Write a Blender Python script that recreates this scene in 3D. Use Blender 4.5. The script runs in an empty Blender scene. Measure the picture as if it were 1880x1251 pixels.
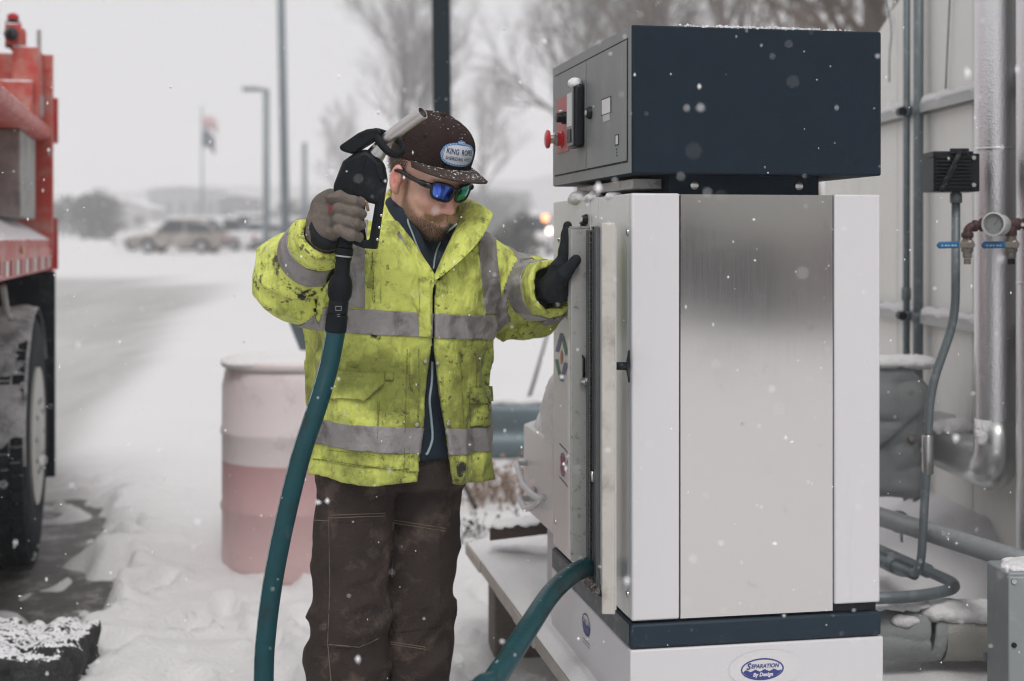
import bpy, bmesh, math, random
import numpy as np
from mathutils import Vector, Matrix

scene = bpy.context.scene
col = scene.collection
R = math.radians
random.seed(7)

# ------------------------------------------------------------------ camera
FPX = 2611.0            # 50 mm lens on a 1880 px wide frame
CAM_Z = 1.5
HY = 440.0              # row of the eye-level line
cd = bpy.data.cameras.new('camera')
cam = bpy.data.objects.new('camera', cd); col.objects.link(cam)
cam.location = (0, 0, CAM_Z)
cam.rotation_euler = (R(90), 0, 0)
cd.lens = 50.0; cd.sensor_width = 36.0; cd.sensor_fit = 'HORIZONTAL'
cd.shift_y = -(625.5 - HY) / 1880.0
cd.clip_start = 0.05; cd.clip_end = 5000
cd.dof.use_dof = True
cd.dof.focus_distance = 3.22
cd.dof.aperture_fstop = 2.5
cd.dof.aperture_blades = 0
scene.camera = cam

# ------------------------------------------------------------------ sky, sun, exposure
SUN_EL, SUN_AZ = R(52), R(174)          # soft light from behind the camera
world = bpy.data.worlds.new('World'); scene.world = world; world.use_nodes = True
wn = world.node_tree; wn.nodes.clear()
wo = wn.nodes.new('ShaderNodeOutputWorld')
sky = wn.nodes.new('ShaderNodeTexSky'); sky.sky_type = 'NISHITA'; sky.sun_disc = False
sky.sun_elevation = SUN_EL; sky.sun_rotation = SUN_AZ
sky.dust_density = 6.0; sky.air_density = 1.0
hs = wn.nodes.new('ShaderNodeHueSaturation'); hs.inputs['Saturation'].default_value = 0.25
b1 = wn.nodes.new('ShaderNodeBackground'); b1.inputs['Strength'].default_value = 0.05
b2 = wn.nodes.new('ShaderNodeBackground'); b2.inputs['Color'].default_value = (0.682, 0.674, 0.688, 1)  # the overcast deck
b2.inputs['Strength'].default_value = 1.13
ad = wn.nodes.new('ShaderNodeMixShader'); ad.inputs[0].default_value = 0.88
wn.links.new(sky.outputs[0], hs.inputs['Color']); wn.links.new(hs.outputs[0], b1.inputs['Color'])
wn.links.new(b1.outputs[0], ad.inputs[1]); wn.links.new(b2.outputs[0], ad.inputs[2])
wn.links.new(ad.outputs[0], wo.inputs['Surface'])

sd = bpy.data.lights.new('sun', 'SUN'); sd.energy = 1.4; sd.angle = R(20); sd.color = (1.0, 0.965, 0.93)
sun = bpy.data.objects.new('sun', sd); col.objects.link(sun)
sun_dir = Vector((math.sin(SUN_AZ) * math.cos(SUN_EL), math.cos(SUN_AZ) * math.cos(SUN_EL), math.sin(SUN_EL)))
sun.rotation_euler = sun_dir.to_track_quat('Z', 'Y').to_euler()

vs = scene.view_settings
vs.view_transform = 'Standard'; vs.look = 'None'; vs.exposure = 0.10; vs.gamma = 1.0
scene.render.engine = 'CYCLES'
scene.cycles.use_denoising = True
scene.cycles.filter_width = 1.15
scene.cycles.max_bounces = 5; scene.cycles.diffuse_bounces = 3; scene.cycles.glossy_bounces = 3
scene.cycles.use_adaptive_sampling = True; scene.cycles.adaptive_threshold = 0.02
scene.cycles.volume_bounces = 1
scene.cycles.caustics_reflective = False; scene.cycles.caustics_refractive = False

# ------------------------------------------------------------------ helpers
def W(px, py, Y):
    return Vector(((px - 940.0) / FPX * Y, Y, CAM_Z - (py - HY) / FPX * Y))

def tag(o, label, cat, group=None):
    o['label'] = label; o['category'] = cat
    if group: o['group'] = group
    return o

def kind(o, k):
    o['kind'] = k
    return o

def empty(name, loc=(0, 0, 0), rz=0.0):
    o = bpy.data.objects.new(name, None); col.objects.link(o)
    o.location = loc; o.rotation_euler = (0, 0, rz); o.empty_display_size = 0.1
    return o

def attach(o, parent, world=True):
    if parent is None: return
    o.parent = parent
    if world and parent.type == 'EMPTY':
        o.matrix_parent_inverse = Matrix.LocRotScale(parent.location, parent.rotation_euler, parent.scale).inverted()

def shade(me, ang=None):
    for p in me.polygons: p.use_smooth = True
    if ang is not None:
        try: me.set_sharp_from_angle(angle=R(ang))
        except Exception: pass

def obj(name, V, F, m, parent=None, smooth=None, world=True, bevel=0, seg=2):
    me = bpy.data.meshes.new(name)
    V = [tuple(v) for v in V] if not isinstance(V, np.ndarray) else V.tolist()
    F = F if not isinstance(F, np.ndarray) else F.tolist()
    me.from_pydata(V, [], F)
    me.update()
    if m: me.materials.append(m)
    if smooth is not None: shade(me, None if smooth is True else smooth)
    o = bpy.data.objects.new(name, me); col.objects.link(o)
    attach(o, parent, world)
    if bevel:
        b = o.modifiers.new('bevel', 'BEVEL'); b.width = bevel; b.segments = seg; b.limit_method = 'ANGLE'; b.angle_limit = R(40)
        shade(me, 40)
    return o

def copy_tree(o, parent=None):
    c = o.copy(); col.objects.link(c)
    if parent is not None: c.parent = parent
    for ch in list(o.children): copy_tree(ch, c)
    return c

class MB:
    """collects shapes into one mesh"""
    def __init__(s): s.V = []; s.F = []
    def add(s, V, F):
        b = len(s.V); s.V += [tuple(v) for v in V]; s.F += [tuple(i + b for i in f) for f in F]; return s
    def box(s, lo, hi, M=None):
        x0, y0, z0 = lo; x1, y1, z1 = hi
        V = [Vector(v) for v in ((x0,y0,z0),(x1,y0,z0),(x1,y1,z0),(x0,y1,z0),(x0,y0,z1),(x1,y0,z1),(x1,y1,z1),(x0,y1,z1))]
        if M is not None: V = [M @ v for v in V]
        return s.add(V, [(0,3,2,1),(4,5,6,7),(0,1,5,4),(1,2,6,5),(2,3,7,6),(3,0,4,7)])
    def prism(s, pts, a, b, M=None):
        """polygon of (x, z) pairs run along y from a to b"""
        n = len(pts)
        V = [Vector((p[0], a, p[1])) for p in pts] + [Vector((p[0], b, p[1])) for p in pts]
        if M is not None: V = [M @ v for v in V]
        F = [tuple(range(n))[::-1] if False else tuple(range(n)), tuple(range(2*n-1, n-1, -1))]
        F += [(i, i + n, (i+1) % n + n, (i+1) % n) for i in range(n)]
        return s.add(V, F)
    def tube(s, path, rad, n=10, cap=True, closed=False):
        path = [Vector(p) for p in path]; m = len(path)
        rr = rad if isinstance(rad, (list, tuple)) else [rad] * m
        t0 = (path[1] - path[0]).normalized()
        up = Vector((0, 0, 1)) if abs(t0.z) < .9 else Vector((1, 0, 0))
        u = t0.cross(up).normalized()
        V = []
        for i, p in enumerate(path):
            if closed: t = (path[(i+1) % m] - path[i-1]).normalized()
            else: t = (path[min(i+1, m-1)] - path[max(i-1, 0)]).normalized()
            u = (u - t * u.dot(t)).normalized(); v = t.cross(u)
            for k in range(n):
                a = 2 * math.pi * k / n
                V.append(p + (u * math.cos(a) + v * math.sin(a)) * rr[i])
        F = []
        for i in range(m if closed else m - 1):
            j = (i + 1) % m
            for k in range(n):
                F.append((i*n+k, i*n+(k+1) % n, j*n+(k+1) % n, j*n+k))
        if cap and not closed:
            F.append(tuple(range(n))[::-1]); F.append(tuple(range((m-1)*n, m*n)))
        return s.add(V, F)
    def lathe(s, prof, n=24, M=None, cap=True):
        """profile of (r, z) about z"""
        V = []
        for r, z in prof:
            for k in range(n):
                a = 2 * math.pi * k / n
                V.append(Vector((r * math.cos(a), r * math.sin(a), z)))
        if M is not None: V = [M @ v for v in V]
        F = []
        for i in range(len(prof) - 1):
            for k in range(n):
                F.append((i*n+k, i*n+(k+1) % n, (i+1)*n+(k+1) % n, (i+1)*n+k))
        if cap:
            F.append(tuple(range(n))[::-1]); F.append(tuple(range((len(prof)-1)*n, len(prof)*n)))
        return s.add(V, F)
    def build(s, name, m, parent=None, smooth=None, world=True, bevel=0, seg=2):
        return obj(name, s.V, s.F, m, parent, smooth, world, bevel, seg)

def axis_matrix(p, d, roll=None):
    """frame at p whose z runs along d"""
    d = Vector(d).normalized()
    return Matrix.Translation(Vector(p)) @ d.to_track_quat('Z', 'Y').to_matrix().to_4x4()

def smooth_path(pts, n=8):
    """Catmull-Rom through the points"""
    P = [Vector(p) for p in pts]; P = [P[0]*2 - P[1]] + P + [P[-1]*2 - P[-2]]
    out = []
    for i in range(1, len(P) - 2):
        for k in range(n):
            t = k / n
            out.append(0.5 * ((2*P[i]) + (P[i+1]-P[i-1])*t + (2*P[i-1]-5*P[i]+4*P[i+1]-P[i+2])*t*t + (3*P[i]-P[i-1]-3*P[i+1]+P[i+2])*t**3))
    out.append(P[-2].copy())
    return out

def bent_path(pts, r=0.05, n=6):
    """straight runs with round elbows"""
    P = [Vector(p) for p in pts]; out = [P[0]]
    for i in range(1, len(P) - 1):
        a = (P[i-1] - P[i]); b = (P[i+1] - P[i]); rr = min(r, a.length*.48, b.length*.48)
        A = P[i] + a.normalized()*rr; B = P[i] + b.normalized()*rr
        for k in range(n + 1):
            t = k / n; out.append(A*(1-t)**2 + P[i]*2*t*(1-t) + B*t*t)
    out.append(P[-1]); return out

# ---- materials
_mats = {}
def mat(name, c, rough=.6, metal=0.0, var=.12, vscale=6.0, bump=.0, bscale=80.0, dirt=None, dscale=9.0, damt=.5, snow=0.0, snscale=70.0, spec=.5, coat=0.0, stretch=(1,1,1), rvar=.0, emit=None, wear=None):
    if name in _mats: return _mats[name]
    m = bpy.data.materials.new(name); m.use_nodes = True; _mats[name] = m
    nt = m.node_tree; N = nt.nodes; L = nt.links
    b = N['Principled BSDF']
    b.inputs['Roughness'].default_value = rough; b.inputs['Metallic'].default_value = metal
    b.inputs['Specular IOR Level'].default_value = spec; b.inputs['Coat Weight'].default_value = coat
    tc = N.new('ShaderNodeTexCoord'); mp = N.new('ShaderNodeMapping'); mp.inputs['Scale'].default_value = stretch
    L.new(tc.outputs['Object'], mp.inputs['Vector'])
    no = N.new('ShaderNodeTexNoise'); no.inputs['Scale'].default_value = vscale; no.inputs['Detail'].default_value = 6; no.inputs['Roughness'].default_value = .65
    L.new(mp.outputs[0], no.inputs['Vector'])
    mx = N.new('ShaderNodeMix'); mx.data_type = 'RGBA'
    mx.inputs[6].default_value = tuple(x*(1-var) for x in c) + (1,)
    mx.inputs[7].default_value = tuple(min(1, x*(1+var)) for x in c) + (1,)
    L.new(no.outputs[0], mx.inputs[0]); last = mx.outputs[2]
    if dirt is not None:
        n2 = N.new('ShaderNodeTexNoise'); n2.inputs['Scale'].default_value = dscale; n2.inputs['Detail'].default_value = 9; n2.inputs['Roughness'].default_value = .7
        L.new(mp.outputs[0], n2.inputs['Vector'])
        rp = N.new('ShaderNodeMapRange'); rp.inputs['From Min'].default_value = .62 - .25*damt; rp.inputs['From Max'].default_value = .80 - .2*damt; rp.clamp = True
        L.new(n2.outputs[0], rp.inputs[0])
        m2 = N.new('ShaderNodeMix'); m2.data_type = 'RGBA'; m2.inputs[7].default_value = tuple(dirt) + (1,)
        L.new(rp.outputs[0], m2.inputs[0]); L.new(last, m2.inputs[6]); last = m2.outputs[2]
    if wear is not None:                                   # rubbed ridges of cloth
        gw = N.new('ShaderNodeNewGeometry'); rw = N.new('ShaderNodeMapRange'); rw.inputs['From Min'].default_value = .505; rw.inputs['From Max'].default_value = .56; rw.inputs['To Max'].default_value = .8
        L.new(gw.outputs['Pointiness'], rw.inputs[0])
        mw = N.new('ShaderNodeMix'); mw.data_type = 'RGBA'; mw.inputs[7].default_value = tuple(wear) + (1,)
        L.new(rw.outputs[0], mw.inputs[0]); L.new(last, mw.inputs[6]); last = mw.outputs[2]
    if snow > 0:
        ge = N.new('ShaderNodeNewGeometry'); sx = N.new('ShaderNodeSeparateXYZ'); L.new(ge.outputs['Normal'], sx.inputs[0])
        n3 = N.new('ShaderNodeTexNoise'); n3.inputs['Scale'].default_value = snscale; n3.inputs['Detail'].default_value = 5; L.new(tc.outputs['Object'], n3.inputs['Vector'])
        ma = N.new('ShaderNodeMath'); ma.operation = 'MULTIPLY_ADD'; ma.inputs[1].default_value = .60; L.new(sx.outputs[2], ma.inputs[0]); L.new(n3.outputs[0], ma.inputs[2])
        r3 = N.new('ShaderNodeMapRange'); r3.inputs['From Min'].default_value = 1.30 - .70*snow; r3.inputs['From Max'].default_value = 1.36 - .70*snow; r3.clamp = True
        L.new(ma.outputs[0], r3.inputs[0])
        m3 = N.new('ShaderNodeMix'); m3.data_type = 'RGBA'; m3.inputs[7].default_value = (.82, .83, .85, 1)
        L.new(r3.outputs[0], m3.inputs[0]); L.new(last, m3.inputs[6]); last = m3.outputs[2]
    L.new(last, b.inputs['Base Color'])
    if rvar:
        r4 = N.new('ShaderNodeMapRange'); r4.inputs['To Min'].default_value = max(0, rough-rvar); r4.inputs['To Max'].default_value = min(1, rough+rvar)
        L.new(no.outputs[0], r4.inputs[0]); L.new(r4.outputs[0], b.inputs['Roughness'])
    if bump:
        nb = N.new('ShaderNodeTexNoise'); nb.inputs['Scale'].default_value = bscale; nb.inputs['Detail'].default_value = 6
        L.new(mp.outputs[0], nb.inputs['Vector'])
        bp = N.new('ShaderNodeBump'); bp.inputs['Strength'].default_value = bump; bp.inputs['Distance'].default_value = .01
        L.new(nb.outputs[0], bp.inputs['Height']); L.new(bp.outputs[0], b.inputs['Normal'])
    if emit:
        b.inputs['Emission Color'].default_value = tuple(emit[:3]) + (1,); b.inputs['Emission Strength'].default_value = emit[3]
    return m

def text_mesh(txt, size, shear=0.0, sx=1.0, bold=0.0, spacing=1.0):
    """flat letters as (verts, faces) centred on the origin, in the x/y plane"""
    cu = bpy.data.curves.new('letters', 'FONT'); cu.body = txt; cu.size = size; cu.shear = shear
    cu.align_x = 'CENTER'; cu.align_y = 'CENTER'; cu.offset = bold; cu.space_character = spacing; cu.resolution_u = 3
    t = bpy.data.objects.new('letters', cu); col.objects.link(t)
    bpy.context.view_layer.update()
    me = t.evaluated_get(bpy.context.evaluated_depsgraph_get()).to_mesh()
    V = [(v.co.x*sx, v.co.y) for v in me.vertices]; F = [tuple(p.vertices) for p in me.polygons]
    bpy.data.objects.remove(t); bpy.data.curves.remove(cu)
    return V, F

def decal(name, shapes, M, m, parent, lift=0.0):
    """flat printed shapes (list of (verts2d, faces)) laid in the x/y plane of M"""
    mb = MB()
    for V, F in shapes:
        mb.add([M @ Vector((v[0], v[1], lift)) for v in V], F)
    return mb.build(name, m, parent)

def ring2d(rx, ry, w, n=48, a0=0, a1=2*math.pi):
    V = []; F = []
    for i in range(n + 1):
        a = a0 + (a1 - a0) * i / n
        V += [(rx*math.cos(a), ry*math.sin(a)), ((rx-w)*math.cos(a), (ry-w)*math.sin(a))]
    for i in range(n): F.append((2*i, 2*i+2, 2*i+3, 2*i+1))
    return V, F

def disc2d(rx, ry, n=40, cx=0, cy=0):
    return [(cx+rx*math.cos(2*math.pi*i/n), cy+ry*math.sin(2*math.pi*i/n)) for i in range(n)], [tuple(range(n))]

def quad2d(pts): return list(pts), [tuple(range(len(pts)))]

# ---- implicit surfaces (clothes, head, gloves, lumps of snow)
_rng = np.random.RandomState(3)
_lat = _rng.rand(32, 32, 32).astype(np.float32)
def vnoise(P, sc=1.0, seed=0):
    q = P * np.asarray(sc, dtype=np.float32) + seed * 7.31
    i = np.floor(q).astype(np.int32); f = (q - i).astype(np.float32); f = f*f*(3-2*f); i &= 31; j = (i + 1) & 31
    x0, y0, z0 = i[..., 0], i[..., 1], i[..., 2]; x1, y1, z1 = j[..., 0], j[..., 1], j[..., 2]
    fx, fy, fz = f[..., 0], f[..., 1], f[..., 2]
    a = _lat[x0, y0, z0]*(1-fx) + _lat[x1, y0, z0]*fx; b = _lat[x0, y1, z0]*(1-fx) + _lat[x1, y1, z0]*fx
    c = _lat[x0, y0, z1]*(1-fx) + _lat[x1, y0, z1]*fx; d = _lat[x0, y1, z1]*(1-fx) + _lat[x1, y1, z1]*fx
    return (a*(1-fy)+b*fy)*(1-fz) + (c*(1-fy)+d*fy)*fz

def ridge(n, p=1.5): return (1 - np.abs(2*n - 1)) ** p

def smin(a, b, k):
    h = np.clip(.5 + .5*(b-a)/k, 0, 1)
    return b*(1-h) + a*h - k*h*(1-h)
def smax(a, b, k): return -smin(-a, -b, k)

def A3(v): return np.array(tuple(v), dtype=np.float32)
def capsule(P, a, b, ra, rb=None):
    rb = ra if rb is None else rb
    a = A3(a); b = A3(b); d = b - a; t = np.clip(((P - a) @ d) / max(d @ d, 1e-9), 0, 1)
    return np.linalg.norm(P - a - t[..., None]*d, axis=-1) - (ra + (rb-ra)*t)
def seg_t(P, a, b):
    a = A3(a); b = A3(b); d = b - a
    return ((P - a) @ d) / (d @ d)
def ellip(P, c, r, M=None):
    q = P - A3(c)
    if M is not None: q = q @ np.array(M, dtype=np.float32)      # columns of M are the axes
    r = np.array(r, dtype=np.float32)
    k0 = np.linalg.norm(q/r, axis=-1); k1 = np.linalg.norm(q/(r*r), axis=-1) + 1e-9
    return k0*(k0-1)/k1
def rbox(P, c, h, r, M=None):
    q = P - A3(c)
    if M is not None: q = q @ np.array(M, dtype=np.float32)
    q = np.abs(q) - (np.array(h, dtype=np.float32) - r)
    return np.linalg.norm(np.maximum(q, 0), axis=-1) + np.minimum(q.max(-1), 0) - r

def surfnet(f, lo, hi, h):
    """naive surface nets; returns verts, quads"""
    lo = np.array(lo, dtype=np.float32); n = np.ceil((np.array(hi) - lo)/h).astype(int) + 1
    ax = [lo[k] + np.arange(n[k], dtype=np.float32)*h for k in range(3)]
    V = np.empty(n, dtype=np.float32)
    for i0 in range(0, n[0], 24):
        i1 = min(n[0], i0 + 24)
        P = np.stack(np.meshgrid(ax[0][i0:i1], ax[1], ax[2], indexing='ij'), -1)
        V[i0:i1] = f(P.reshape(-1, 3)).reshape(i1-i0, n[1], n[2])
    S = V < 0
    c = np.zeros(n - 1, dtype=np.int8)
    for dx in (0, 1):
        for dy in (0, 1):
            for dz in (0, 1):
                c += S[dx:n[0]-1+dx, dy:n[1]-1+dy, dz:n[2]-1+dz]
    act = (c > 0) & (c < 8)
    idx = np.full(n - 1, -1, dtype=np.int32); I = np.nonzero(act); idx[I] = np.arange(len(I[0]))
    base = np.stack(I, -1); acc = np.zeros((len(base), 3), np.float32); cnt = np.zeros(len(base), np.float32)
    corners = [(x, y, z) for x in (0, 1) for y in (0, 1) for z in (0, 1)]
    for a in corners:
        for axi in range(3):
            if a[axi]: continue
            b = list(a); b[axi] = 1
            va = V[base[:, 0]+a[0], base[:, 1]+a[1], base[:, 2]+a[2]]; vb = V[base[:, 0]+b[0], base[:, 1]+b[1], base[:, 2]+b[2]]
            m = (va < 0) != (vb < 0); t = np.where(m, va/np.where(m, va - vb, 1), 0)
            p = np.tile(np.array(a, np.float32), (len(base), 1)); p[:, axi] += t
            acc[m] += p[m]; cnt[m] += 1
    verts = lo + (base + acc/np.maximum(cnt, 1)[:, None])*h
    quads = []
    for axi in range(3):
        sl0 = [slice(None)]*3; sl1 = [slice(None)]*3; sl0[axi] = slice(0, -1); sl1[axi] = slice(1, None)
        ch = S[tuple(sl0)] != S[tuple(sl1)]
        o1, o2 = [(1, 2), (2, 0), (0, 1)][axi]
        E = np.stack(np.nonzero(ch), -1)
        ok = (E[:, o1] > 0) & (E[:, o2] > 0) & (E[:, o1] < n[o1]-1) & (E[:, o2] < n[o2]-1)
        E = E[ok]; q = []
        for d1, d2 in ((-1, -1), (0, -1), (0, 0), (-1, 0)):
            e = E.copy(); e[:, o1] += d1; e[:, o2] += d2; q.append(idx[e[:, 0], e[:, 1], e[:, 2]])
        q = np.stack(q, -1); s = S[E[:, 0], E[:, 1], E[:, 2]]
        q[~s] = q[~s][:, ::-1]; quads.append(q)
    return verts.astype(np.float64), np.concatenate(quads)

def set_attr(o, name, vals):
    a = o.data.attributes.new(name, 'FLOAT', 'POINT'); a.data.foreach_set('value', np.asarray(vals, dtype=np.float32))

def fast_mesh(name, V, Q, m, parent=None, smooth=True):
    me = bpy.data.meshes.new(name)
    V = np.asarray(V); Q = np.asarray(Q)
    me.vertices.add(len(V)); me.vertices.foreach_set('co', V.astype(np.float32).ravel())
    k = Q.shape[1]
    me.loops.add(len(Q)*k); me.loops.foreach_set('vertex_index', Q.astype(np.int32).ravel())
    me.polygons.add(len(Q)); me.polygons.foreach_set('loop_start', np.arange(0, len(Q)*k, k, dtype=np.int32))
    me.update(calc_edges=True); me.validate()
    if smooth: me.polygons.foreach_set('use_smooth', np.ones(len(me.polygons), dtype=bool))
    if m: me.materials.append(m)
    o = bpy.data.objects.new(name, me); col.objects.link(o); attach(o, parent)
    return o
# ================================================================== setting
def zg(X, Y):
    z = np.interp(Y, [-200, 3.2, 6.0, 14, 68, 110, 260, 420, 600, 760], [0, 0, .15, .27, .82, 1.15, 2.3, 3.6, 6.0, 9.0])
    return z
def zgf(X, Y): return float(zg(X, Y))

def grid_lines(a, b, step, lo, hi, g=1.16):
    c = list(np.arange(a, b + 1e-6, step)); s = step; x = b
    while x < hi: s *= g; x += s; c.append(min(x, hi))
    s = step; x = a; pre = []
    while x > lo: s *= g; x -= s; pre.append(max(x, lo))
    return np.array(pre[::-1] + c)

M_ASPH = mat('wet asphalt', (.085, .080, .077), rough=.6, var=.6, vscale=22, bump=1.0, bscale=130, dirt=(.34, .325, .31), dscale=9, damt=.5)

def snow_material():
    m = bpy.data.materials.new('snow'); m.use_nodes = True; nt = m.node_tree; N = nt.nodes; L = nt.links; b = N['Principled BSDF']
    b.inputs['Roughness'].default_value = .75; b.inputs['Specular IOR Level'].default_value = .25
    tc = N.new('ShaderNodeTexCoord')
    at = N.new('ShaderNodeAttribute'); at.attribute_name = 'road'
    n1 = N.new('ShaderNodeTexNoise'); n1.inputs['Scale'].default_value = 1.3; n1.inputs['Detail'].default_value = 8
    L.new(tc.outputs['Object'], n1.inputs['Vector'])
    mp = N.new('ShaderNodeMapping'); mp.inputs['Scale'].default_value = (2.2, .22, 1); mp.inputs['Rotation'].default_value = (0, 0, R(-14)); L.new(tc.outputs['Object'], mp.inputs['Vector'])
    n2 = N.new('ShaderNodeTexNoise'); n2.inputs['Scale'].default_value = 1.6; n2.inputs['Detail'].default_value = 7; L.new(mp.outputs[0], n2.inputs['Vector'])
    r2 = N.new('ShaderNodeMapRange'); r2.inputs['From Min'].default_value = .35; r2.inputs['From Max'].default_value = .7; r2.inputs['To Min'].default_value = .72; r2.inputs['To Max'].default_value = 1.0; L.new(n2.outputs[0], r2.inputs[0])
    mu = N.new('ShaderNodeMath'); mu.operation = 'MULTIPLY'; L.new(at.outputs['Fac'], mu.inputs[0]); L.new(r2.outputs[0], mu.inputs[1])
    base = N.new('ShaderNodeMix'); base.data_type = 'RGBA'; base.inputs[6].default_value = (.665, .662, .67, 1); base.inputs[7].default_value = (.72, .716, .722, 1); L.new(n1.outputs[0], base.inputs[0])
    mx = N.new('ShaderNodeMix'); mx.data_type = 'RGBA'; mx.inputs[7].default_value = (.36, .352, .348, 1); L.new(mu.outputs[0], mx.inputs[0]); L.new(base.outputs[2], mx.inputs[6])
    # trodden, gritty patches
    n3 = N.new('ShaderNodeTexNoise'); n3.inputs['Scale'].default_value = 3.4; n3.inputs['Detail'].default_value = 10; n3.inputs['Roughness'].default_value = .72; L.new(tc.outputs['Object'], n3.inputs['Vector'])
    r3 = N.new('ShaderNodeMapRange'); r3.inputs['From Min'].default_value = .66; r3.inputs['From Max'].default_value = .76; r3.inputs['To Max'].default_value = .55; L.new(n3.outputs[0], r3.inputs[0])
    a2 = N.new('ShaderNodeAttribute'); a2.attribute_name = 'trod'
    mu2 = N.new('ShaderNodeMath'); mu2.operation = 'MULTIPLY'; L.new(r3.outputs[0], mu2.inputs[0]); L.new(a2.outputs['Fac'], mu2.inputs[1])
    mx2 = N.new('ShaderNodeMix'); mx2.data_type = 'RGBA'; mx2.inputs[7].default_value = (.30, .30, .31, 1); L.new(mu2.outputs[0], mx2.inputs[0]); L.new(mx.outputs[2], mx2.inputs[6])
    L.new(mx2.outputs[2], b.inputs['Base Color'])
    nb = N.new('ShaderNodeTexNoise'); nb.inputs['Scale'].default_value = 55; nb.inputs['Detail'].default_value = 9; L.new(tc.outputs['Object'], nb.inputs['Vector'])
    bp = N.new('ShaderNodeBump'); bp.inputs['Strength'].default_value = .55; bp.inputs['Distance'].default_value = .015; L.new(nb.outputs[0], bp.inputs['Height']); L.new(bp.outputs[0], b.inputs['Normal'])
    return m
M_SNOWG = snow_material()
M_SNOW = mat('fresh snow', (.75, .748, .757), rough=.8, var=.03, bump=.5, bscale=120, spec=.2)

def seg_dist(X, Y, poly):
    d = np.full(X.shape, 1e9)
    for (x0, y0), (x1, y1) in zip(poly[:-1], poly[1:]):
        t = np.clip(((X-x0)*(x1-x0)+(Y-y0)*(y1-y0))/((x1-x0)**2+(y1-y0)**2), 0, 1)
        d = np.minimum(d, np.hypot(X-x0-t*(x1-x0), Y-y0-t*(y1-y0)))
    return d

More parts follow.
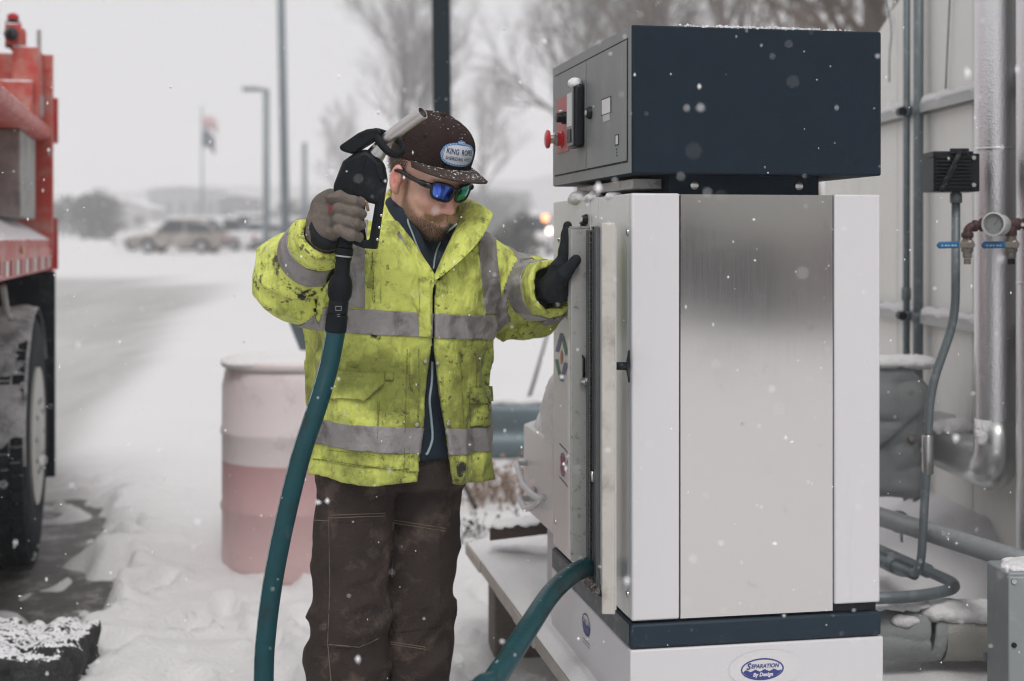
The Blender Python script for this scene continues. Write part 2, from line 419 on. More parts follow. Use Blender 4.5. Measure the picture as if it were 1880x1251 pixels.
def make_ground():
    xs = grid_lines(-3.2, 2.2, .026, -420, 420); ys = grid_lines(2.6, 8.2, .026, -70, 760)
    X, Y = np.meshgrid(xs, ys, indexing='ij')
    P = np.stack([X, Y, np.zeros_like(X)], -1).astype(np.float32)
    base = zg(X, Y)
    edge = np.interp(Y, [2.0, 4.2, 5.2, 6.0, 7.0, 7.7, 8.4, 14.6, 20, 24, 30, 35, 38], [-1.1, -1.30, -1.48, -1.62, -1.88, -2.15, -2.4, -3.4, -4.6, -5.0, -6.0, -9.5, -20])
    d = edge - X                                   # >0 on the road side
    road = np.clip(d/.40 + .5*(vnoise(P, 1.1, 2)-.5), 0, 1) * np.clip((38 - Y)/4, 0, 1) * np.clip((Y+10)/4, 0, 1)
    road *= 1 - .85*np.exp(-((Y-15.2)/.45)**2)
    road *= np.clip((d+0)/.3, 0, 1)
    rut = np.exp(-((d-.55)/.16)**2) + np.exp(-((d-1.05)/.13)**2) + .8*np.exp(-((d-2.3)/.2)**2) + .8*np.exp(-((d-3.0)/.16)**2)
    road = np.clip(road*.92 + .38*rut*np.clip((37-Y)/5, 0, 1)*np.clip((Y-4)/2, 0, 1)*(.5+vnoise(P, .9, 31)), 0, 1)
    wob = .55*(vnoise(P, 2.6, 5)-.5) + .26*(vnoise(P, 7.0, 6)-.5) + .13*(vnoise(P, 19, 7)-.5)
    bare = np.clip((d + .85*wob + .035)/.14, 0, 1) * np.clip((7.7 + 1.2*wob - Y)/.5, 0, 1) * np.clip((Y-4.4-wob)/.3, 0, 1)
    # tongues of snow left across the bare strip
    tong = ridge(vnoise(P*np.array([.7, 2.3, 1], np.float32), 1.25, 11), 3)
    bare *= np.clip(1.30 - 1.5*np.clip(tong-.38, 0, 1) - .5*np.clip(vnoise(P, 9, 3)-.62, 0, 1)*4, 0, 1)
    lump = .5*vnoise(P, 6, 1) + .3*vnoise(P, 14, 2) + .2*vnoise(P, 34, 4)
    near = np.clip((9-Y)/3, 0, 1)
    near_edge = np.exp(-(d/.28)**2) * np.clip((8.5-Y)/1.0, 0, 1)
    th = .055 + .018*(vnoise(P, .8, 9)-.5)*2 + .02*(lump-.5) + near*(.016*(vnoise(P, 3.1, 14)-.5) + .012*(ridge(vnoise(P, 4.4, 15), 2)-.3) + .010*np.clip(vnoise(P, 12, 16)-.62, 0, 1)*2)
    th += near_edge * (.10*np.clip(lump-.30, 0, 1) + .03)
    # footprints and scuffs where the man walks
    trod = np.clip(1.3 - np.hypot((X+.3)/1.6, (Y-4.2)/1.5), 0, 1)
    pit = np.clip(vnoise(P*np.array([1, .8, 1], np.float32), 5.2, 21)-.60, 0, 1)
    th -= trod*np.minimum(.16*pit*2, .045)
    # boot prints with pushed-up rims
    for (fx, fy, fa) in ((-.95, 4.35, 20), (-.80, 4.75, 10), (-1.02, 5.10, 15), (-.88, 5.45, 5), (-.62, 4.05, 40), (-.85, 3.85, 35), (-1.15, 4.0, 60), (-1.30, 4.6, -20), (-1.12, 4.95, -30), (-1.35, 5.35, -15), (-.55, 3.75, 20), (-.15, 4.1, 80), (-.02, 4.45, 70), (-.20, 4.85, 60), (-.70, 5.0, 25), (-1.45, 5.0, 0), (-.08, 5.3, 20), (.02, 5.7, 10), (-1.05, 3.7, 50), (-.75, 4.45, 0)):
        c_, s_ = math.cos(R(fa)), math.sin(R(fa)); a = (X-fx)*c_ + (Y-fy)*s_; b = -(X-fx)*s_ + (Y-fy)*c_
        e = np.sqrt((a/.058)**2 + (b/.155)**2) + .25*(vnoise(P, 22, 17)-.5)
        th += -.042*np.clip((1.08-e)/.25, 0, 1) + .016*np.exp(-((e-1.28)/.16)**2)
    th = np.maximum(th, .006)
    th = th*(1-bare) - .035*bare
    th *= np.where(np.abs(Y) > 60, .6, 1)
    bank = .22*np.exp(-((X+.0)**2/6 + (Y-10.5)**2/3.0)) * (Y > 7) * np.clip((d < -1.2)*1.0, 0, 1)
    Z = base + th + bank
    nx, ny = X.shape
    idx = np.arange(nx*ny).reshape(nx, ny)
    Q = np.stack([idx[:-1, :-1], idx[1:, :-1], idx[1:, 1:], idx[:-1, 1:]], -1).reshape(-1, 4)
    o = fast_mesh('snow_ground', np.stack([X, Y, Z], -1).reshape(-1, 3), Q, M_SNOWG)
    set_attr(o, 'road', road.ravel()); set_attr(o, 'trod', trod.ravel())
    kind(o, 'structure')
    xs2 = np.linspace(-9, 4, 14); ys2 = np.array([-6, 0, 3.2, 6.0, 10, 14.0])
    X2, Y2 = np.meshgrid(xs2, ys2, indexing='ij'); idx = np.arange(X2.size).reshape(X2.shape)
    Q = np.stack([idx[:-1, :-1], idx[1:, :-1], idx[1:, 1:], idx[:-1, 1:]], -1).reshape(-1, 4)
    o = fast_mesh('asphalt_road', np.stack([X2, Y2, zg(X2, Y2)], -1).reshape(-1, 3), Q, M_ASPH); kind(o, 'structure')
make_ground()

# ------------------------------------------------------------------ far hills
def make_hill(name, Y, pts, m, depth=40):
    V = []; F = []
    n = len(pts)
    for x, z in pts: V += [(x, Y, z), (x*1.02, Y-depth, zgf(x, Y-depth)-.5), (x, Y+depth, 0)]
    for i in range(n-1):
        a = 3*i; b = 3*i+3
        F += [(a, a+1, b+1, b), (a+2, a, b, b+2)]
    o = obj(name, V, F, m, smooth=True); kind(o, 'structure'); return o
M_HILL = mat('wooded hill', (.17, .17, .17), rough=.95, var=.5, vscale=.12, dirt=(.6, .6, .6), dscale=.2, damt=.4)
rh = random.Random(5)
make_hill('hill', 640, [(x, 24 + 5.0*math.sin(x*.0095+1.2) + 2.2*math.sin(x*.031) + rh.uniform(-1.2, 1.2)) for x in range(-400, 401, 8)], M_HILL, 70)

# ------------------------------------------------------------------ bare trees
M_BARK = mat('bark', (.12, .115, .11), rough=.9, var=.4, vscale=9)
M_BARK2 = mat('brown bark', (.11, .085, .07), rough=.9, var=.4, vscale=9)

def make_tree(label, base, height, spread, seed, m, levels=4, kids=(9, 7, 6, 5), group='bare trees in the haze', twig=1.0, thick=1.0):
    rg = random.Random(seed)
    t = tag(empty('bare_tree', base), label, 'tree', group)
    tr = MB(); cr = MB()
    def branch(p, d, ln, r, lev):
        n = 4 if lev < 2 else 3
        path = [p]; q = p.copy(); dd = d.copy(); dirs = [dd.copy()]
        for i in range(n):
            j = Vector((rg.gauss(0, 1), rg.gauss(0, 1), rg.gauss(0, .6)))*(.05 if lev == 0 else .16)
            dd = (dd + j + Vector((0, 0, .10 if lev else .05))).normalized()
            q = q + dd*(ln/n); path.append(q.copy()); dirs.append(dd.copy())
        rr = [r*(1-.72*i/n) for i in range(n+1)]
        (tr if lev < 2 else cr).tube(path, rr, 7 if lev == 0 else (5 if lev == 1 else 3), cap=False)
        if lev >= levels: return
        k = kids[lev]
        for i in range(k):
            f = (.32 if lev == 0 else .18) + (1-(.32 if lev == 0 else .18))*(i+.5)/k
            j = min(n-1, int(f*n)); pp = path[j].lerp(path[j+1], f*n-j)
            a = rg.uniform(0, 2*math.pi) + i*2.4
            ax = dirs[j+1]; o1 = ax.orthogonal().normalized(); o2 = ax.cross(o1)
            out = (o1*math.cos(a) + o2*math.sin(a))
            ang = rg.uniform(.45, .85)*spread
            nd = (ax*math.cos(ang) + out*math.sin(ang) + Vector((0, 0, .18))).normalized()
            branch(pp, nd, ln*rg.uniform(.45, .68)*(1.1-.45*f)*(1 if lev else 1.05), max(r*(1-.72*f)*rg.uniform(.5, .7), .006*twig), lev+1)
    branch(Vector(base), Vector((rg.uniform(-.05, .05), rg.uniform(-.05, .05), 1)), height*.72, height*.020*thick, 0)
    tr.build('trunk', m, t, smooth=True); cr.build('crown', m, t)
    return t

def at(px, Y, dz=0.0):
    X = (px-940)/FPX*Y
    return (X, Y, zgf(X, Y)+dz)
make_tree('tall bare tree in the haze directly behind the raised fuel nozzle', at(735, 118), 22.5, 1.0, 11, M_BARK, kids=(13, 9, 7, 5), twig=3.4)
make_tree('pale bare tree just left of the dark control box', at(1062, 84), 21.5, 1.25, 23, M_BARK, kids=(13, 9, 7, 5), twig=2.4)
make_tree('bare tree rising behind the middle of the dark control box', at(1230, 62), 19.0, 1.15, 31, M_BARK2, kids=(11, 8, 6, 4), twig=1.6)
make_tree('brown bare tree whose twigs show above the right end of the control box', at(1500, 46), 16.0, 1.15, 47, M_BARK2, kids=(11, 9, 6, 4), twig=1.3)
make_tree('wide bare tree behind the left part of the dark control box', at(1150, 72), 20.0, 1.3, 83, M_BARK, kids=(11, 8, 6, 4), twig=1.8)
make_tree('bare tree between the two brown trees above the control box', at(1375, 58), 19.5, 1.2, 97, M_BARK2, kids=(11, 8, 6, 4), twig=1.5)
make_tree('darkest bare tree, close behind the pale tank wall', at(1640, 27), 11.4, 1.15, 53, M_BARK2, kids=(12, 9, 7, 4), twig=1.2, thick=1.2)
make_tree('small faint bare tree between the lamp posts and the nozzle', at(625, 190), 17.0, 1.1, 61, M_BARK, kids=(9, 7, 5, 4), twig=4.6)
make_tree('faint bare tree behind the cap brim', at(880, 170), 21.0, 1.05, 71, M_BARK, kids=(9, 7, 5, 4), twig=4.2)

M_LEAF = mat('dark evergreen', (.045, .055, .045), rough=.9, var=.5, vscale=2)
def make_bush(label, base, w, h, seed, n=2200, cat='bush', m=None, leaf=.16):
    rg = random.Random(seed)
    t = tag(empty('evergreen_bush', base), label, cat, 'bushes along the far lot')
    st = MB(); b = Vector(base); lobes = []
    for i in range(9):
        a = rg.uniform(0, 2*math.pi); c = b + Vector((math.cos(a)*w*.30*rg.uniform(.2, 1.1), math.sin(a)*w*.3, h*rg.uniform(.12, .62)))
        lobes.append((c, w*rg.uniform(.18, .30), h*rg.uniform(.2, .34)))
        st.tube([b, b.lerp(c, .5)+Vector((0, 0, .1)), c], [.07, .05, .02], 5)
    st.build('trunk', M_BARK, t)
    cr = MB()
    for i in range(n):
        c, rw, rhh = rg.choice(lobes)
        v = Vector((rg.gauss(0, 1), rg.gauss(0, 1), rg.gauss(0, 1))).normalized()*rg.uniform(.6, 1.1)
        p = c + Vector((v.x*rw, v.y*rw, v.z*rhh))
        if p.z < b.z+.05: continue
        e = Vector((rg.gauss(0, 1), rg.gauss(0, 1), rg.gauss(0, 1))).normalized()*leaf*rg.uniform(.6, 1.3); f = e.orthogonal().normalized()*leaf*.5
        cr.add([p-e, p+f, p+e, p-f], [(0, 1, 2, 3)])
    cr.build('crown', m or M_LEAF, t)
make_bush('wide dark bush at the far edge of the lot beside the red truck', at(152, 150), 8.6, 6.2, 3, leaf=.3)
make_bush('dark rounded bush seen between the jacket collar and the dispenser', at(945, 60), 2.3, 2.3, 9, 1500, leaf=.12)
make_bush('low grey bush behind the parked cars beside the lamp post', at(560, 170), 10.5, 5.2, 15, leaf=.32)
make_bush('hazy bush on the skyline left of the dispenser', at(905, 190), 10, 8.0, 19, leaf=.34)

# ------------------------------------------------------------------ far buildings
M_BLD1 = mat('far grey siding', (.20, .21, .22), rough=.9, var=.1, vscale=.6)
M_BLD2 = mat('far dark siding', (.10, .105, .11), rough=.9, var=.1, vscale=.6)
M_BLD3 = mat('far pale siding', (.34, .34, .34), rough=.9, var=.1, vscale=.6)
M_GLASSD = mat('dark window glass', (.03, .04, .05), rough=.15, var=.1)
def make_building(label, px, Y, w, h, d, m, gable=1.2, wins=4):
    x, y, z = at(px, Y)
    b = tag(empty('building', (x, y, z)), label, 'building', 'far buildings across the lot')
    wl = MB().box((-w/2, 0, -.6), (w/2, d, h))
    wl.prism([(-w/2, h), (w/2, h), (0, h+gable)], .02, d-.02).build('wall', m, b, world=False)
    rf = MB()
    for s in (-1, 1):
        rf.add([(0, -.4, h+gable+.05), (s*(w/2+.4), -.4, h-.15), (s*(w/2+.4), d+.4, h-.15), (0, d+.4, h+gable+.05),
                (0, -.4, h+gable+.3), (s*(w/2+.4), -.4, h+.1), (s*(w/2+.4), d+.4, h+.1), (0, d+.4, h+gable+.3)],
               [(0, 1, 2, 3), (4, 5, 6, 7), (0, 1, 5, 4), (1, 2, 6, 5), (2, 3, 7, 6)])
    rf.build('roof', M_SNOW, b, world=False)
    for i in range(wins):
        cx = -w/2 + w*(i+.5)/wins
        MB().box((cx-w/wins*.22, -.05, h*.40), (cx+w/wins*.22, .06, h*.72)).build('window', M_GLASSD, b, world=False)
make_building('small far shed with a snowy gable roof beside the dark bush', 232, 235, 8.0, 4.6, 9, M_BLD3, 1.2, 2)
make_building('wide pale grey building behind the parked station wagon', 335, 300, 14.5, 9.5, 14, M_BLD1, .5, 5)
make_building('dark building right of the flag pole in the haze', 432, 245, 6.0, 6.6, 9, M_BLD2, .4, 2)
make_building('hazy low building behind the lamp posts', 590, 320, 18, 8.0, 14, M_BLD1, .6, 5)
make_building('hazy building left of the dispenser behind the man', 900, 310, 18, 9.4, 14, M_BLD1, .6, 5)

# the hall across the yard behind the camera, seen only mirrored in the steel panel
M_HALL = mat('brown hall cladding', (.26, .235, .23), rough=.8, var=.15, vscale=.7)
M_HALL2 = mat('grey green hall cladding', (.46, .465, .44), rough=.8, var=.08, vscale=.5)
M_HALL3 = mat('pale trim board', (.55, .53, .49), rough=.7, var=.05)
hb = tag(empty('service_hall', (12.2, -16.0, 0), R(32)), 'brown and grey service hall mirrored in the steel panel', 'building')
MB().box((-16, -7, -.2), (16, 0, 1.75)).build('wall', M_HALL, hb, world=False)
MB().box((-16, -7, 2.05), (16, 0, 3.3)).build('upper_wall', M_HALL2, hb, world=False)
MB().box((-16.05, -7, 1.75), (16.05, .05, 2.05)).build('trim', M_HALL3, hb, world=False)
MB().box((-16.4, -7.4, 3.3), (16.4, .5, 3.55)).build('roof', M_SNOW, hb, world=False)
for i in range(3):
    MB().box((-11+i*8.5, 0, 0), (-8+i*8.5, .06, 1.7)).build('door', M_BLD2, hb, world=False)

# ------------------------------------------------------------------ posts, flags
M_GALV = mat('galvanised post', (.20, .23, .25), rough=.6, metal=.3, var=.15, vscale=5)
M_BLKPOST = mat('dark painted post', (.006, .016, .022), rough=.5, var=.2, spec=.25)
x, y, z = at(812, 7.6)
p = tag(empty('square_post', (x, y, z)), 'dark square steel post standing behind the man in the cap', 'post')
top = W(806, -420, 7.6)
mb = MB(); h = .047
V = []
for c, zz in (((x+.02, y), z-.1), ((top.x, y), top.z)):
    V += [(c[0]-h, c[1]-h, zz), (c[0]+h, c[1]-h, zz), (c[0]+h, c[1]+h, zz), (c[0]-h, c[1]+h, zz)]
mb.add(V, [(0, 3, 2, 1), (4, 5, 6, 7), (0, 1, 5, 4), (1, 2, 6, 5), (2, 3, 7, 6), (3, 0, 4, 7)]).build('shaft', M_BLKPOST, p, bevel=.006)
MB().box((x-.10, y-.10, z-.02), (x+.14, y+.10, z+.09)).build('base_plate', M_BLKPOST, p, bevel=.01)

def lamp_post(label, px, Y, top_py, r, arm=0, lean=0.0):
    x, y, z = at(px, Y)
    o = tag(empty('lamp_post', (x, y, z)), label, 'lamp post', 'lamp posts in the lot')
    tz = CAM_Z - (top_py-HY)/FPX*Y
    MB().lathe([(r*2.2, -.1), (r*2.2, .12), (r*1.1, .16)], 12, Matrix.Translation((x, y, z))).build('base', M_GALV, o, smooth=40)
    MB().tube([(x, y, z), (x+lean*.5, y, (z+tz)/2), (x+lean, y, tz)], [r, r*.9, r*.8], 12).build('shaft', M_GALV, o, smooth=True)
    if arm:
        MB().tube([(x+lean, y, tz-.05), (x+lean+arm*.6, y, tz), (x+lean+arm, y, tz)], r*.5, 8).build('arm', M_GALV, o, smooth=True)
        MB().box((x+lean+arm-.35, y-.14, tz-.07), (x+lean+arm+.2, y+.14, tz+.07)).build('lamp_head', M_GALV, o, bevel=.03)
lamp_post('tall plain steel lamp post rising out of frame left of the nozzle', 527, 26, -260, .085, 0, -.16)
lamp_post('hazy lamp post with a lamp head reaching left', 489, 46, 164, .12, -.42)
lamp_post('faint short lamp post farthest from the man, near the sleeve', 559, 62, 262, .13)

x, y, z = at(371, 105)
fp = tag(empty('flag_pole', (x, y, z)), 'far flag pole flying two flags in the haze', 'flag pole')
tz = CAM_Z + (440-200)/FPX*105
MB().tube([(x, y, z), (x, y, tz)], [.10, .05], 8).build('shaft', M_GALV, fp, smooth=True)
MB().lathe([(0.01, 0), (.12, .1), (.01, .22)], 10, Matrix.Translation((x, y, tz))).build('finial', M_GALV, fp)
def flag(px0, py0, px1, py1, m, seed):
    a = W(px0, py0, 105); b = W(px1, py1, 105); V = []; F = []; n = 14
    for i in range(n+1):
        f = i/n; xx = a.x + (b.x-a.x)*f
        for j in range(2):
            V.append((xx, 105 + .22*math.sin(f*9+seed)*f, (a.z if j == 0 else b.z) - .55*f*f - .12*math.sin(f*7+seed)))
    for i in range(n): F.append((2*i, 2*i+2, 2*i+3, 2*i+1))
    o = obj('flag', V, F, m, fp, smooth=True); s = o.modifiers.new('t', 'SOLIDIFY'); s.thickness = .02
def flag_material():
    m = mat('striped flag', (.35, .08, .08), rough=.8)
    nt = m.node_tree; tc = nt.nodes.new('ShaderNodeTexCoord'); wv = nt.nodes.new('ShaderNodeTexWave'); wv.bands_direction = 'Z'; wv.inputs['Scale'].default_value = 1.2; wv.inputs['Distortion'].default_value = .6
    nt.links.new(tc.outputs['Object'], wv.inputs['Vector']); r = nt.nodes.new('ShaderNodeValToRGB'); r.color_ramp.interpolation = 'CONSTANT'
    r.color_ramp.elements[0].color = (.36, .06, .07, 1); r.color_ramp.elements[1].color = (.7, .68, .68, 1); r.color_ramp.elements[1].position = .5
    nt.links.new(wv.outputs['Fac'], r.inputs[0]); nt.links.new(r.outputs[0], nt.nodes['Principled BSDF'].inputs['Base Color'])
    return m
flag(371, 212, 399, 234, flag_material(), 0)
flag(372, 240, 396, 270, mat('dark blue flag', (.05, .08, .12), rough=.8, dirt=(.5, .45, .45), dscale=.9, damt=.5, var=.3, vscale=1), 2)

# ------------------------------------------------------------------ parked cars
M_TYRE = mat('tyre rubber', (.012, .016, .019), rough=.85, var=.3, bump=.3, bscale=90, spec=.2)
M_RIM = mat('wheel rim', (.42, .42, .43), rough=.4, metal=.7)
M_RED = mat('red lamp', (.35, .01, .02), rough=.2); M_WLAMP = mat('clear lamp', (.6, .6, .6), rough=.15)
M_TRIM = mat('dark trim', (.02, .022, .025), rough=.6)
def make_car(label, loc, rz, paint, style, L=4.5, Hh=1.62, wd=1.78):
    c = tag(empty('parked_car', loc, rz), label, 'car', 'cars parked across the snowy lot')
    wb = L*.29; r = .33
    def arch(cx):
        return [(cx + (r+.07)*math.cos(a), .30 + (r+.09)*math.sin(a)) for a in [math.pi*k/8 for k in range(0, 9)]]
    bot = [(-L/2, .45), (-L/2+.05, .28)] + [q for q in reversed(arch(-wb))] + [q for q in reversed(arch(wb))] + [(L/2-.05, .28), (L/2, .45)]
    belt = .95
    top = [(L/2, .80), (L/2-.12, belt-.02), (L*.12, belt+.03), (-L*.22, belt), (-L/2+.25, belt-.10), (-L/2+.03, .74)]
    MB().prism(bot + top, -wd/2, wd/2).build('body', paint, c, world=False, bevel=.05)
    if style == 'pickup': g = [(-L*.20, belt-.02), (-L*.10, Hh-.06), (L*.10, Hh), (L*.14, belt-.02)]
    else: g = [(-L*.24, belt-.02), (-L*.10, Hh-.05), (L*.30, Hh), (L*.455, belt-.02)]
    def taper(pts, k, wi):
        n = len(pts); V = []
        for s in (-1, 1):
            for (px_, pz) in pts: V.append((px_, s*(wi if pz < belt+.1 else wi-k), pz))
        F = [tuple(range(n))[::-1], tuple(range(n, 2*n))] + [(i, (i+1) % n, (i+1) % n+n, i+n) for i in range(n)]
        return V, F
    MB().add(*taper(g, .17, wd/2-.05)).build('cabin', paint, c, world=False, bevel=.05)
    ins = lambda pts, d: [(p_[0]*(1-d)+ (pts[0][0]+pts[3][0])/2*d, p_[1] + (d*.5 if p_[1] < belt+.1 else -d*.55)) for p_ in pts]
    g2 = ins(g, .10)
    gx0, gx1 = g2[0][0], g2[3][0]
    for s in (-1, 1):
        for (f0, f1) in (((.0, .47), (.51, 1.0)) if style != 'pickup' else ((0.0, 1.0),)):
            lo0 = g2[0][0]+(g2[3][0]-g2[0][0])*f0; lo1 = g2[0][0]+(g2[3][0]-g2[0][0])*f1
            hi0 = g2[1][0]+(g2[2][0]-g2[1][0])*f0; hi1 = g2[1][0]+(g2[2][0]-g2[1][0])*f1
            yl = s*(wd/2-.045); yh = s*(wd/2-.205)
            MB().add([(lo0, yl, g2[0][1]), (lo1, yl, g2[0][1]), (hi1, yh, g2[1][1]), (hi0, yh, g2[1][1]), (lo0, yl*.95, g2[0][1]), (lo1, yl*.95, g2[0][1]), (hi1, yh*.95, g2[1][1]), (hi0, yh*.95, g2[1][1])],
                     [(0, 1, 2, 3), (4, 7, 6, 5), (0, 4, 5, 1), (2, 6, 7, 3), (1, 5, 6, 2), (0, 3, 7, 4)]).build('side_window', M_GLASSD, c, world=False)
    for (i, j, dx) in ((0, 1, -.02), (3, 2, .02)):
        a = g[i]; b = g[j]
        MB().add([(a[0]+dx+(b[0]-a[0])*.12, s*(wd/2-.16), a[1]+(b[1]-a[1])*.12) for s in (-1, 1)] + [(a[0]+dx+(b[0]-a[0])*.88, s*(wd/2-.27), a[1]+(b[1]-a[1])*.88) for s in (1, -1)] ,
                 [(0, 1, 2, 3)]).build('windscreen', M_GLASSD, c, world=False)
    for sx in (-1, 1):
        for s in (-1, 1):
            M = Matrix.Translation((sx*wb, s*(wd/2-.10), r)) @ Matrix.Rotation(R(90), 4, 'X')
            w = MB().lathe([(.20, -.11), (r-.03, -.11), (r, -.07), (r, .07), (r-.03, .11), (.20, .11)], 20, M).build('wheel', M_TYRE, c, world=False, smooth=40)
            MB().lathe([(.02, -.115), (.19, -.118), (.21, -.10), (.21, .10), (.19, .118), (.02, .115)], 16, M).build('rim', M_RIM, w, smooth=40)
        for s in (-1, 1):
            MB().box((sx*L/2-.06, s*(wd/2-.30)-.16, .62), (sx*L/2+.02, s*(wd/2-.30)+.16, .80)).build('headlight' if sx < 0 else 'tail_light', M_WLAMP if sx < 0 else M_RED, c, world=False, bevel=.02)
        MB().box((sx*L/2-.07, -wd/2+.06, .34), (sx*L/2+.07, wd/2-.06, .54)).build('bumper', M_TRIM, c, world=False, bevel=.03)
    for s in (-1, 1): MB().box((-L*.17, s*(wd/2+.03)-.06, belt), (-L*.14, s*(wd/2+.03)+.06, belt+.13)).build('mirror', paint, c, world=False, bevel=.02)
    sn = MB().add(*taper([(g[1][0]-.06, Hh-.07), (g[1][0]+.05, Hh+.07), (g[2][0]-.08, Hh+.08), (g[2][0]+.05, Hh-.04)], .0, wd/2-.24)); sn.build('snow_roof', M_SNOW, c, world=False, bevel=.04)
    MB().prism([(-L/2+.10, belt-.16), (-L/2+.30, belt+.01), (g[0][0]+.08, belt+.09), (g[0][0]+.02, belt-.04)], -wd/2+.06, wd/2-.06).build('snow_hood', M_SNOW, c, world=False, bevel=.04)
    if style == 'pickup':
        MB().prism([(L*.17, belt-.02), (L*.17, belt+.08), (L/2-.1, belt+.08), (L/2-.08, belt-.04)], -wd/2+.08, wd/2-.08).build('snow_bed', M_SNOW, c, world=False, bevel=.04)
    return c
M_TAN = mat('tan car paint', (.23, .205, .18), rough=.35, var=.06, coat=.4, dirt=(.6, .6, .6), dscale=2.5, damt=.45)
M_WHITEC = mat('white car paint', (.62, .62, .63), rough=.35, var=.05, coat=.4)
M_SILV = mat('silver car paint', (.42, .43, .45), rough=.35, var=.05, coat=.4)
def car_at(px, Y): x, y, z = at(px, Y); return (x, y, z+.02)
make_car('tan station wagon with snow on roof and hood parked across the lot', car_at(333, 68), R(-8), M_TAN, 'wagon', 4.55, 1.68)
make_car('white car half hidden behind the tan station wagon', car_at(290, 76), R(12), M_WHITEC, 'wagon', 4.5, 1.45)
make_car('white pickup with red tail lamps right of the station wagon', car_at(408, 76), R(-28), M_WHITEC, 'pickup', 5.2, 1.75)
make_car('silver snow-covered car nearest the raised sleeve', car_at(482, 80), R(-20), M_SILV, 'wagon', 4.5, 1.6)
make_car('white van standing behind the pickup in the far row', car_at(447, 92), R(4), M_WHITEC, 'wagon', 5.2, 2.1)
make_car('silver pickup at the right end of the far row', car_at(536, 86), R(-15), M_SILV, 'pickup', 5.2, 1.8)
lot = make_car('pale van with amber lamps lit beside the dispenser', car_at(985, 66), R(80), M_WHITEC, 'wagon', 4.6, 1.9)
M_AMBER = mat('lit amber lamp', (.8, .3, .1), rough=.3, emit=(1.0, .32, .12, 4.0))
M_WARM = mat('lit headlamp', (.8, .7, .6), rough=.3, emit=(1.0, .75, .6, 4.5))
for nm, px, py, mm in (('marker_lamp', 1001, 401, M_AMBER), ('marker_lamp', 1009, 424, M_WARM)):
    q = W(px, py, 62.5)
    MB().lathe([(.01, -.05), (.12, -.04), (.14, .02), (.05, .06)], 12, axis_matrix(q, (0, -1, 0))).build(nm, mm, lot)

# ------------------------------------------------------------------ guard rail, steel beam, weeds
M_RAIL = mat('weathered guard rail steel', (.13, .17, .19), rough=.5, metal=.45, var=.25, vscale=4, snow=.12)
gy = 8.0
g0 = W(640, 0, gy).x; g1 = W(1230, 0, gy).x
gr = tag(empty('guard_rail', ((g0+g1)/2, gy, zgf(0, gy))), 'blue-grey steel guard rail in the snow between man and dispenser', 'guard rail')
zt = CAM_Z - (738-HY)/FPX*gy; zb = CAM_Z - (843-HY)/FPX*gy; H = zt-zb
prof = [(0, 0), (-.025, .02), (-.045, .10), (-.048, .26), (-.035, .38), (-.02, .45), (-.02, .55), (-.035, .62), (-.048, .74), (-.045, .90), (-.025, .98), (0, 1)]
V = []; F = []; n = len(prof)
for xx in (g0, g1):
    for q, zz in prof: V.append((xx, gy+q, zb+zz*H))
    for q, zz in prof: V.append((xx, gy+q+.006, zb+zz*H))
m2 = 2*n
for i in range(n-1): F += [(i, i+1, m2+i+1, m2+i), (n+i, m2+n+i, m2+n+i+1, n+i+1)]
F += [(0, m2, m2+n, n), (n-1, 2*n-1, m2+2*n-1, m2+n-1)]
obj('beam', V, F, M_RAIL, gr, smooth=60)
for px in (700, 1100):
    xx = W(px, 0, gy).x; MB().box((xx-.07, gy+.01, zgf(0, gy)-.1), (xx+.07, gy+.17, zt-.02)).build('post', mat('rail post wood', (.10, .085, .075), rough=.9, var=.3, snow=.8), gr, bevel=.01)
sn = MB(); 
sn.tube([(g0+(g1-g0)*i/40, gy-.02, zt+.004+.006*math.sin(i*1.7)) for i in range(41)], [.022+.008*math.sin(i*2.3) for i in range(41)], 8); sn.build('snow_ridge', M_SNOW, gr, smooth=True)

a = W(536, 540, 6.9); b = W(596, 690, 6.9)
st = tag(empty('steel_beam', (b.x, b.y, zgf(b.x, b.y))), 'leaning grey steel beam behind the pink drum', 'beam')
d = (b-a).normalized(); sd_ = Vector((0, 1, 0)).cross(d).normalized()
def slab(a, b, wdir, w0, w1, dep, name, m, par, y0=0):
    V = []
    for p_ in (a, b):
        for w_ in (w0, w1):
            for dd in (y0, y0+dep): V.append(p_ + wdir*w_ + Vector((0, dd, 0)))
    return obj(name, V, [(0, 1, 3, 2), (4, 6, 7, 5), (0, 4, 5, 1), (2, 3, 7, 6), (0, 2, 6, 4), (1, 5, 7, 3)], m, par, bevel=.006)
b2_ = b + d*1.4
slab(a, b2_, sd_, -.075, .0, .02, 'flange', mat('pale steel flange', (.30, .34, .36), rough=.5, metal=.3, var=.15, snow=.4), st)
slab(a, b2_, sd_, -.001, .075, .02, 'web', M_RAIL, st, .05)
slab(a, b2_, sd_, -.012, .004, .052, 'fold', M_RAIL, st, .018)

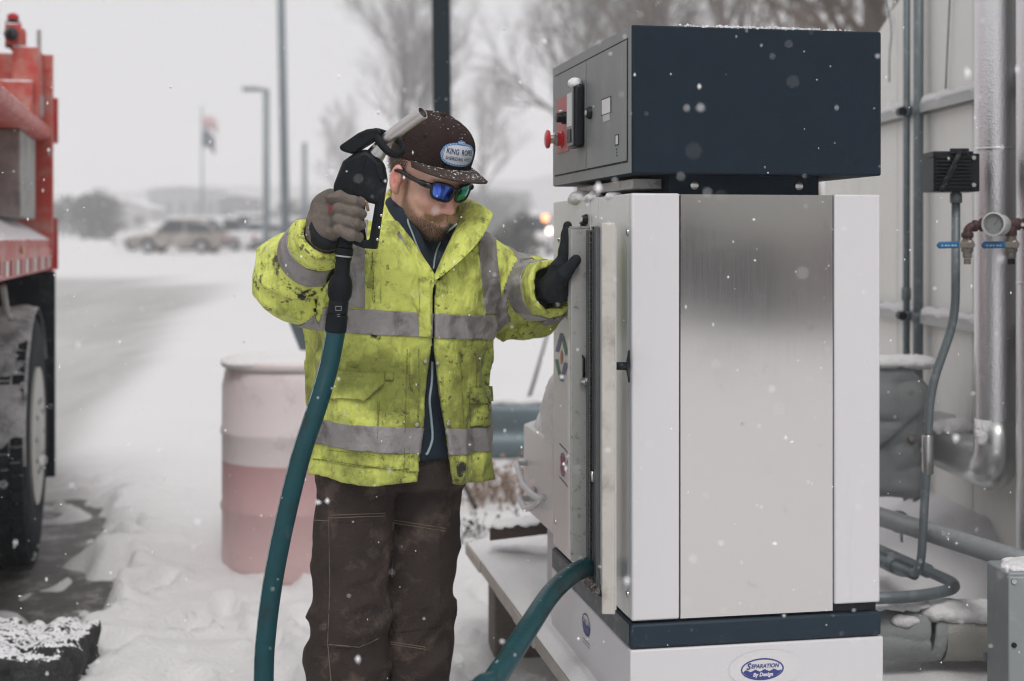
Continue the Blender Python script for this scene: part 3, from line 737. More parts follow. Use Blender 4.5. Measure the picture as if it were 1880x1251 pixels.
M_WEED = mat('dry weed stalk', (.24, .17, .13), rough=.9, var=.4, vscale=20); M_WEED2 = mat('dark twig', (.05, .042, .04), rough=.9, var=.3)
def weeds(label, px, Y, n, h, w, seed, m):
    rg = random.Random(seed); x, y, z = at(px, Y)
    o = tag(empty('dry_weeds', (x, y, z)), label, 'weeds', 'dry weeds poking out of the snow')
    mb = MB(); lf = MB()
    for i in range(n):
        p0 = Vector((x+rg.gauss(0, w*.4), y+rg.gauss(0, w*.4), z)); lean = Vector((rg.gauss(0, .28), rg.gauss(0, .2), 0)); hh = h*rg.uniform(.35, 1)
        pts = [p0, p0+Vector((0, 0, hh*.5))+lean*hh*.35, p0+Vector((0, 0, hh))+lean*hh]
        mb.tube(pts, [.004, .003, .0015], 4)
        for k in range(4):
            q = pts[1].lerp(pts[2], rg.random()); e = q+Vector((rg.gauss(0, .06), rg.gauss(0, .05), rg.uniform(.0, .09)))
            mb.tube([q, e], [.002, .001], 3)
            s_ = Vector((rg.gauss(0, .006), rg.gauss(0, .006), .008))
            lf.add([e-s_, e+s_.orthogonal()*.7, e+s_, e-s_.orthogonal()*.7], [(0, 1, 2, 3)])
    mb.build('stalks', m, o); lf.build('seed_heads', m, o)
weeds('reddish dry weeds nearest the jacket hem', 862, 6.9, 22, .24, .30, 1, M_WEED)
weeds('tallest dry weeds, below the guard rail middle', 905, 7.0, 24, .27, .34, 2, M_WEED)
weeds('dry weeds right beside the white lift-top bin', 950, 6.8, 22, .25, .26, 3, M_WEED)
weeds('low dark twig clump in the snow near the trouser leg', 850, 6.2, 8, .09, .2, 4, M_WEED2)
weeds('dark twigs in the snow under the wooden beam end', 925, 6.2, 8, .10, .22, 5, M_WEED2)
rg = random.Random(8)
for lab, (a, b), r_ in (('dark stick leaning in the snow right of the trousers', (W(832, 872, 6.4), W(868, 925, 6.1)), .011), ('long thin stem rising behind the guard rail', (W(1006, 610, 9.5), W(952, 790, 9.5)), .013)):
    o = MB().tube([a, a.lerp(b, .5)+Vector((.01, 0, .012)), b.lerp(a, -.12)], [r_*.7, r_, r_*1.1], 6).build('stick', M_WEED2, None, smooth=True); tag(o, lab, 'stick')
# ================================================================== dispenser cabinet
CX, CY = .2528, 3.0
E1 = Vector((.9824, .187, 0)).normalized(); E2 = Vector((-E1.y, E1.x, 0)); EZ = Vector((0, 0, 1))
CM = Matrix(((E1.x, E2.x, 0, CX), (E1.y, E2.y, 0, CY), (0, 0, 1, 0), (0, 0, 0, 1)))     # local x: along the front, y: into depth
CW, CDp = .561, .768
M_WHITEP = mat('white powder coat', (.63, .62, .64), rough=.42, var=.025, vscale=3, bump=.03, bscale=300, dirt=(.53, .515, .51), dscale=15, damt=.16, stretch=(1, 1, .07), rvar=.08)
M_WHITEL = mat('white powder coat, side', (.60, .605, .59), rough=.26, var=.04, vscale=4, dirt=(.42, .41, .39), dscale=20, damt=.0)
M_NAVY = mat('dark navy powder coat', (.006, .0155, .027), rough=.6, var=.2, vscale=22, bump=.10, bscale=420, spec=.22)
M_NAVYS = mat('grey box side coat', (.20, .215, .218), rough=.5, var=.16, vscale=9, bump=.05, bscale=300, dirt=(.26, .27, .265), dscale=22, damt=.3, stretch=(1, 1, .45))  # left side of the box set lighter than its navy front by base colour
M_STRIP = mat('dark base strip', (.012, .026, .040), spec=.3, rough=.55, var=.25, vscale=16, dirt=(.2, .21, .22), dscale=34, damt=.02)
M_STRIPS = mat('grey base strip side', (.085, .098, .108), rough=.55, var=.3, vscale=13, dirt=(.22, .22, .22), dscale=28, damt=.4)  # the strip's left side, coloured lighter than its front
M_BLACK = mat('black plastic', (.006, .009, .012), rough=.45, var=.2, spec=.3)
M_RUBBER = mat('black seal rubber', (.010, .014, .019), rough=.7, spec=.25, var=.4, vscale=40, dirt=(.18, .18, .18), dscale=60, damt=.35)
M_STEEL = mat('bright steel', (.55, .55, .54), rough=.3, metal=1.0, var=.15, vscale=20)
M_ALU = mat('dull door metal', (.44, .445, .435), rough=.42, metal=.25, var=.10, vscale=8, dirt=(.12, .12, .12), dscale=48, damt=.28)
M_ALUW = mat('warm dirty door edge', (.50, .475, .44), rough=.5, metal=.15, var=.14, vscale=7, dirt=(.30, .27, .24), dscale=12, damt=.45)

def steel_panel_material():
    m = bpy.data.materials.new('brushed stainless'); m.use_nodes = True; nt = m.node_tree; N = nt.nodes; L = nt.links; b = N['Principled BSDF']
    b.inputs['Metallic'].default_value = 1.0; b.inputs['Base Color'].default_value = (.66, .645, .63, 1)
    tc = N.new('ShaderNodeTexCoord'); mp = N.new('ShaderNodeMapping'); mp.inputs['Scale'].default_value = (220, 220, 2); L.new(tc.outputs['Object'], mp.inputs['Vector'])
    n = N.new('ShaderNodeTexNoise'); n.inputs['Scale'].default_value = 3; n.inputs['Detail'].default_value = 3; L.new(mp.outputs[0], n.inputs['Vector'])
    r = N.new('ShaderNodeMapRange'); r.inputs['To Min'].default_value = .08; r.inputs['To Max'].default_value = .15; L.new(n.outputs[0], r.inputs[0])
    n4 = N.new('ShaderNodeTexNoise'); n4.inputs['Scale'].default_value = 7; n4.inputs['Detail'].default_value = 9; n4.inputs['Roughness'].default_value = .7; L.new(tc.outputs['Object'], n4.inputs['Vector'])
    r4 = N.new('ShaderNodeMapRange'); r4.inputs['From Min'].default_value = .5; r4.inputs['From Max'].default_value = .75; r4.inputs['To Max'].default_value = .035; L.new(n4.outputs[0], r4.inputs[0])
    a4 = N.new('ShaderNodeMath'); L.new(r.outputs[0], a4.inputs[0]); L.new(r4.outputs[0], a4.inputs[1]); L.new(a4.outputs[0], b.inputs['Roughness'])
    n2 = N.new('ShaderNodeTexNoise'); n2.inputs['Scale'].default_value = 30; n2.inputs['Detail'].default_value = 8; L.new(tc.outputs['Object'], n2.inputs['Vector'])
    r2 = N.new('ShaderNodeMapRange'); r2.inputs['From Min'].default_value = .66; r2.inputs['From Max'].default_value = .8; r2.inputs['To Max'].default_value = .35; L.new(n2.outputs[0], r2.inputs[0])
    mx = N.new('ShaderNodeMix'); mx.data_type = 'RGBA'; mx.inputs[6].default_value = (.72, .705, .69, 1); mx.inputs[7].default_value = (.42, .41, .40, 1); L.new(r2.outputs[0], mx.inputs[0]); L.new(mx.outputs[2], b.inputs['Base Color'])
    return m
M_SS = steel_panel_material()

DECK_Z = .485
cab = tag(empty('dispenser_cabinet', CM @ Vector((CW/2, CDp/2, DECK_Z))), 'white and steel fluid dispenser cabinet with dark control box on top', 'dispenser')
def cbox(name, lo, hi, m, par=cab, bevel=.003):
    return MB().box(lo, hi, CM).build(name, m, par, bevel=bevel)
ZB0, ZB1, ZT0, ZT1 = .690, 1.598, 1.639, 1.953
# base plinth
cbox('base', (-.004, -.004, DECK_Z-.02), (CW+.006, CDp+.004, .634), M_WHITEP, bevel=.004)
cbox('base_strip', (-.003, -.003, .636), (CW+.002, CDp+.003, .688), M_STRIP, bevel=.006)
cbox('base_strip_face', (-.0055, .012, .639), (-.0032, CDp-.01, .685), M_STRIPS, bevel=0)
# body: core behind, skins proud of it
core = cbox('core', (.006, .010, ZB0), (CW-.006, CDp-.004, ZB1-.004), M_BLACK, bevel=0)
cbox('corner_panel', (0, 0, ZB0+.004), (.1052, .03, ZB1), M_WHITEP, bevel=.004)
cbox('corner_panel', (.4550, 0, ZB0+.018), (CW, .03, ZB1), M_WHITEP, bevel=.004)
cbox('side_panel', (CW-.012, .0315, ZB0+.004), (CW, CDp, ZB1), M_WHITEP, bevel=.003)
cbox('back_panel', (.012, CDp-.003, ZB0+.004), (CW-.014, CDp+.004, ZB1), M_WHITEP, bevel=.003)
cbox('top_panel', (.012, .0315, ZB1-.012), (CW-.014, CDp-.006, ZB1-.001), M_WHITEP, bevel=.0)
# left side around the hose opening
OY0, OY1, OZ0, OZ1 = .286, .362, .70, 1.53
cbox('side_panel', (0, .0315, ZB0+.004), (.012, OY0, ZB1), M_WHITEL, bevel=.003)
cbox('side_panel', (0, OY1, ZB0+.004), (.012, CDp, ZB1), M_WHITEL, bevel=.003)
cbox('side_panel', (.0004, OY0+.0005, OZ1), (.012, OY1-.0005, ZB1), M_WHITEL, bevel=.0)
# steel front, a slightly bowed sheet
V = []; F = []; nu, nv = 24, 48
x0, x1, z0, z1 = .1082, .4522, ZB0+.004, ZB1-.002
for j in range(nv+1):
    for i in range(nu+1):
        u = i/nu; v = j/nv
        bow = .0016*(1-(2*u-1)**2)*math.sin(v*math.pi) + .0007*math.sin(v*7.1+u*2.6+1.0)*(v**1.3) + .0006*math.sin(v*13+2*u)*(v > .5)*(v-.5)
        e = min(u, 1-u)*nu; 
        V.append(CM @ Vector((x0+(x1-x0)*u, .004 - bow, z0+(z1-z0)*v)))
for j in range(nv):
    for i in range(nu): a = j*(nu+1)+i; F.append((a, a+1, a+nu+2, a+nu+1))
o = obj('steel_panel', V, F, M_SS, cab, smooth=True); s_ = o.modifiers.new('t', 'SOLIDIFY'); s_.thickness = .003; s_.offset = -1; s_.use_rim = False

# neck between body and control box
cbox('neck', (.098, .055, ZB1-.001), (.442, CDp-.1, ZT0+.002), M_NAVY, bevel=.002)
cbox('neck_plate', (.03, .10, ZB1+.012), (.096, CDp-.14, ZT0-.006), M_ALU, bevel=.002)
for u in (.155, .395):
    MB().lathe([(.001, -.004), (.009, -.003), (.009, .002), (.004, .004)], 12, axis_matrix(CM @ Vector((u, .054, 1.617)), -E2)).build('bolt', M_STEEL, cab, smooth=40)
cbox('bracket', (.452, .30, ZB1), (.50, .36, ZT0), M_WHITEP)
# control box
bxo = cbox('control_box', (.0, -.002, ZT0), (CW+.002, CDp, ZT1), M_NAVY, bevel=.004)
cbox('side_frame', (-.0014, .002, ZT0+.002), (-.0003, CDp-.002, ZT1-.002), M_NAVYS, bxo, bevel=.0)
cbox('door_gap', (-.0020, .025, 1.664), (-.0016, .740, 1.929), M_RUBBER, bxo, bevel=0)
d1 = cbox('door', (-.0038, .3945, 1.668), (-.0022, .735, 1.925), M_NAVYS, bxo, bevel=.002)
d2 = cbox('door', (-.0038, .030, 1.668), (-.0022, .3885, 1.925), M_NAVYS, bxo, bevel=.002)
def side_matrix(s, z, off=0.0):
    """frame on the left side: x towards the camera, y up, z outwards"""
    p = CM @ Vector((-off, s, z)); a = -E2; c = -E1
    return Matrix(((a.x, 0, c.x, p.x), (a.y, 0, c.y, p.y), (0, 1, 0, p.z), (0, 0, 0, 1)))
def front_matrix(u, z, off=0.0):
    p = CM @ Vector((u, -off, z)); a = E1; c = -E2
    return Matrix(((a.x, 0, c.x, p.x), (a.y, 0, c.y, p.y), (0, 1, 0, p.z), (0, 0, 0, 1)))
M_REDP = mat('faded red plate', (.42, .11, .105), rough=.5, var=.12, vscale=14)
M_REDB = mat('red button', (.50, .03, .04), rough=.3, var=.1)
cbox('stop_plate', (-.0055, .570, 1.722), (-.0040, .700, 1.862), M_REDP, bxo, bevel=0)
sb = MB()
E = side_matrix(.640, 1.755, .0056)
sb.lathe([(.021, 0), (.021, .004), (.017, .005), (.017, .014)], 20, E).build('stop_collar', M_REDB, bxo, smooth=40)
MB().lathe([(.016, .014), (.018, .015), (.018, .021), (.011, .023), (.011, .033)], 20, E).build('stop_stem', M_STEEL, bxo, smooth=40)
MB().lathe([(.011, .033), (.023, .034), (.024, .040), (.018, .043), (.002, .0442)], 22, E).build('stop_button', M_REDB, bxo, smooth=40)
E = side_matrix(.590, 1.806, .0056)
MB().lathe([(.016, 0), (.016, .012), (.012, .013), (.012, .026)], 14, E).build('key_switch', M_BLACK, bxo, smooth=40)
# hand-held style meter on the door
E = side_matrix(.438, 1.796, .0039)
def rbox2(name, M, hx, hy, d0, d1, m, par, bev):
    return MB().box((-hx, -hy, d0), (hx, hy, d1), M).build(name, m, par, bevel=bev, seg=3)
mt = rbox2('meter', E, .036, .076, 0, .026, M_BLACK, bxo, .008)
rbox2('meter_face', E, .032, .070, .0262, .029, mat('grey meter face', (.16, .17, .175), rough=.4, var=.1), mt, .003)
rbox2('meter_screen', E @ Matrix.Translation((0, .016, 0)), .025, .040, .0292, .0300, mat('pale screen', (.45, .47, .46), rough=.25, var=.05), mt, 0)
rbox2('meter_button', E @ Matrix.Translation((0, -.047, 0)), .019, .016, .0292, .0315, M_BLACK, mt, .002)
# lock, window, slot on the near door
def lock(s, z, off, par, r=.012):
    E = side_matrix(s, z, off)
    l_ = MB().lathe([(r*1.25, 0), (r*1.25, .004), (r, .010), (r*.9, .012)], 18, E).build('lock', M_BLACK, par, smooth=40)
    MB().lathe([(r*.55, .0121), (r*.5, .0135)], 14, E).build('lock_core', M_STEEL, l_, smooth=40)
lock(.343, 1.797, .0039, bxo)
E = side_matrix(.199, 1.80, .0039)
rbox2('window_recess', E, .043, .0185, .0003, .0012, M_BLACK, bxo, 0)
rbox2('window', E @ Matrix.Translation((.004, -.001, 0)), .037, .0165, .0014, .0022, mat('white window film', (.62, .62, .63), rough=.3, var=.04), bxo, 0)
rbox2('label_plate', E @ Matrix.Translation((.002, -.0265, 0)), .030, .0075, .0003, .0009, mat('grey label', (.50, .50, .50), rough=.5, var=.1), bxo, 0)
E = side_matrix(.106, 1.717, .0039)
rbox2('slot', E, .015, .012, .0003, .0012, M_BLACK, bxo, 0)
rbox2('slot_label', E @ Matrix.Translation((.0045, 0, 0)), .0095, .0095, .0014, .0020, M_WHITEP, bxo, 0)
for k in range(3): rbox2('print_line', E @ Matrix.Translation((-.004+.002*k, -.020-.007*k, 0)), .004, .0016, .0003, .0008, M_BLACK, bxo, 0)

# hose compartment: cavity, hinge, doors
cbox('cavity_back', (.0125, OY0, ZB0+.004), (.014, OY1, OZ1), M_RUBBER, bevel=0)
cbox('hinge_leaf', (-.012, .300, .712), (-.002, .358, 1.522), mat('grey hinge leaf', (.10, .108, .115), rough=.5, metal=.3, var=.3, vscale=20), bevel=.001)
hm = MB()
for k in range(62):
    z = .72 + k*.0129; hm.lathe([(.0042, 0), (.0042, .0115)], 8, Matrix.Translation(CM @ Vector((-.0165, .300, z))))
hm.build('hinge_knuckles', mat('dark hinge steel', (.10, .105, .11), rough=.4, metal=.8, var=.3, vscale=60), cab, smooth=40)
cbox('hinge_leaf', (-.010, .268, .705), (-.0005, .288, 1.528), mat('grey hinge frame', (.13, .14, .148), rough=.5, metal=.2, var=.25, vscale=20), bevel=.001)
# door leaf held by the man: folded sheet, near return facing the camera
dl = cbox('door_leaf', (-.0460, .368, .742), (-.0006, .377, 1.527), M_ALU, bevel=.0015)
cbox('leaf_skin', (-.0460, .3775, .742), (-.0375, .402, 1.527), M_WHITEL, dl, bevel=.001)
cbox('leaf_lip', (-.0460, .3665, 1.5275), (-.0006, .385, 1.531), M_ALU, dl, bevel=0)
E = Matrix(((E1.x, 0, -E2.x, 0), (E1.y, 0, -E2.y, 0), (0, 1, 0, 0), (0, 0, 0, 1)))
p0 = CM @ Vector((-.016, .362, 1.175))
MB().tube([p0, p0+EZ*.045, p0+EZ*.052-E1*.004], [.0035, .003, .002], 8).build('catch', M_BLACK, dl, smooth=True)
MB().tube([CM @ Vector((-.026, .360, 1.165)), CM @ Vector((.004, .350, 1.167))], .0055, 10).build('catch_bolt', M_STEEL, dl, smooth=True)
MB().lathe([(.010, -.006), (.010, .006)], 6, axis_matrix(CM @ Vector((-.010, .355, 1.166)), E1)).build('catch_nut', M_STEEL, dl)
MB().tube([CM @ Vector((-.013, .292, .965)), CM @ Vector((-.011, .292, .94))], .005, 8).build('pull_tab', M_STEEL, dl, smooth=True)
# second leaf swung right back, its edge towards us, T handle on its far side
q1 = Vector((.2005, 2.95, 0)); q0 = Vector((.2005*3.075/2.95, 3.075, 0)); dirb = (q1-q0).normalized(); nb_ = Vector((dirb.y, -dirb.x, 0))
if nb_.dot(E1) < 0: nb_ = -nb_
BM = Matrix(((dirb.x, nb_.x, 0, q0.x), (dirb.y, nb_.y, 0, q0.y), (0, 0, 1, 0), (0, 0, 0, 1)))
Ln = (q1-q0).length
bl = MB().box((0, -.0145, .722), (Ln, .0135, 1.535), BM).build('open_leaf', M_ALUW, cab, bevel=.0025)
MB().box((.006, .0136, .73), (Ln-.006, .0160, 1.527), BM).build('leaf_gasket', mat('pale leaf skin', (.52, .58, .58), rough=.35, var=.05), bl)
hp = BM @ Vector((Ln-.028, .0160, 1.235))
th = MB().tube([hp, hp+nb_*.021], .0085, 12).build('handle_stem', M_BLACK, bl, smooth=True)
V = []; F = []
for i, (t, w) in enumerate([(-.034, .0035), (-.02, .0055), (-.008, .0085), (.008, .0085), (.02, .0055), (.034, .0035)]):
    c = hp + nb_*.0245 + EZ*t + nb_*(abs(t)*.06)
    for a, b in ((-1, -1), (1, -1), (1, 1), (-1, 1)): V.append(c + dirb*(.008*a) + nb_*(w*.55*b))
for i in range(5):
    for k in range(4): F.append((4*i+k, 4*i+(k+1) % 4, 4*i+4+(k+1) % 4, 4*i+4+k))
F += [(3, 2, 1, 0), (20, 21, 22, 23)]
obj('handle', V, F, M_BLACK, bl, bevel=.002)
# debris and grime in the sill of the opening
rg = random.Random(4); gm = MB()
for k in range(46):
    c = CM @ Vector((rg.uniform(-.020, .008), rg.uniform(.262, .36), .690+rg.uniform(0, .022))); s_ = rg.uniform(.003, .008)
    gm.box((-s_, -s_, -s_*.7), (s_, s_, s_*.7), Matrix.Translation(c) @ Matrix.Rotation(rg.uniform(0, 3), 4, (rg.random(), rg.random(), rg.random())))
kind(gm.build('sill_grit', mat('sill grit', (.15, .13, .12), rough=.8, var=.7, vscale=70, dirt=(.6, .6, .6), dscale=90, damt=.5), cab), 'stuff')

# locks, screws
lock(.397, 1.548, .0, cab, .010); lock(.42, 1.532, .0, cab, .010)
for s, z in ((.032, 1.516), (.032, .745), (.70, 1.5), (.74, .76)):
    E = side_matrix(s, z, 0); MB().lathe([(.007, 0), (.0065, .003), (.002, .0045)], 12, E).build('screw', M_STEEL, cab, smooth=40)
# printed marks on the side
def side_decal(name, shapes, s, z, m, off=.0008): return decal(name, shapes, side_matrix(s, z, off), m, cab)
M_PBLUE = mat('print blue', (.13, .14, .30), rough=.5, var=.1); M_PGREEN = mat('print green', (.08, .22, .12), rough=.5, var=.1); M_PORG = mat('print orange', (.55, .22, .10), rough=.5); M_PRED = mat('print red', (.45, .04, .06), rough=.5)
M_INK = mat('print dark ink', (.03, .035, .06), rough=.5); M_PB2 = mat('print deep blue', (.035, .05, .22), rough=.5, var=.1)
s0, zc = .668, 1.197
X14 = lambda sh: [([(a*1.45, b) for a, b in V_], F_) for V_, F_ in sh]
side_decal('emblem_blue', X14([quad2d([(-.052, .010), (-.012, .062), (.014, .062), (-.022, .010)]), quad2d([(.052, -.010), (.012, -.062), (-.014, -.062), (.022, -.010)])]), s0, zc, M_PBLUE)
side_decal('emblem_green', X14([quad2d([(.018, .060), (.055, .012), (.030, .008), (.004, .044)]), quad2d([(-.018, -.060), (-.055, -.012), (-.030, -.008), (-.004, -.044)])]), s0, zc, M_PGREEN)
side_decal('emblem_dot', [disc2d(.015, .018)], s0, zc, M_PORG)
s0, zc = .655, .935
side_decal('badge_ring', [ring2d(.028, .018, .006), ([(v[0], v[1]-.024) for v in ring2d(.028, .018, .006)[0]], ring2d(.028, .018, .006)[1])], s0, zc, M_PBLUE)
side_decal('badge_core', [disc2d(.019, .010), disc2d(.019, .010, cy=-.024)], s0, zc, M_PRED, .0010)
V, F = text_mesh('CF', .042, bold=.001); side_decal('badge_letters', [([(v[0]+.068, v[1]-.008) for v in V], F)], s0, zc, M_PB2)
side_decal('badge_rule', [quad2d([(-.04, .036), (.11, .020), (.11, .023), (-.04, .039)]), quad2d([(-.04, -.050), (.11, -.066), (.11, -.063), (-.04, -.047)])], s0, zc, M_INK)
E = side_matrix(.385, .565, .0052)
decal('oval_mark', [ring2d(.040, .026, .0035)], E @ Matrix.Translation((0, .02, 0)), M_INK, cab)
decal('oval_fill', [([(x, y) for x, y in [(-.034, 0), (-.02, .004), (0, -.002), (.02, .004), (.034, 0), (.028, -.013), (.012, -.021), (-.012, -.021), (-.028, -.013)]], [tuple(range(9))])], E @ Matrix.Translation((0, .02, .0003)), M_PB2, cab)
decal('oval_letters', [text_mesh('SEPARATION', .0115, shear=.2), quad2d([(-.03, -.030), (.03, -.030), (.03, -.0285), (-.03, -.0285)])], E @ Matrix.Translation((0, .028, .0006)), M_PB2, cab)
decal('oval_rules', [quad2d([(-.034, -.020-.008*k), (.034, -.020-.008*k), (.034, -.0185-.008*k), (-.034, -.0185-.008*k)]) for k in range(2)], E, M_INK, cab)
# oval badge with lettering on the front of the base
E = front_matrix(.288, .580, .0052)
decal('badge_backing', [disc2d(.083, .040, 60, .008, 0)], E, mat('clear sticker', (.645, .635, .65), rough=.3, var=.02), cab)
decal('badge_oval', [ring2d(.0485, .0235, .0032, 60)], E @ Matrix.Translation((0, -.001, .0004)), M_PB2, cab)
wav = [(-.042, -.0045)] + [(-.042+.084*i/24, -.0035+.0022*math.sin(i*1.05)) for i in range(1, 24)] + [(.042, -.004)] + [(.0445*math.cos(a), -.001+.020*math.sin(a)) for a in [-.22-(math.pi-.44)*i/20 for i in range(21)]]
decal('badge_wave', [quad2d(wav)], E @ Matrix.Translation((0, 0, .0006)), M_PB2, cab)
V, F = text_mesh('S', .019, shear=.25, bold=.0006); V2, F2 = text_mesh('EPARATION', .0118, shear=.2, sx=.98, bold=.0003)
decal('badge_title', [([(v[0]-.032, v[1]+.0055) for v in V], F), ([(v[0]+.0055, v[1]+.0055) for v in V2], F2)], E @ Matrix.Translation((0, 0, .0010)), M_PB2, cab)
V, F = text_mesh('By Design', .0112, shear=.2, bold=.0005); decal('badge_subtitle', [([(v[0]+.001, v[1]-.0125) for v in V], F)], E @ Matrix.Translation((0, 0, .0010)), M_WHITEP, cab)
# snow caught on ledges of the cabinet
def snow_lump(name, pts, par, h=.006, seed=1):
    """pts: list of (world point, rx, ry, rz)"""
    P_ = [p[0] for p in pts]; lo = np.min([np.array(p[0]) - max(p[1:])*1.3 for p in pts], 0); hi = np.max([np.array(p[0]) + max(p[1:])*1.3 for p in pts], 0)
    def f(P):
        d = np.full(len(P), 1e3, np.float32)
        for c, rx, ry, rz in pts: d = smin(d, ellip(P, c, (rx, ry, rz)), .015)
        return d + .010*(vnoise(P, 45, seed)-.5) + .005*(vnoise(P, 110, seed+1)-.5)
    v, q = surfnet(f, lo, hi, h)
    return fast_mesh(name, v, q, M_SNOW, par)
snow_lump('snow_cap', [(CM @ Vector((.02, .55, ZB1+.002)), .03, .09, .020), (CM @ Vector((.02, .40, ZB1)), .025, .07, .014), (CM @ Vector((.02, .22, ZB1-.003)), .02, .08, .010)], cab, .004)
snow_lump('snow_cap', [(side_matrix(.438, 1.876, .016).translation, .016, .034, .015), (side_matrix(.43, 1.872, .02).translation, .012, .026, .010)], mt, .0035, 5)
snow_lump('snow_cap', [(side_matrix(.59, 1.823, .022).translation, .009, .011, .006)], bxo, .0025, 6)
rg = np.random.RandomState(3); fm = MB()
for k in range(420):                                        # frost clinging to the top front edge
    u_ = rg.beta(2.0, 2.2)*.40+.10; c_ = CM @ Vector((u_, rg.uniform(-.001, .03), ZT1+rg.uniform(-.0008, .0030))); s_ = rg.uniform(.0008, .0030)
    fm.box((-s_, -s_, -s_*.8), (s_, s_, s_*.8), Matrix.Translation(c_) @ Matrix.Rotation(rg.uniform(0, 3), 4, (rg.rand(), rg.rand(), rg.rand())))
kind(fm.build('snow_frost', M_SNOW, bxo), 'stuff')

# ------------------------------------------------------------------ utility box behind the cabinet
UM = CM @ Matrix.Translation((0, CDp+.006, 0))
ub = tag(empty('utility_box', UM @ Vector((.25, .2, DECK_Z))), 'white metal utility box with snow drifted on its lid behind the dispenser', 'utility box')
MB().prism([(0, .72), (.5, .72), (.5, 1.12), (0, .962)], 0, .395, UM).build('body', M_WHITEL, ub, bevel=.004)
MB().box((.06, .04, DECK_Z-.01), (.10, .35, .718), UM).build('leg', M_ALU, ub, bevel=.003)
MB().box((.38, .04, DECK_Z-.01), (.42, .35, .718), UM).build('leg', M_ALU, ub, bevel=.003)
def uside(s, z, off): 
    p = UM @ Vector((-off, s, z)); a = -E2; c = -E1
    return Matrix(((a.x, 0, c.x, p.x), (a.y, 0, c.y, p.y), (0, 1, 0, p.z), (0, 0, 0, 1)))
E = uside(.19, .80, .001)
MB().tube([E @ Vector(v) for v in ((-.16, .055, 0), (-.16, .055, .03), (-.04, .015, .034), (.07, .008, .034), (.09, .0, .02), (.09, .0, 0))], .009, 8).build('handle', M_WHITEP, ub, smooth=True)
MB().tube([E @ Vector(v) for v in ((.09, 0, .01), (.05, -.035, .03), (-.03, -.052, .03), (-.12, -.040, .028), (-.12, -.04, 0))], .009, 8).build('handle', M_WHITEP, ub, smooth=True)
MB().box((-.06, -.05, .0005), (-.02, .005, .006), E).build('latch_plate', M_ALU, ub)
snow_lump('snow_drift', [(UM @ Vector((.09, .10, 1.02)), .10, .14, .15), (UM @ Vector((.12, .27, .97)), .11, .13, .085), (UM @ Vector((.3, .17, 1.10)), .2, .18, .1)], ub, .010, 12)

# ------------------------------------------------------------------ deck under the cabinet
M_WOOD = mat('grey weathered timber', (.15, .13, .115), rough=.9, var=.35, vscale=9, bump=.4, bscale=60, stretch=(3, 3, 12))
M_WOODW = mat('pale deck edge', (.40, .37, .33), rough=.85, var=.25, vscale=14, bump=.3, bscale=70)
dk = tag(empty('loading_deck', CM @ Vector((.45, .7, 0))), 'low snow-covered timber deck carrying the dispenser', 'deck')
nb = 9; y0d, y1d = -.7, 1.86
for k in range(nb):
    a = y0d + (y1d-y0d)*k/nb; b = y0d + (y1d-y0d)*(k+1)/nb
    MB().box((-.062+.003*math.sin(k*2.1), a+.002, DECK_Z-.050), (.60, b-.002, DECK_Z-.012), CM).build('plank', M_WOODW, dk, bevel=.003)
for yy in (-.5, .6, 1.66):
    MB().box((.0, yy, -.02), (.57, yy+.12, DECK_Z-.052), CM).build('sleeper', M_WOOD, dk, bevel=.006)
def deck_snow():
    xs = np.linspace(-.060, .596, 60); ys = np.linspace(y0d, y1d-.004, 170)
    X, Y = np.meshgrid(xs, ys, indexing='ij'); P = np.stack([X, Y, np.zeros_like(X)], -1).astype(np.float32)
    inside = (X > -.02)*(X < CW)*(Y < CDp)
    e = np.clip((X+.062)/.05, 0, 1)**.5 * np.clip((y1d-Y)/.06, 0, 1)**.5
    Z = DECK_Z - .014 + e*(.018 + .012*vnoise(P, 9, 2)*np.clip((Y-.5)/.5, .3, 1) + .006*vnoise(P, 40, 4))
    Z += .022*np.exp(-((X+.022)/.016)**2)*np.clip(vnoise(P*np.array([.4, 1, 1], np.float32), 26, 6)-.25, 0, 1)*np.clip((.5-Y)/.3, 0, 1)
    Z = np.where(inside, np.minimum(Z, DECK_Z), Z)
    idx = np.arange(X.size).reshape(X.shape); Q = np.stack([idx[:-1, :-1], idx[1:, :-1], idx[1:, 1:], idx[:-1, 1:]], -1).reshape(-1, 4)
    v = np.stack([CM.to_3x3() @ Vector((x, y, z)) + Vector((CX, CY, 0)) for x, y, z in zip(X.ravel(), Y.ravel(), Z.ravel())])
    fast_mesh('snow_cover', v, Q, M_SNOW, dk)
deck_snow()
a = W(906, 981, 4.55); b = W(1016, 968, 4.50)
bm_ = tag(empty('timber_beam', (a+b)/2), 'short dark timber beam lying across the snowy deck', 'timber')
dd = (b-a).normalized(); MBt = Matrix(((dd.x, -dd.y, 0, a.x), (dd.y, dd.x, 0, a.y), (dd.z, 0, 1, a.z), (0, 0, 0, 1)))
MB().box((0, -.05, -.012), ((b-a).length+.1, .06, .028), MBt).build('log', mat('dark timber', (.055, .038, .034), rough=.9, var=.4, vscale=20, bump=.4), bm_, bevel=.004)
snow_lump('snow_ridge', [(MBt @ Vector((.02+.04*k, .0, .028)), .03, .06, .012) for k in range(7)], bm_, .006, 3)
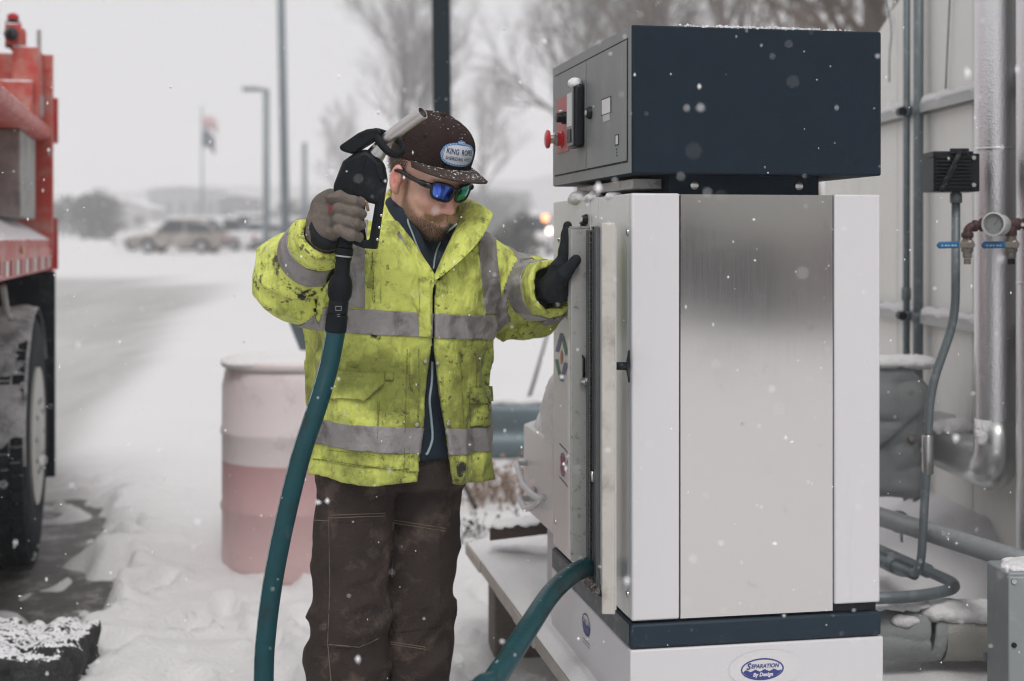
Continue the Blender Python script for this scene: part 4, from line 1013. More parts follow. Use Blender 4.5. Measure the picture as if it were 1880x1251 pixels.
# ================================================================== tank wall and pipework on the right
M_TANK = mat('pale tank cladding', (.80, .80, .765), rough=.6, var=.05, vscale=1.6, dirt=(.68, .68, .64), dscale=3.0, damt=.45, stretch=(1, 1, .3))
M_PIPEG = mat('grey conduit', (.16, .19, .205), rough=.5, metal=.35, var=.22, vscale=14, dirt=(.30, .32, .33), dscale=22, damt=.3)
M_PVC = mat('grey pvc pipe', (.235, .255, .265), rough=.4, var=.08, vscale=8, dirt=(.08, .08, .08), dscale=30, damt=.18)
def stucco_material():
    m = mat('stucco aluminium jacket', (.72, .72, .73), rough=.30, metal=.95, var=.08, vscale=5)
    nt = m.node_tree; N = nt.nodes; L = nt.links; tc = N.new('ShaderNodeTexCoord'); vo = N.new('ShaderNodeTexVoronoi'); vo.inputs['Scale'].default_value = 230; L.new(tc.outputs['Object'], vo.inputs['Vector'])
    bp = N.new('ShaderNodeBump'); bp.inputs['Strength'].default_value = .4; bp.inputs['Distance'].default_value = .002; L.new(vo.outputs['Distance'], bp.inputs['Height']); L.new(bp.outputs[0], N['Principled BSDF'].inputs['Normal'])
    return m
M_STUC = stucco_material()
M_ALUP = mat('smooth pipe jacket', (.66, .67, .67), rough=.30, metal=.85, var=.12, vscale=6)
def wx(Y): return 1.498 - .069*(Y-4.6)
wd_ = Vector((-.069, 1, 0)).normalized(); wn_ = Vector((wd_.y, -wd_.x, 0))
tw = tag(empty('tank_wall', (wx(4.6)+.3, 4.6, 0)), 'pale clad tank wall with sloping top behind the pipes', 'tank')
ends = [6.3, 5.34, 4.62, 3.9, 3.0]
for i in range(4):
    ya, yb = ends[i]-.003, ends[i+1]+.003
    V = []
    for off in (0, .05):
        for y_, z_ in ((ya, -.05), (yb, -.05), (yb, 2.317+.372*(5.54-yb)), (ya, 2.317+.372*(5.54-ya))): V.append((wx(y_)+off, y_, z_))
    obj('panel', V, [(0, 1, 2, 3), (7, 6, 5, 4), (0, 4, 5, 1), (1, 5, 6, 2), (2, 6, 7, 3), (3, 7, 4, 0)], M_TANK, tw, bevel=.004)
V = []
for off in (.055, 2.6):
    for y_, z_ in ((6.3, -.05), (3.0, -.05), (3.0, 2.317+.372*2.54-.03), (6.3, 2.317-.372*.76-.03)): V.append((wx(y_)+off, y_, z_))
obj('shell', V, [(0, 1, 2, 3), (7, 6, 5, 4), (0, 4, 5, 1), (1, 5, 6, 2), (2, 6, 7, 3), (3, 7, 4, 0)], M_TANK, tw)
def wall_pt(px, py, off=0.0):
    k = (px-940)/FPX; Y = (1.498+.3174)/(k+.069); p = W(px, py, Y); return p + Vector((-off, 0, 0))
def wall_z(px, py): return wall_pt(px, py).z
for (py0, py1) in ((205, 178), (565, 592)):
    z = (wall_z(1640, py0) + wall_z(1785, py1))/2
    rl = MB()
    for (a0, a1, b0, b1) in ((-.045, -.001, z-.004, z+.004), (-.045, -.039, z-.030, z-.0045), (-.012, -.001, z-.034, z-.0045)):
        V = []
        for y_ in (6.2, 3.05):
            for (o_, zz) in ((a0, b0), (a1, b0), (a1, b1), (a0, b1)): V.append((wx(y_)+o_, y_, zz))
        rl.add(V, [(0, 1, 2, 3), (7, 6, 5, 4), (0, 4, 5, 1), (1, 5, 6, 2), (2, 6, 7, 3), (3, 7, 4, 0)])
    r_ = rl.build('rail', mat('pale channel rail', (.42, .43, .42), rough=.5, metal=.2, var=.15, vscale=10), tw)
    n = 70; pts = [Vector((wx(y_)-.024, y_, z+.008)) for y_ in np.linspace(6.15, 3.1, n)]
    MB().tube(pts, [.019+.006*math.sin(i*1.9)+.004*math.sin(i*.7) for i in range(n)], 8).build('snow_ledge', M_SNOW, r_, smooth=True)
# hanging cables on the wall
for lab, pts in (('thin dark cable hanging down the upper tank wall', [wall_pt(1752, -40, .012), wall_pt(1748, 80, .015), wall_pt(1743, 168, .013)]), ('thin pale cable slanting down beside the far conduit', [wall_pt(1628, -30, .012), wall_pt(1643, 50, .014), wall_pt(1658, 100, .05), wall_pt(1668, 150, .07)])):
    o = MB().tube(smooth_path(pts, 6), .003, 6).build('cable', M_PIPEG, None, smooth=True); tag(o, lab, 'cable', 'cables on the tank wall')
def conduit(name, label, pts, r, m, cat='conduit', bend=.05, n=12, par=None, group=None):
    o = tag(empty(name, pts[-1] if Vector(pts[-1]).z < Vector(pts[0]).z else pts[0]), label, cat, group)
    MB().tube(bent_path(pts, bend), r, n).build('pipe', m, o, smooth=True); return o
def collar(p, d, r, ln, m, par, name='coupling', n=14):
    return MB().lathe([(r*.9, -ln/2), (r, -ln/2+.003), (r, ln/2-.003), (r*.9, ln/2)], n, axis_matrix(p, d)).build(name, m, par, smooth=40)
c1 = conduit('conduit', 'thinner vertical grey conduit nearest the dispenser on the tank wall', [W(1665, -300, 5.05), W(1664, 1010, 5.05)], .0125, M_PIPEG)
for y_ in (205, 580): collar(W(1664, y_, 5.05), (0, 0, 1), .021, .03, M_PIPEG, c1, 'clamp')
collar(W(1664, 540, 5.05), (0, 0, 1), .017, .045, M_PIPEG, c1)
MB().lathe([(.016, -.02), (.016, .02)], 12, axis_matrix(W(1655, 205, 4.99), (0, 1, 0))).build('clamp_bolt', M_BLACK, c1, smooth=40)
MB().lathe([(.016, -.02), (.016, .02)], 12, axis_matrix(W(1655, 580, 4.99), (0, 1, 0))).build('clamp_bolt', M_BLACK, c1, smooth=40)
c2 = conduit('conduit', 'thicker vertical grey conduit on the tank wall', [W(1687, -300, 5.0), W(1685, 990, 5.0)], .0180, M_PIPEG)
for y_ in (203, 581):
    collar(W(1687 if y_ < 300 else 1686, y_, 5.0), (0, 0, 1), .0235, .026, M_PIPEG, c2, 'clamp')
    a = W(1687, y_, 5.0); MB().box((-.004, -.012, -.01), (.075, .012, .01), Matrix.Translation(a)).build('bracket', M_PIPEG, c2)
# big insulated duct with elbow
dz = W(1829, 838, 4.15); e1 = W(1723, 815, 4.66)
dt = tag(empty('insulated_duct', dz), 'large silver insulated duct with elbow at the bottom', 'duct')
path = [Vector((W(1829, 0, 4.15).x, 4.15, 3.4)), Vector((W(1829, 0, 4.15).x, 4.15, W(0, 775, 4.15).z))]
MB().tube(path, .0615, 36).build('riser', M_STUC, dt, smooth=40)
MB().lathe([(.0622, -.004), (.0632, -.002), (.0632, .003), (.0622, .005)], 36, Matrix.Translation(W(1829, 275, 4.15)), cap=False).build('seam', M_ALUP, dt, smooth=True)
eb = bent_path([path[1]+Vector((0, 0, .01)), Vector((path[1].x, 4.15, e1.z+.0)), e1], .13, 12)
MB().tube(eb, [.0632 + .008*min(1, i/8) for i in range(len(eb))], 32).build('elbow', M_ALUP, dt, smooth=True)
dr = (e1 - Vector((path[1].x, 4.15, e1.z))).normalized()
for f, r_, l_ in ((-.005, .070, .018), (-.045, .067, .008), (-.13, .0665, .012), (-.17, .066, .006)):
    MB().lathe([(r_*.95, -l_/2), (r_, -l_/3), (r_, l_/3), (r_*.95, l_/2)], 32, axis_matrix(e1+dr*(f+.05), dr)).build('flange', M_ALUP if f != -.13 else mat('pale band', (.6, .58, .53), rough=.4, metal=.5), dt, smooth=40)
snow_lump('snow_cap', [(e1+dr*-.10+Vector((0, 0, .062)), .06, .10, .030), (e1+dr*-.19+Vector((0, -.0, .075)), .045, .06, .036), (e1+Vector((0, 0, .075)), .06, .06, .03)], dt, .006, 4)
snow_lump('snow_cap', [(W(1798, 793, 4.08), .012, .012, .030), (W(1806, 805, 4.075), .010, .010, .018)], dt, .004, 6)
d2_ = tag(empty('insulated_duct', W(1905, 1240, 3.95)), 'second silver duct cut by the right edge of the photo', 'duct')
px_ = W(1911, 0, 3.95).x
MB().tube([Vector((px_, 3.95, 3.3)), Vector((px_, 3.95, .2))], .066, 32).build('riser', M_STUC, d2_, smooth=40)
MB().lathe([(.0665, -.004), (.068, 0), (.0665, .004)], 32, Matrix.Translation((px_, 3.95, W(0, 520, 3.95).z)), cap=False).build('seam', M_ALUP, d2_, smooth=True)
# canvas-wrapped valve
M_CANV = mat('grey insulating canvas', (.27, .285, .29), rough=.75, var=.18, vscale=9, bump=.25, bscale=160, dirt=(.20, .21, .21), dscale=14, damt=.4)
cc = W(1632, 790, 4.66)
cw = tag(empty('insulation_wrap', cc), 'grey canvas insulation jacket strapped around a valve beside the dispenser', 'insulation')
def fwrap(P):
    q = P - A3(cc)
    d = rbox(P, (cc.x-.03, cc.y, cc.z-.02), (.135, .11, .19), .05)
    d = smin(d, rbox(P, (cc.x-.05, cc.y, cc.z+.15), (.115, .09, .07), .04), .03)
    fold = q[:, 2] - .9*q[:, 0] - .01                       # the diagonal overlap
    d = d - .012*(1/(1+np.exp(-fold/.004)))
    d += .012*(ridge(vnoise(P*np.array([1.0, 1, 1.6], np.float32) + .4*P[:, [2, 0, 1]], 9, 3), 2)-.4) + .005*(vnoise(P, 26, 5)-.5)
    return d
v, q = surfnet(fwrap, np.array(cc)-np.array([.26, .2, .30]), np.array(cc)+np.array([.18, .2, .31]), .006)
fast_mesh('jacket', v, q, M_CANV, cw)
for px, py in ((1674, 806), (1619, 780), (1672, 722)):
    p_ = W(px, py, 4.545); MB().lathe([(.004, -.012), (.0115, -.010), (.0135, -.004), (.010, .003), (.005, .004)], 16, axis_matrix(p_, (0, -1, 0))).build('snap_button', mat('dull brass snap', (.30, .28, .25), rough=.45, metal=.5), cw, smooth=40)
snow_lump('snow_cap', [(cc+Vector((-.09+.06*k, -.03, .225)), .06, .09, .022) for k in range(4)], cw, .006, 9)
# black finned junction box with its conduit
jb = tag(empty('junction_box', W(1756, 356, 4.02)), 'black finned junction box on the silver duct', 'junction box')
a = W(1714, 352, 3.97); b = W(1799, 282, 3.97)
MB().box((a.x, 3.97, a.z), (b.x, 4.075, b.z)).build('housing', M_BLACK, jb, bevel=.003)
nf = 9
for k in range(nf):
    z = a.z+.012 + (b.z-a.z-.024)*k/(nf-1)
    MB().box((a.x+.006, 3.958, z-.0022), (b.x-.026, 3.9695, z+.0022)).build('fin', M_BLACK, jb, bevel=.0008)
MB().box((a.x-.003, 3.962, b.z-.012), (b.x-.02, 4.07, b.z+.006)).build('lid', M_BLACK, jb, bevel=.003)
MB().tube(smooth_path([W(1762, 276, 3.955), W(1752, 302, 3.945), W(1738, 330, 3.945), W(1728, 352, 3.955)], 5), .007, 8).build('strap', M_RUBBER, jb, smooth=True)
MB().box((-.030, -.006, -.008), (.022, .006, .008), Matrix.Translation(W(1764, 278, 3.955))).build('buckle', M_RUBBER, jb, bevel=.003)
for py in (290, 340): MB().lathe([(.006, -.006), (.006, .006)], 10, axis_matrix(W(1787, py, 3.962), (0, 1, 0))).build('screw', M_STEEL, jb, smooth=40)
lo_ = W(1650, 1052, 4.28)
c3 = conduit('conduit', 'bent grey conduit running down from the black junction box', [W(1755, 352, 4.02), W(1754, 585, 4.02), W(1708, 715, 4.02), W(1700, 880, 4.02), W(1690, 1052, 4.02), lo_, W(1590, 1020, 4.5)], .0125, M_PIPEG, bend=.07)
collar(W(1755, 364, 4.02), (0, 0, 1), .017, .028, M_PIPEG, c3, 'gland'); collar(W(1703, 835, 4.02), (0, 0, 1), .016, .11, M_STEEL, c3)
# valves and gauge
M_IRON = mat('brown iron fitting', (.075, .04, .038), rough=.6, metal=.3, var=.4, vscale=30)
M_BRASS = mat('dull brass valve', (.24, .215, .19), rough=.45, metal=.7, var=.3, vscale=40, snow=.35)
M_BLUEH = mat('blue lever', (.015, .13, .30), rough=.45, var=.15, vscale=20)
gv = tag(empty('gauge_manifold', W(1830, 415, 3.9)), 'brown pipe manifold with round pressure gauge and two blue levers', 'manifold')
YV = 3.9
MB().tube(bent_path([W(1776, 445, YV), W(1776, 417, YV), W(1806, 413, YV)], .03, 8), .0125, 12).build('elbow', M_IRON, gv, smooth=True)
collar(W(1776, 432, YV), (0, 0, 1), .0165, .014, M_IRON, gv, 'elbow_rim'); collar(W(1790, 415, YV), (1, 0, 0), .0165, .012, M_IRON, gv, 'elbow_rim'); collar(W(1804, 413, YV+.005), (1, 0, 0), .0185, .016, M_IRON, gv, 'union', 8)
MB().tube([W(1800, 413, YV), W(1960, 411, YV)], .011, 12).build('cross_pipe', M_IRON, gv, smooth=True)
collar(W(1856, 412, YV), (1, 0, 0), .017, .05, M_IRON, gv, 'tee'); collar(W(1856, 424, YV), (0, 0, 1), .016, .03, M_IRON, gv, 'tee_leg'); collar(W(1884, 411, YV), (1, 0, 0), .0155, .02, M_IRON, gv, 'coupling')
gd = Vector((-.62, -.78, .04)).normalized(); gp = W(1826, 412, YV-.075)
g = MB().lathe([(.026, -.05), (.029, -.045), (.029, 0), (.0325, .002), (.0325, .010), (.0285, .011), (.0283, .0040)], 28, axis_matrix(gp, gd)).build('gauge', mat('pale gauge case', (.55, .56, .56), rough=.35, var=.05), gv, smooth=40)
MB().lathe([(.0001, .0045), (.0282, .0045)], 28, axis_matrix(gp, gd), cap=False).build('dial', mat('gauge dial', (.24, .25, .25), rough=.35, var=.05), g)
E = axis_matrix(gp, gd)
tk = [];
for k in range(21):
    an = R(225-270*k/20); r0 = .020 if k % 5 else .0175
    c_, s_ = math.cos(an), math.sin(an); w_ = .0005
    tk.append(([(r0*c_-w_*s_, r0*s_+w_*c_), (.0235*c_-w_*s_, .0235*s_+w_*c_), (.0235*c_+w_*s_, .0235*s_-w_*c_), (r0*c_+w_*s_, r0*s_-w_*c_)], [(0, 1, 2, 3)]))
tk.append(quad2d([(-.0008, -.004), (.0008, -.004), (.013, .017), (.0122, .0176)]))
decal('dial_marks', tk, E @ Matrix.Translation((0, 0, .0052)), M_INK, g)
MB().tube([gp-gd*.05, gp-gd*.05+Vector((.012, .03, 0)), W(1838, 413, YV)], .008, 8).build('gauge_stem', M_IRON, gv, smooth=True)
for px, lv in ((1776, (1719, 1760)), (1857, (1801, 1845))):
    p_ = W(px, 452, YV)
    vb = MB().lathe([(.010, -.034), (.013, -.030), (.013, -.018), (.017, -.014), (.017, .014), (.013, .018), (.013, .03)], 8, Matrix.Translation(p_)).build('valve_body', M_BRASS, gv, smooth=30)
    MB().lathe([(.013, 0), (.012, .018), (.007, .02), (.007, .026)], 8, axis_matrix(p_+Vector((0, -.012, .004)), (0, -1, 0))).build('packing_nut', M_BRASS, vb)
    MB().lathe([(.010, -.05), (.010, -.035)], 8, Matrix.Translation(p_)).build('drain_plug', M_BLACK if px > 1800 else M_BRASS, vb)
    y_ = YV-.04
    a = W(lv[0], 451, y_); b = W(px+2, 450, y_)
    MB().box((a.x+.05, y_-.002, a.z-.006), (b.x+.010, y_+.002, b.z+.008)).build('lever_strap', M_BRASS, vb, bevel=.001)
    e_ = W(lv[1], 450, y_)
    MB().prism([(a.x+.006, a.z-.0085), (e_.x, e_.z-.0085), (e_.x, e_.z+.010), (a.x+.008, a.z+.0105), (a.x, a.z+.001)], y_-.006, y_+.005).build('lever', M_BLUEH, vb, bevel=.003)
    mk = MB()
    for k in range(5): mk.box((a.x+.012+.009*k, y_-.0066, a.z-.002), (a.x+.017+.009*k+(.002 if k % 2 else 0), y_-.0062, a.z+.002))
    mk.build('lever_print', mat('pale lever print', (.35, .5, .65), rough=.5), vb)
# plastic drain line, conduit loop
c4 = conduit('drain_pipe', 'straight grey plastic pipe slanting across behind the dispenser', [W(1540, 925, 4.55), W(1905, 1040, 3.62)], .0285, M_PVC, 'pipe', n=20)
a = W(1650, 958, 4.30); dr_ = (W(1905, 1040, 3.62)-W(1540, 925, 4.55)).normalized()
collar(a, dr_, .0335, .016, M_PIPEG, c4, 'clamp', 20); MB().tube([a+Vector((0, -.03, -.02)), a+Vector((0, -.032, -.055))], .005, 8).build('clamp_screw', M_STEEL, c4, smooth=True)
c5 = conduit('conduit', 'grey conduit loop bending back under the plastic pipe', [W(1570, 990, 4.6), W(1695, 1045, 4.25), W(1768, 1078, 4.02), W(1690, 1096, 3.9), W(1560, 1100, 3.86)], .0165, M_PIPEG, bend=.09, n=14)
collar(W(1700, 1047, 4.235), W(1768, 1078, 4.02)-W(1695, 1045, 4.25), .0215, .03, M_PIPEG, c5)
c6 = conduit('conduit', 'short grey conduit beside the loop behind the dispenser', [W(1570, 1005, 4.4), W(1640, 1038, 4.2), W(1680, 1056, 4.1)], .0155, M_PIPEG, n=12)
collar(W(1636, 1036, 4.21), W(1680, 1056, 4.1)-W(1570, 1005, 4.4), .021, .035, M_PIPEG, c6)
# lower insulated pipe with cuff and snow
lp = tag(empty('insulated_pipe', W(1720, 1210, 4.0)), 'low insulated pipe capped with snow beside the grey enclosure', 'pipe')
ya = 4.0; za = W(0, 1160, ya).z
X = lambda px: W(px, 0, ya).x
MB().lathe([(.079, 0), (.079, X(1776)-X(1725)), (.0765, X(1776)-X(1725)+.001), (.0765, X(1900)-X(1725))], 32, axis_matrix((X(1725), ya, za), (1, 0, -.02))).build('metal_jacket', mat('dusty metal jacket', (.36, .36, .33), rough=.55, metal=.4, var=.15, vscale=20, bump=.35, bscale=200), lp, smooth=40)
def fcuff(P):
    d1_ = capsule(P, (X(1560), ya, za), (X(1690), ya, za), .0805, .0835); d1_ = np.maximum(d1_, P[:, 0]-X(1697))
    d1_ += .010*(ridge(vnoise(P*np.array([.8, 1.6, 1.6], np.float32), 13, 4), 2)-.35)
    d2_ = np.maximum(capsule(P, (X(1690), ya, za), (X(1735), ya, za), .079), np.abs(P[:, 0]-X(1714)-.15*(P[:, 2]-za))-.018) + .004*(vnoise(P, 40, 2)-.5)
    return np.minimum(d1_, d2_)
v, q = surfnet(fcuff, (X(1590), ya-.11, za-.11), (X(1745), ya+.11, za+.11), .0055)
fast_mesh('canvas_cuff', v, q, M_CANV, lp)
snow_lump('snow_cap', [(Vector((X(1700)+.022*k, ya-.012, za+.066-.001*k)), .035, .070, .026) for k in range(9)], lp, .006, 14)
snow_lump('snow_cap', [(Vector((X(1600)+.03*k, ya-.02, za+.088)), .035, .06, .016) for k in range(5)], lp, .005, 15)
snow_lump('snow_cap', [(Vector((X(1640)+.03*k, ya-.065, za+.048)), .025, .02, .016) for k in range(2)], lp, .005, 16)
# grey electrical enclosure
ec = W(1852, 1058, 3.3)
en = tag(empty('electrical_enclosure', (ec.x+.15, ec.y+.07, .2)), 'grey electrical enclosure with screws in the lower right corner', 'enclosure')
EM = Matrix(((.998, -.06, 0, ec.x), (.06, .998, 0, ec.y), (0, 0, 1, 0), (0, 0, 0, 1)))
M_ENC = mat('grey enclosure paint', (.24, .265, .27), rough=.45, var=.06, vscale=6, dirt=(.33, .34, .34), dscale=20, damt=.25)
MB().box((.006, .018, -.05), (.42, .148, ec.z+.004), EM).build('body', M_ENC, en, bevel=.006)
MB().box((0, 0, .0), (.426, .016, ec.z-.002), EM).build('door', M_ENC, en, bevel=.004)
MB().box((.0, .146, ec.z-.24), (.02, .152, ec.z-.22), EM).build('hinge', M_PIPEG, en)
for zz in (.012, .16):
    MB().lathe([(.006, 0), (.006, .003), (.003, .0035)], 12, axis_matrix(EM @ Vector((.012, -.0005, ec.z-zz)), (0, -1, 0))).build('screw', M_STEEL if zz < .1 else M_BLACK, en, smooth=40)
snow_lump('snow_cap', [(EM @ Vector((.06+.05*k, .08, ec.z+.004)), .05, .06, .010) for k in range(7)], en, .005, 17)
# snow bank banked up under the pipes
def snow_bank():
    xs = np.linspace(.75, 2.2, 90); ys = np.linspace(3.05, 6.0, 120); X_, Y_ = np.meshgrid(xs, ys, indexing='ij'); P = np.stack([X_, Y_, np.zeros_like(X_)], -1).astype(np.float32)
    t = np.clip((X_ - (wx(Y_)-.75))/.75, 0, 1)
    Z = .10 + .19*np.clip((Y_-3.3)/.6, 0, 1) + .33*t**1.5*np.clip((Y_-4.0)/.5, 0, 1) + .03*(vnoise(P, 5, 3)-.5) + .012*(vnoise(P, 22, 4)-.5)
    Z *= np.clip((X_-.75)/.15, 0, 1)
    idx = np.arange(X_.size).reshape(X_.shape); Q = np.stack([idx[:-1, :-1], idx[1:, :-1], idx[1:, 1:], idx[:-1, 1:]], -1).reshape(-1, 4)
    kind(fast_mesh('snow_bank', np.stack([X_, Y_, Z], -1).reshape(-1, 3), Q, M_SNOW), 'structure')
snow_bank()

# ================================================================== drum
def drum_material():
    m = bpy.data.materials.new('milky plastic drum'); m.use_nodes = True; nt = m.node_tree; N = nt.nodes; L = nt.links; b = N['Principled BSDF']; b.inputs['Roughness'].default_value = .42
    tc = N.new('ShaderNodeTexCoord'); sx = N.new('ShaderNodeSeparateXYZ'); L.new(tc.outputs['Object'], sx.inputs[0])
    n = N.new('ShaderNodeTexNoise'); n.inputs['Scale'].default_value = 4; n.inputs['Detail'].default_value = 6; L.new(tc.outputs['Object'], n.inputs['Vector'])
    ma = N.new('ShaderNodeMath'); ma.operation = 'MULTIPLY_ADD'; ma.inputs[1].default_value = .006; L.new(n.outputs[0], ma.inputs[0]); L.new(sx.outputs[2], ma.inputs[2])
    r = N.new('ShaderNodeMapRange'); r.inputs['From Min'].default_value = .612; r.inputs['From Max'].default_value = .618; L.new(ma.outputs[0], r.inputs[0])
    lowr = N.new('ShaderNodeMapRange'); lowr.inputs['From Min'].default_value = .2; lowr.inputs['From Max'].default_value = .62; L.new(sx.outputs[2], lowr.inputs[0])
    lo = N.new('ShaderNodeMix'); lo.data_type = 'RGBA'; lo.inputs[6].default_value = (.60, .44, .435, 1); lo.inputs[7].default_value = (.50, .30, .31, 1); L.new(lowr.outputs[0], lo.inputs[0])
    mx = N.new('ShaderNodeMix'); mx.data_type = 'RGBA'; mx.inputs[7].default_value = (.70, .64, .64, 1); L.new(r.outputs[0], mx.inputs[0]); L.new(lo.outputs[2], mx.inputs[6])
    n5 = N.new('ShaderNodeTexNoise'); n5.inputs['Scale'].default_value = 11; n5.inputs['Detail'].default_value = 10; n5.inputs['Roughness'].default_value = .72; L.new(tc.outputs['Object'], n5.inputs['Vector'])
    r5 = N.new('ShaderNodeMapRange'); r5.inputs['From Min'].default_value = .53; r5.inputs['From Max'].default_value = .74; r5.inputs['To Max'].default_value = .6; L.new(n5.outputs[0], r5.inputs[0])
    m5 = N.new('ShaderNodeMix'); m5.data_type = 'RGBA'; m5.inputs[7].default_value = (.40, .33, .32, 1); L.new(r5.outputs[0], m5.inputs[0]); L.new(mx.outputs[2], m5.inputs[6]); L.new(m5.outputs[2], b.inputs['Base Color'])
    b.inputs['Subsurface Weight'].default_value = .25; b.inputs['Subsurface Radius'].default_value = (.03, .015, .015); b.inputs['Subsurface Scale'].default_value = .6
    return m
DX, DY = W(543, 0, 5.82).x, 5.82; DZ = zgf(DX, DY)+.0
dr_ = tag(empty('plastic_drum', (DX, DY, DZ)), 'milky plastic drum with pink liquid in its lower half', 'drum')
Rb = .297
SCL = .965
prof = [(Rb-.05, 0), (Rb-.02, .006), (Rb-.004, .03), (Rb, .08), (Rb, .275), (Rb+.006, .288), (Rb+.006, .302), (Rb, .315), (Rb, .59), (Rb+.006, .603), (Rb+.006, .617), (Rb, .63), (Rb-.001, .80), (Rb-.012, .86), (Rb-.02, .872), (Rb-.004, .876), (Rb+.004, .884), (Rb+.004, .904), (Rb-.006, .910), (Rb-.02, .905), (Rb-.03, .885)]
MB().lathe([(a, b*SCL) for a, b in prof], 56, Matrix.Translation((DX, DY, DZ))).build('shell', drum_material(), dr_, smooth=60)
snow_lump('snow_lid', [(Vector((DX+a*.12, DY+b*.12, DZ+.900*SCL)), .16, .16, .022) for a in (-1, 0, 1) for b in (-1, 0, 1)], dr_, .009, 2)

# ================================================================== dump truck
TO = Vector((-1.985, 5.94, 0)); TD = Vector((-.231, .973, 0)).normalized(); TN = Vector((TD.y, -TD.x, 0))
TZ = zgf(TO.x, TO.y) + .005
TM = Matrix(((TD.x, TN.x, 0, TO.x), (TD.y, TN.y, 0, TO.y), (0, 0, 1, 0), (0, 0, 0, 1)))     # x: towards the tailgate, y: outwards to the camera side
M_ORED = mat('orange red truck paint', (.47, .055, .038), rough=.55, var=.2, vscale=3, dirt=(.42, .25, .21), dscale=6, damt=.62, snow=.78, snscale=16, coat=.15)
M_DRED = mat('deep red truck paint', (.42, .018, .022), rough=.5, var=.2, vscale=3, dirt=(.26, .14, .12), dscale=6, damt=.45)
M_SALT = mat('salt-stained grey steel', (.33, .33, .31), rough=.7, var=.25, vscale=5, dirt=(.16, .16, .16), dscale=7, damt=.5)
M_UNDER = mat('dirty black chassis', (.008, .014, .019), spec=.2, rough=.8, var=.5, vscale=9, dirt=(.09, .09, .09), dscale=9, damt=.35)
tk_ = tag(empty('dump_truck', TM @ Vector((0, -1.0, TZ))), 'orange-red dump truck, its rear wheel and tailgate post at left edge', 'truck')
def tbox(name, lo, hi, m, par=tk_, bevel=.006): return MB().box(lo, hi, TM).build(name, m, par, bevel=bevel)
BX0 = -2.1
def tprism(name, pts, a, b, m, par=tk_, bevel=.006):
    """(y, z) section run along x"""
    n = len(pts); V = [TM @ Vector((a, p[0], p[1])) for p in pts] + [TM @ Vector((b, p[0], p[1])) for p in pts]
    F = [tuple(range(n)), tuple(range(2*n-1, n-1, -1))] + [(i, i+n, (i+1) % n+n, (i+1) % n) for i in range(n)]
    return obj(name, V, F, m, par, bevel=bevel)
tprism('lower_rail', [(-.16, 1.36), (.0, 1.36), (.0, 1.50), (-.16, 1.595)], BX0, .655, M_ORED)
tprism('side_wall', [(-.20, 1.38), (-.168, 1.60), (-.168, 1.96), (-.20, 1.96)], BX0, .64, M_ORED)
tprism('top_rail', [(-.21, 1.955), (-.03, 1.955), (.0, 1.975), (.0, 2.015), (-.10, 2.06), (-.21, 2.06)], BX0, .655, M_ORED)
tprism('upper_board', [(-.26, 2.05), (-.215, 2.062), (-.215, 2.20), (-.26, 2.20)], BX0, .30, M_DRED)
tbox('body_rib', (-1.1, -.167, 1.60), (-.97, -.06, 1.953), M_ORED); 
tbox('rear_panel', (-.10, -.166, 1.592), (.55, -.055, 1.953), M_SALT)
# reflective tape: alternating red and white blocks
for k in range(22):
    a = .64 - .17*k
    tbox('tape_block', (a-.083, .0006, 1.372), (a, .003, 1.425), mat('white tape', (.55, .56, .55), rough=.4, var=.2, vscale=20) if k % 2 == 0 else mat('red tape', (.33, .04, .05), rough=.4, var=.2, vscale=20), bevel=0)
MB().lathe([(.016, 0), (.016, .006), (.01, .008)], 12, TM @ Matrix.Translation((-.62, .001, 1.462)) @ Matrix.Rotation(R(-90), 4, 'X')).build('side_marker', mat('amber marker', (.40, .26, .10), rough=.3), tk_, smooth=40)
# rear corner post, tailgate and latch gear
tbox('corner_post', (.40, -.14, 2.05), (.655, -.03, 2.36), M_ORED)
tbox('post_leg', (.34, -.20, 2.055), (.396, -.05, 2.20), M_ORED)
tbox('post_plate', (.505, -.20, 2.062), (.63, -.026, 2.16), M_SALT)
tbox('tailgate_flange', (.66, -.34, 1.10), (.70, .012, 2.36), M_ORED)
tbox('tailgate', (.70, -2.45, 1.30), (.78, -.05, 2.30), M_ORED)
tbox('hinge_plate', (.702, .0, 1.95), (.74, .030, 2.16), M_DRED, bevel=.003); tbox('hinge_plate', (.702, .0, 1.36), (.74, .030, 1.60), M_DRED, bevel=.003)
tbox('lamp_bracket', (.66, -.06, 2.36), (.675, -.04, 2.47), M_SALT, bevel=.002)
MB().tube([TM @ Vector((.05, -.30, 2.33)), TM @ Vector((.22, -.2, 2.13))], .022, 8).build('tarp_arm', M_ORED, tk_, smooth=True)
lt = MB(); lt.tube([TM @ Vector((.36, -.14, 2.405)), TM @ Vector((.60, -.14, 2.405))], .026, 10); lt.tube([TM @ Vector((.44, -.14, 2.355)), TM @ Vector((.44, -.14, 2.47))], .034, 10)
lt.tube([TM @ Vector((.30, -.14, 2.405)), TM @ Vector((.36, -.14, 2.405))], [.01, .032], 10)
lt.build('latch_cylinder', M_BLACK, tk_, smooth=40)
for xx in (.40, .53, .60): tbox('latch_ear', (xx, -.17, 2.362), (xx+.02, -.10, 2.46), M_ORED, bevel=.006)
MB().lathe([(.012, 0), (.026, .006), (.026, .026), (.01, .036)], 10, TM @ Matrix.Translation((.44, -.14, 2.472))).build('latch_knob', M_DRED, tk_, smooth=40)
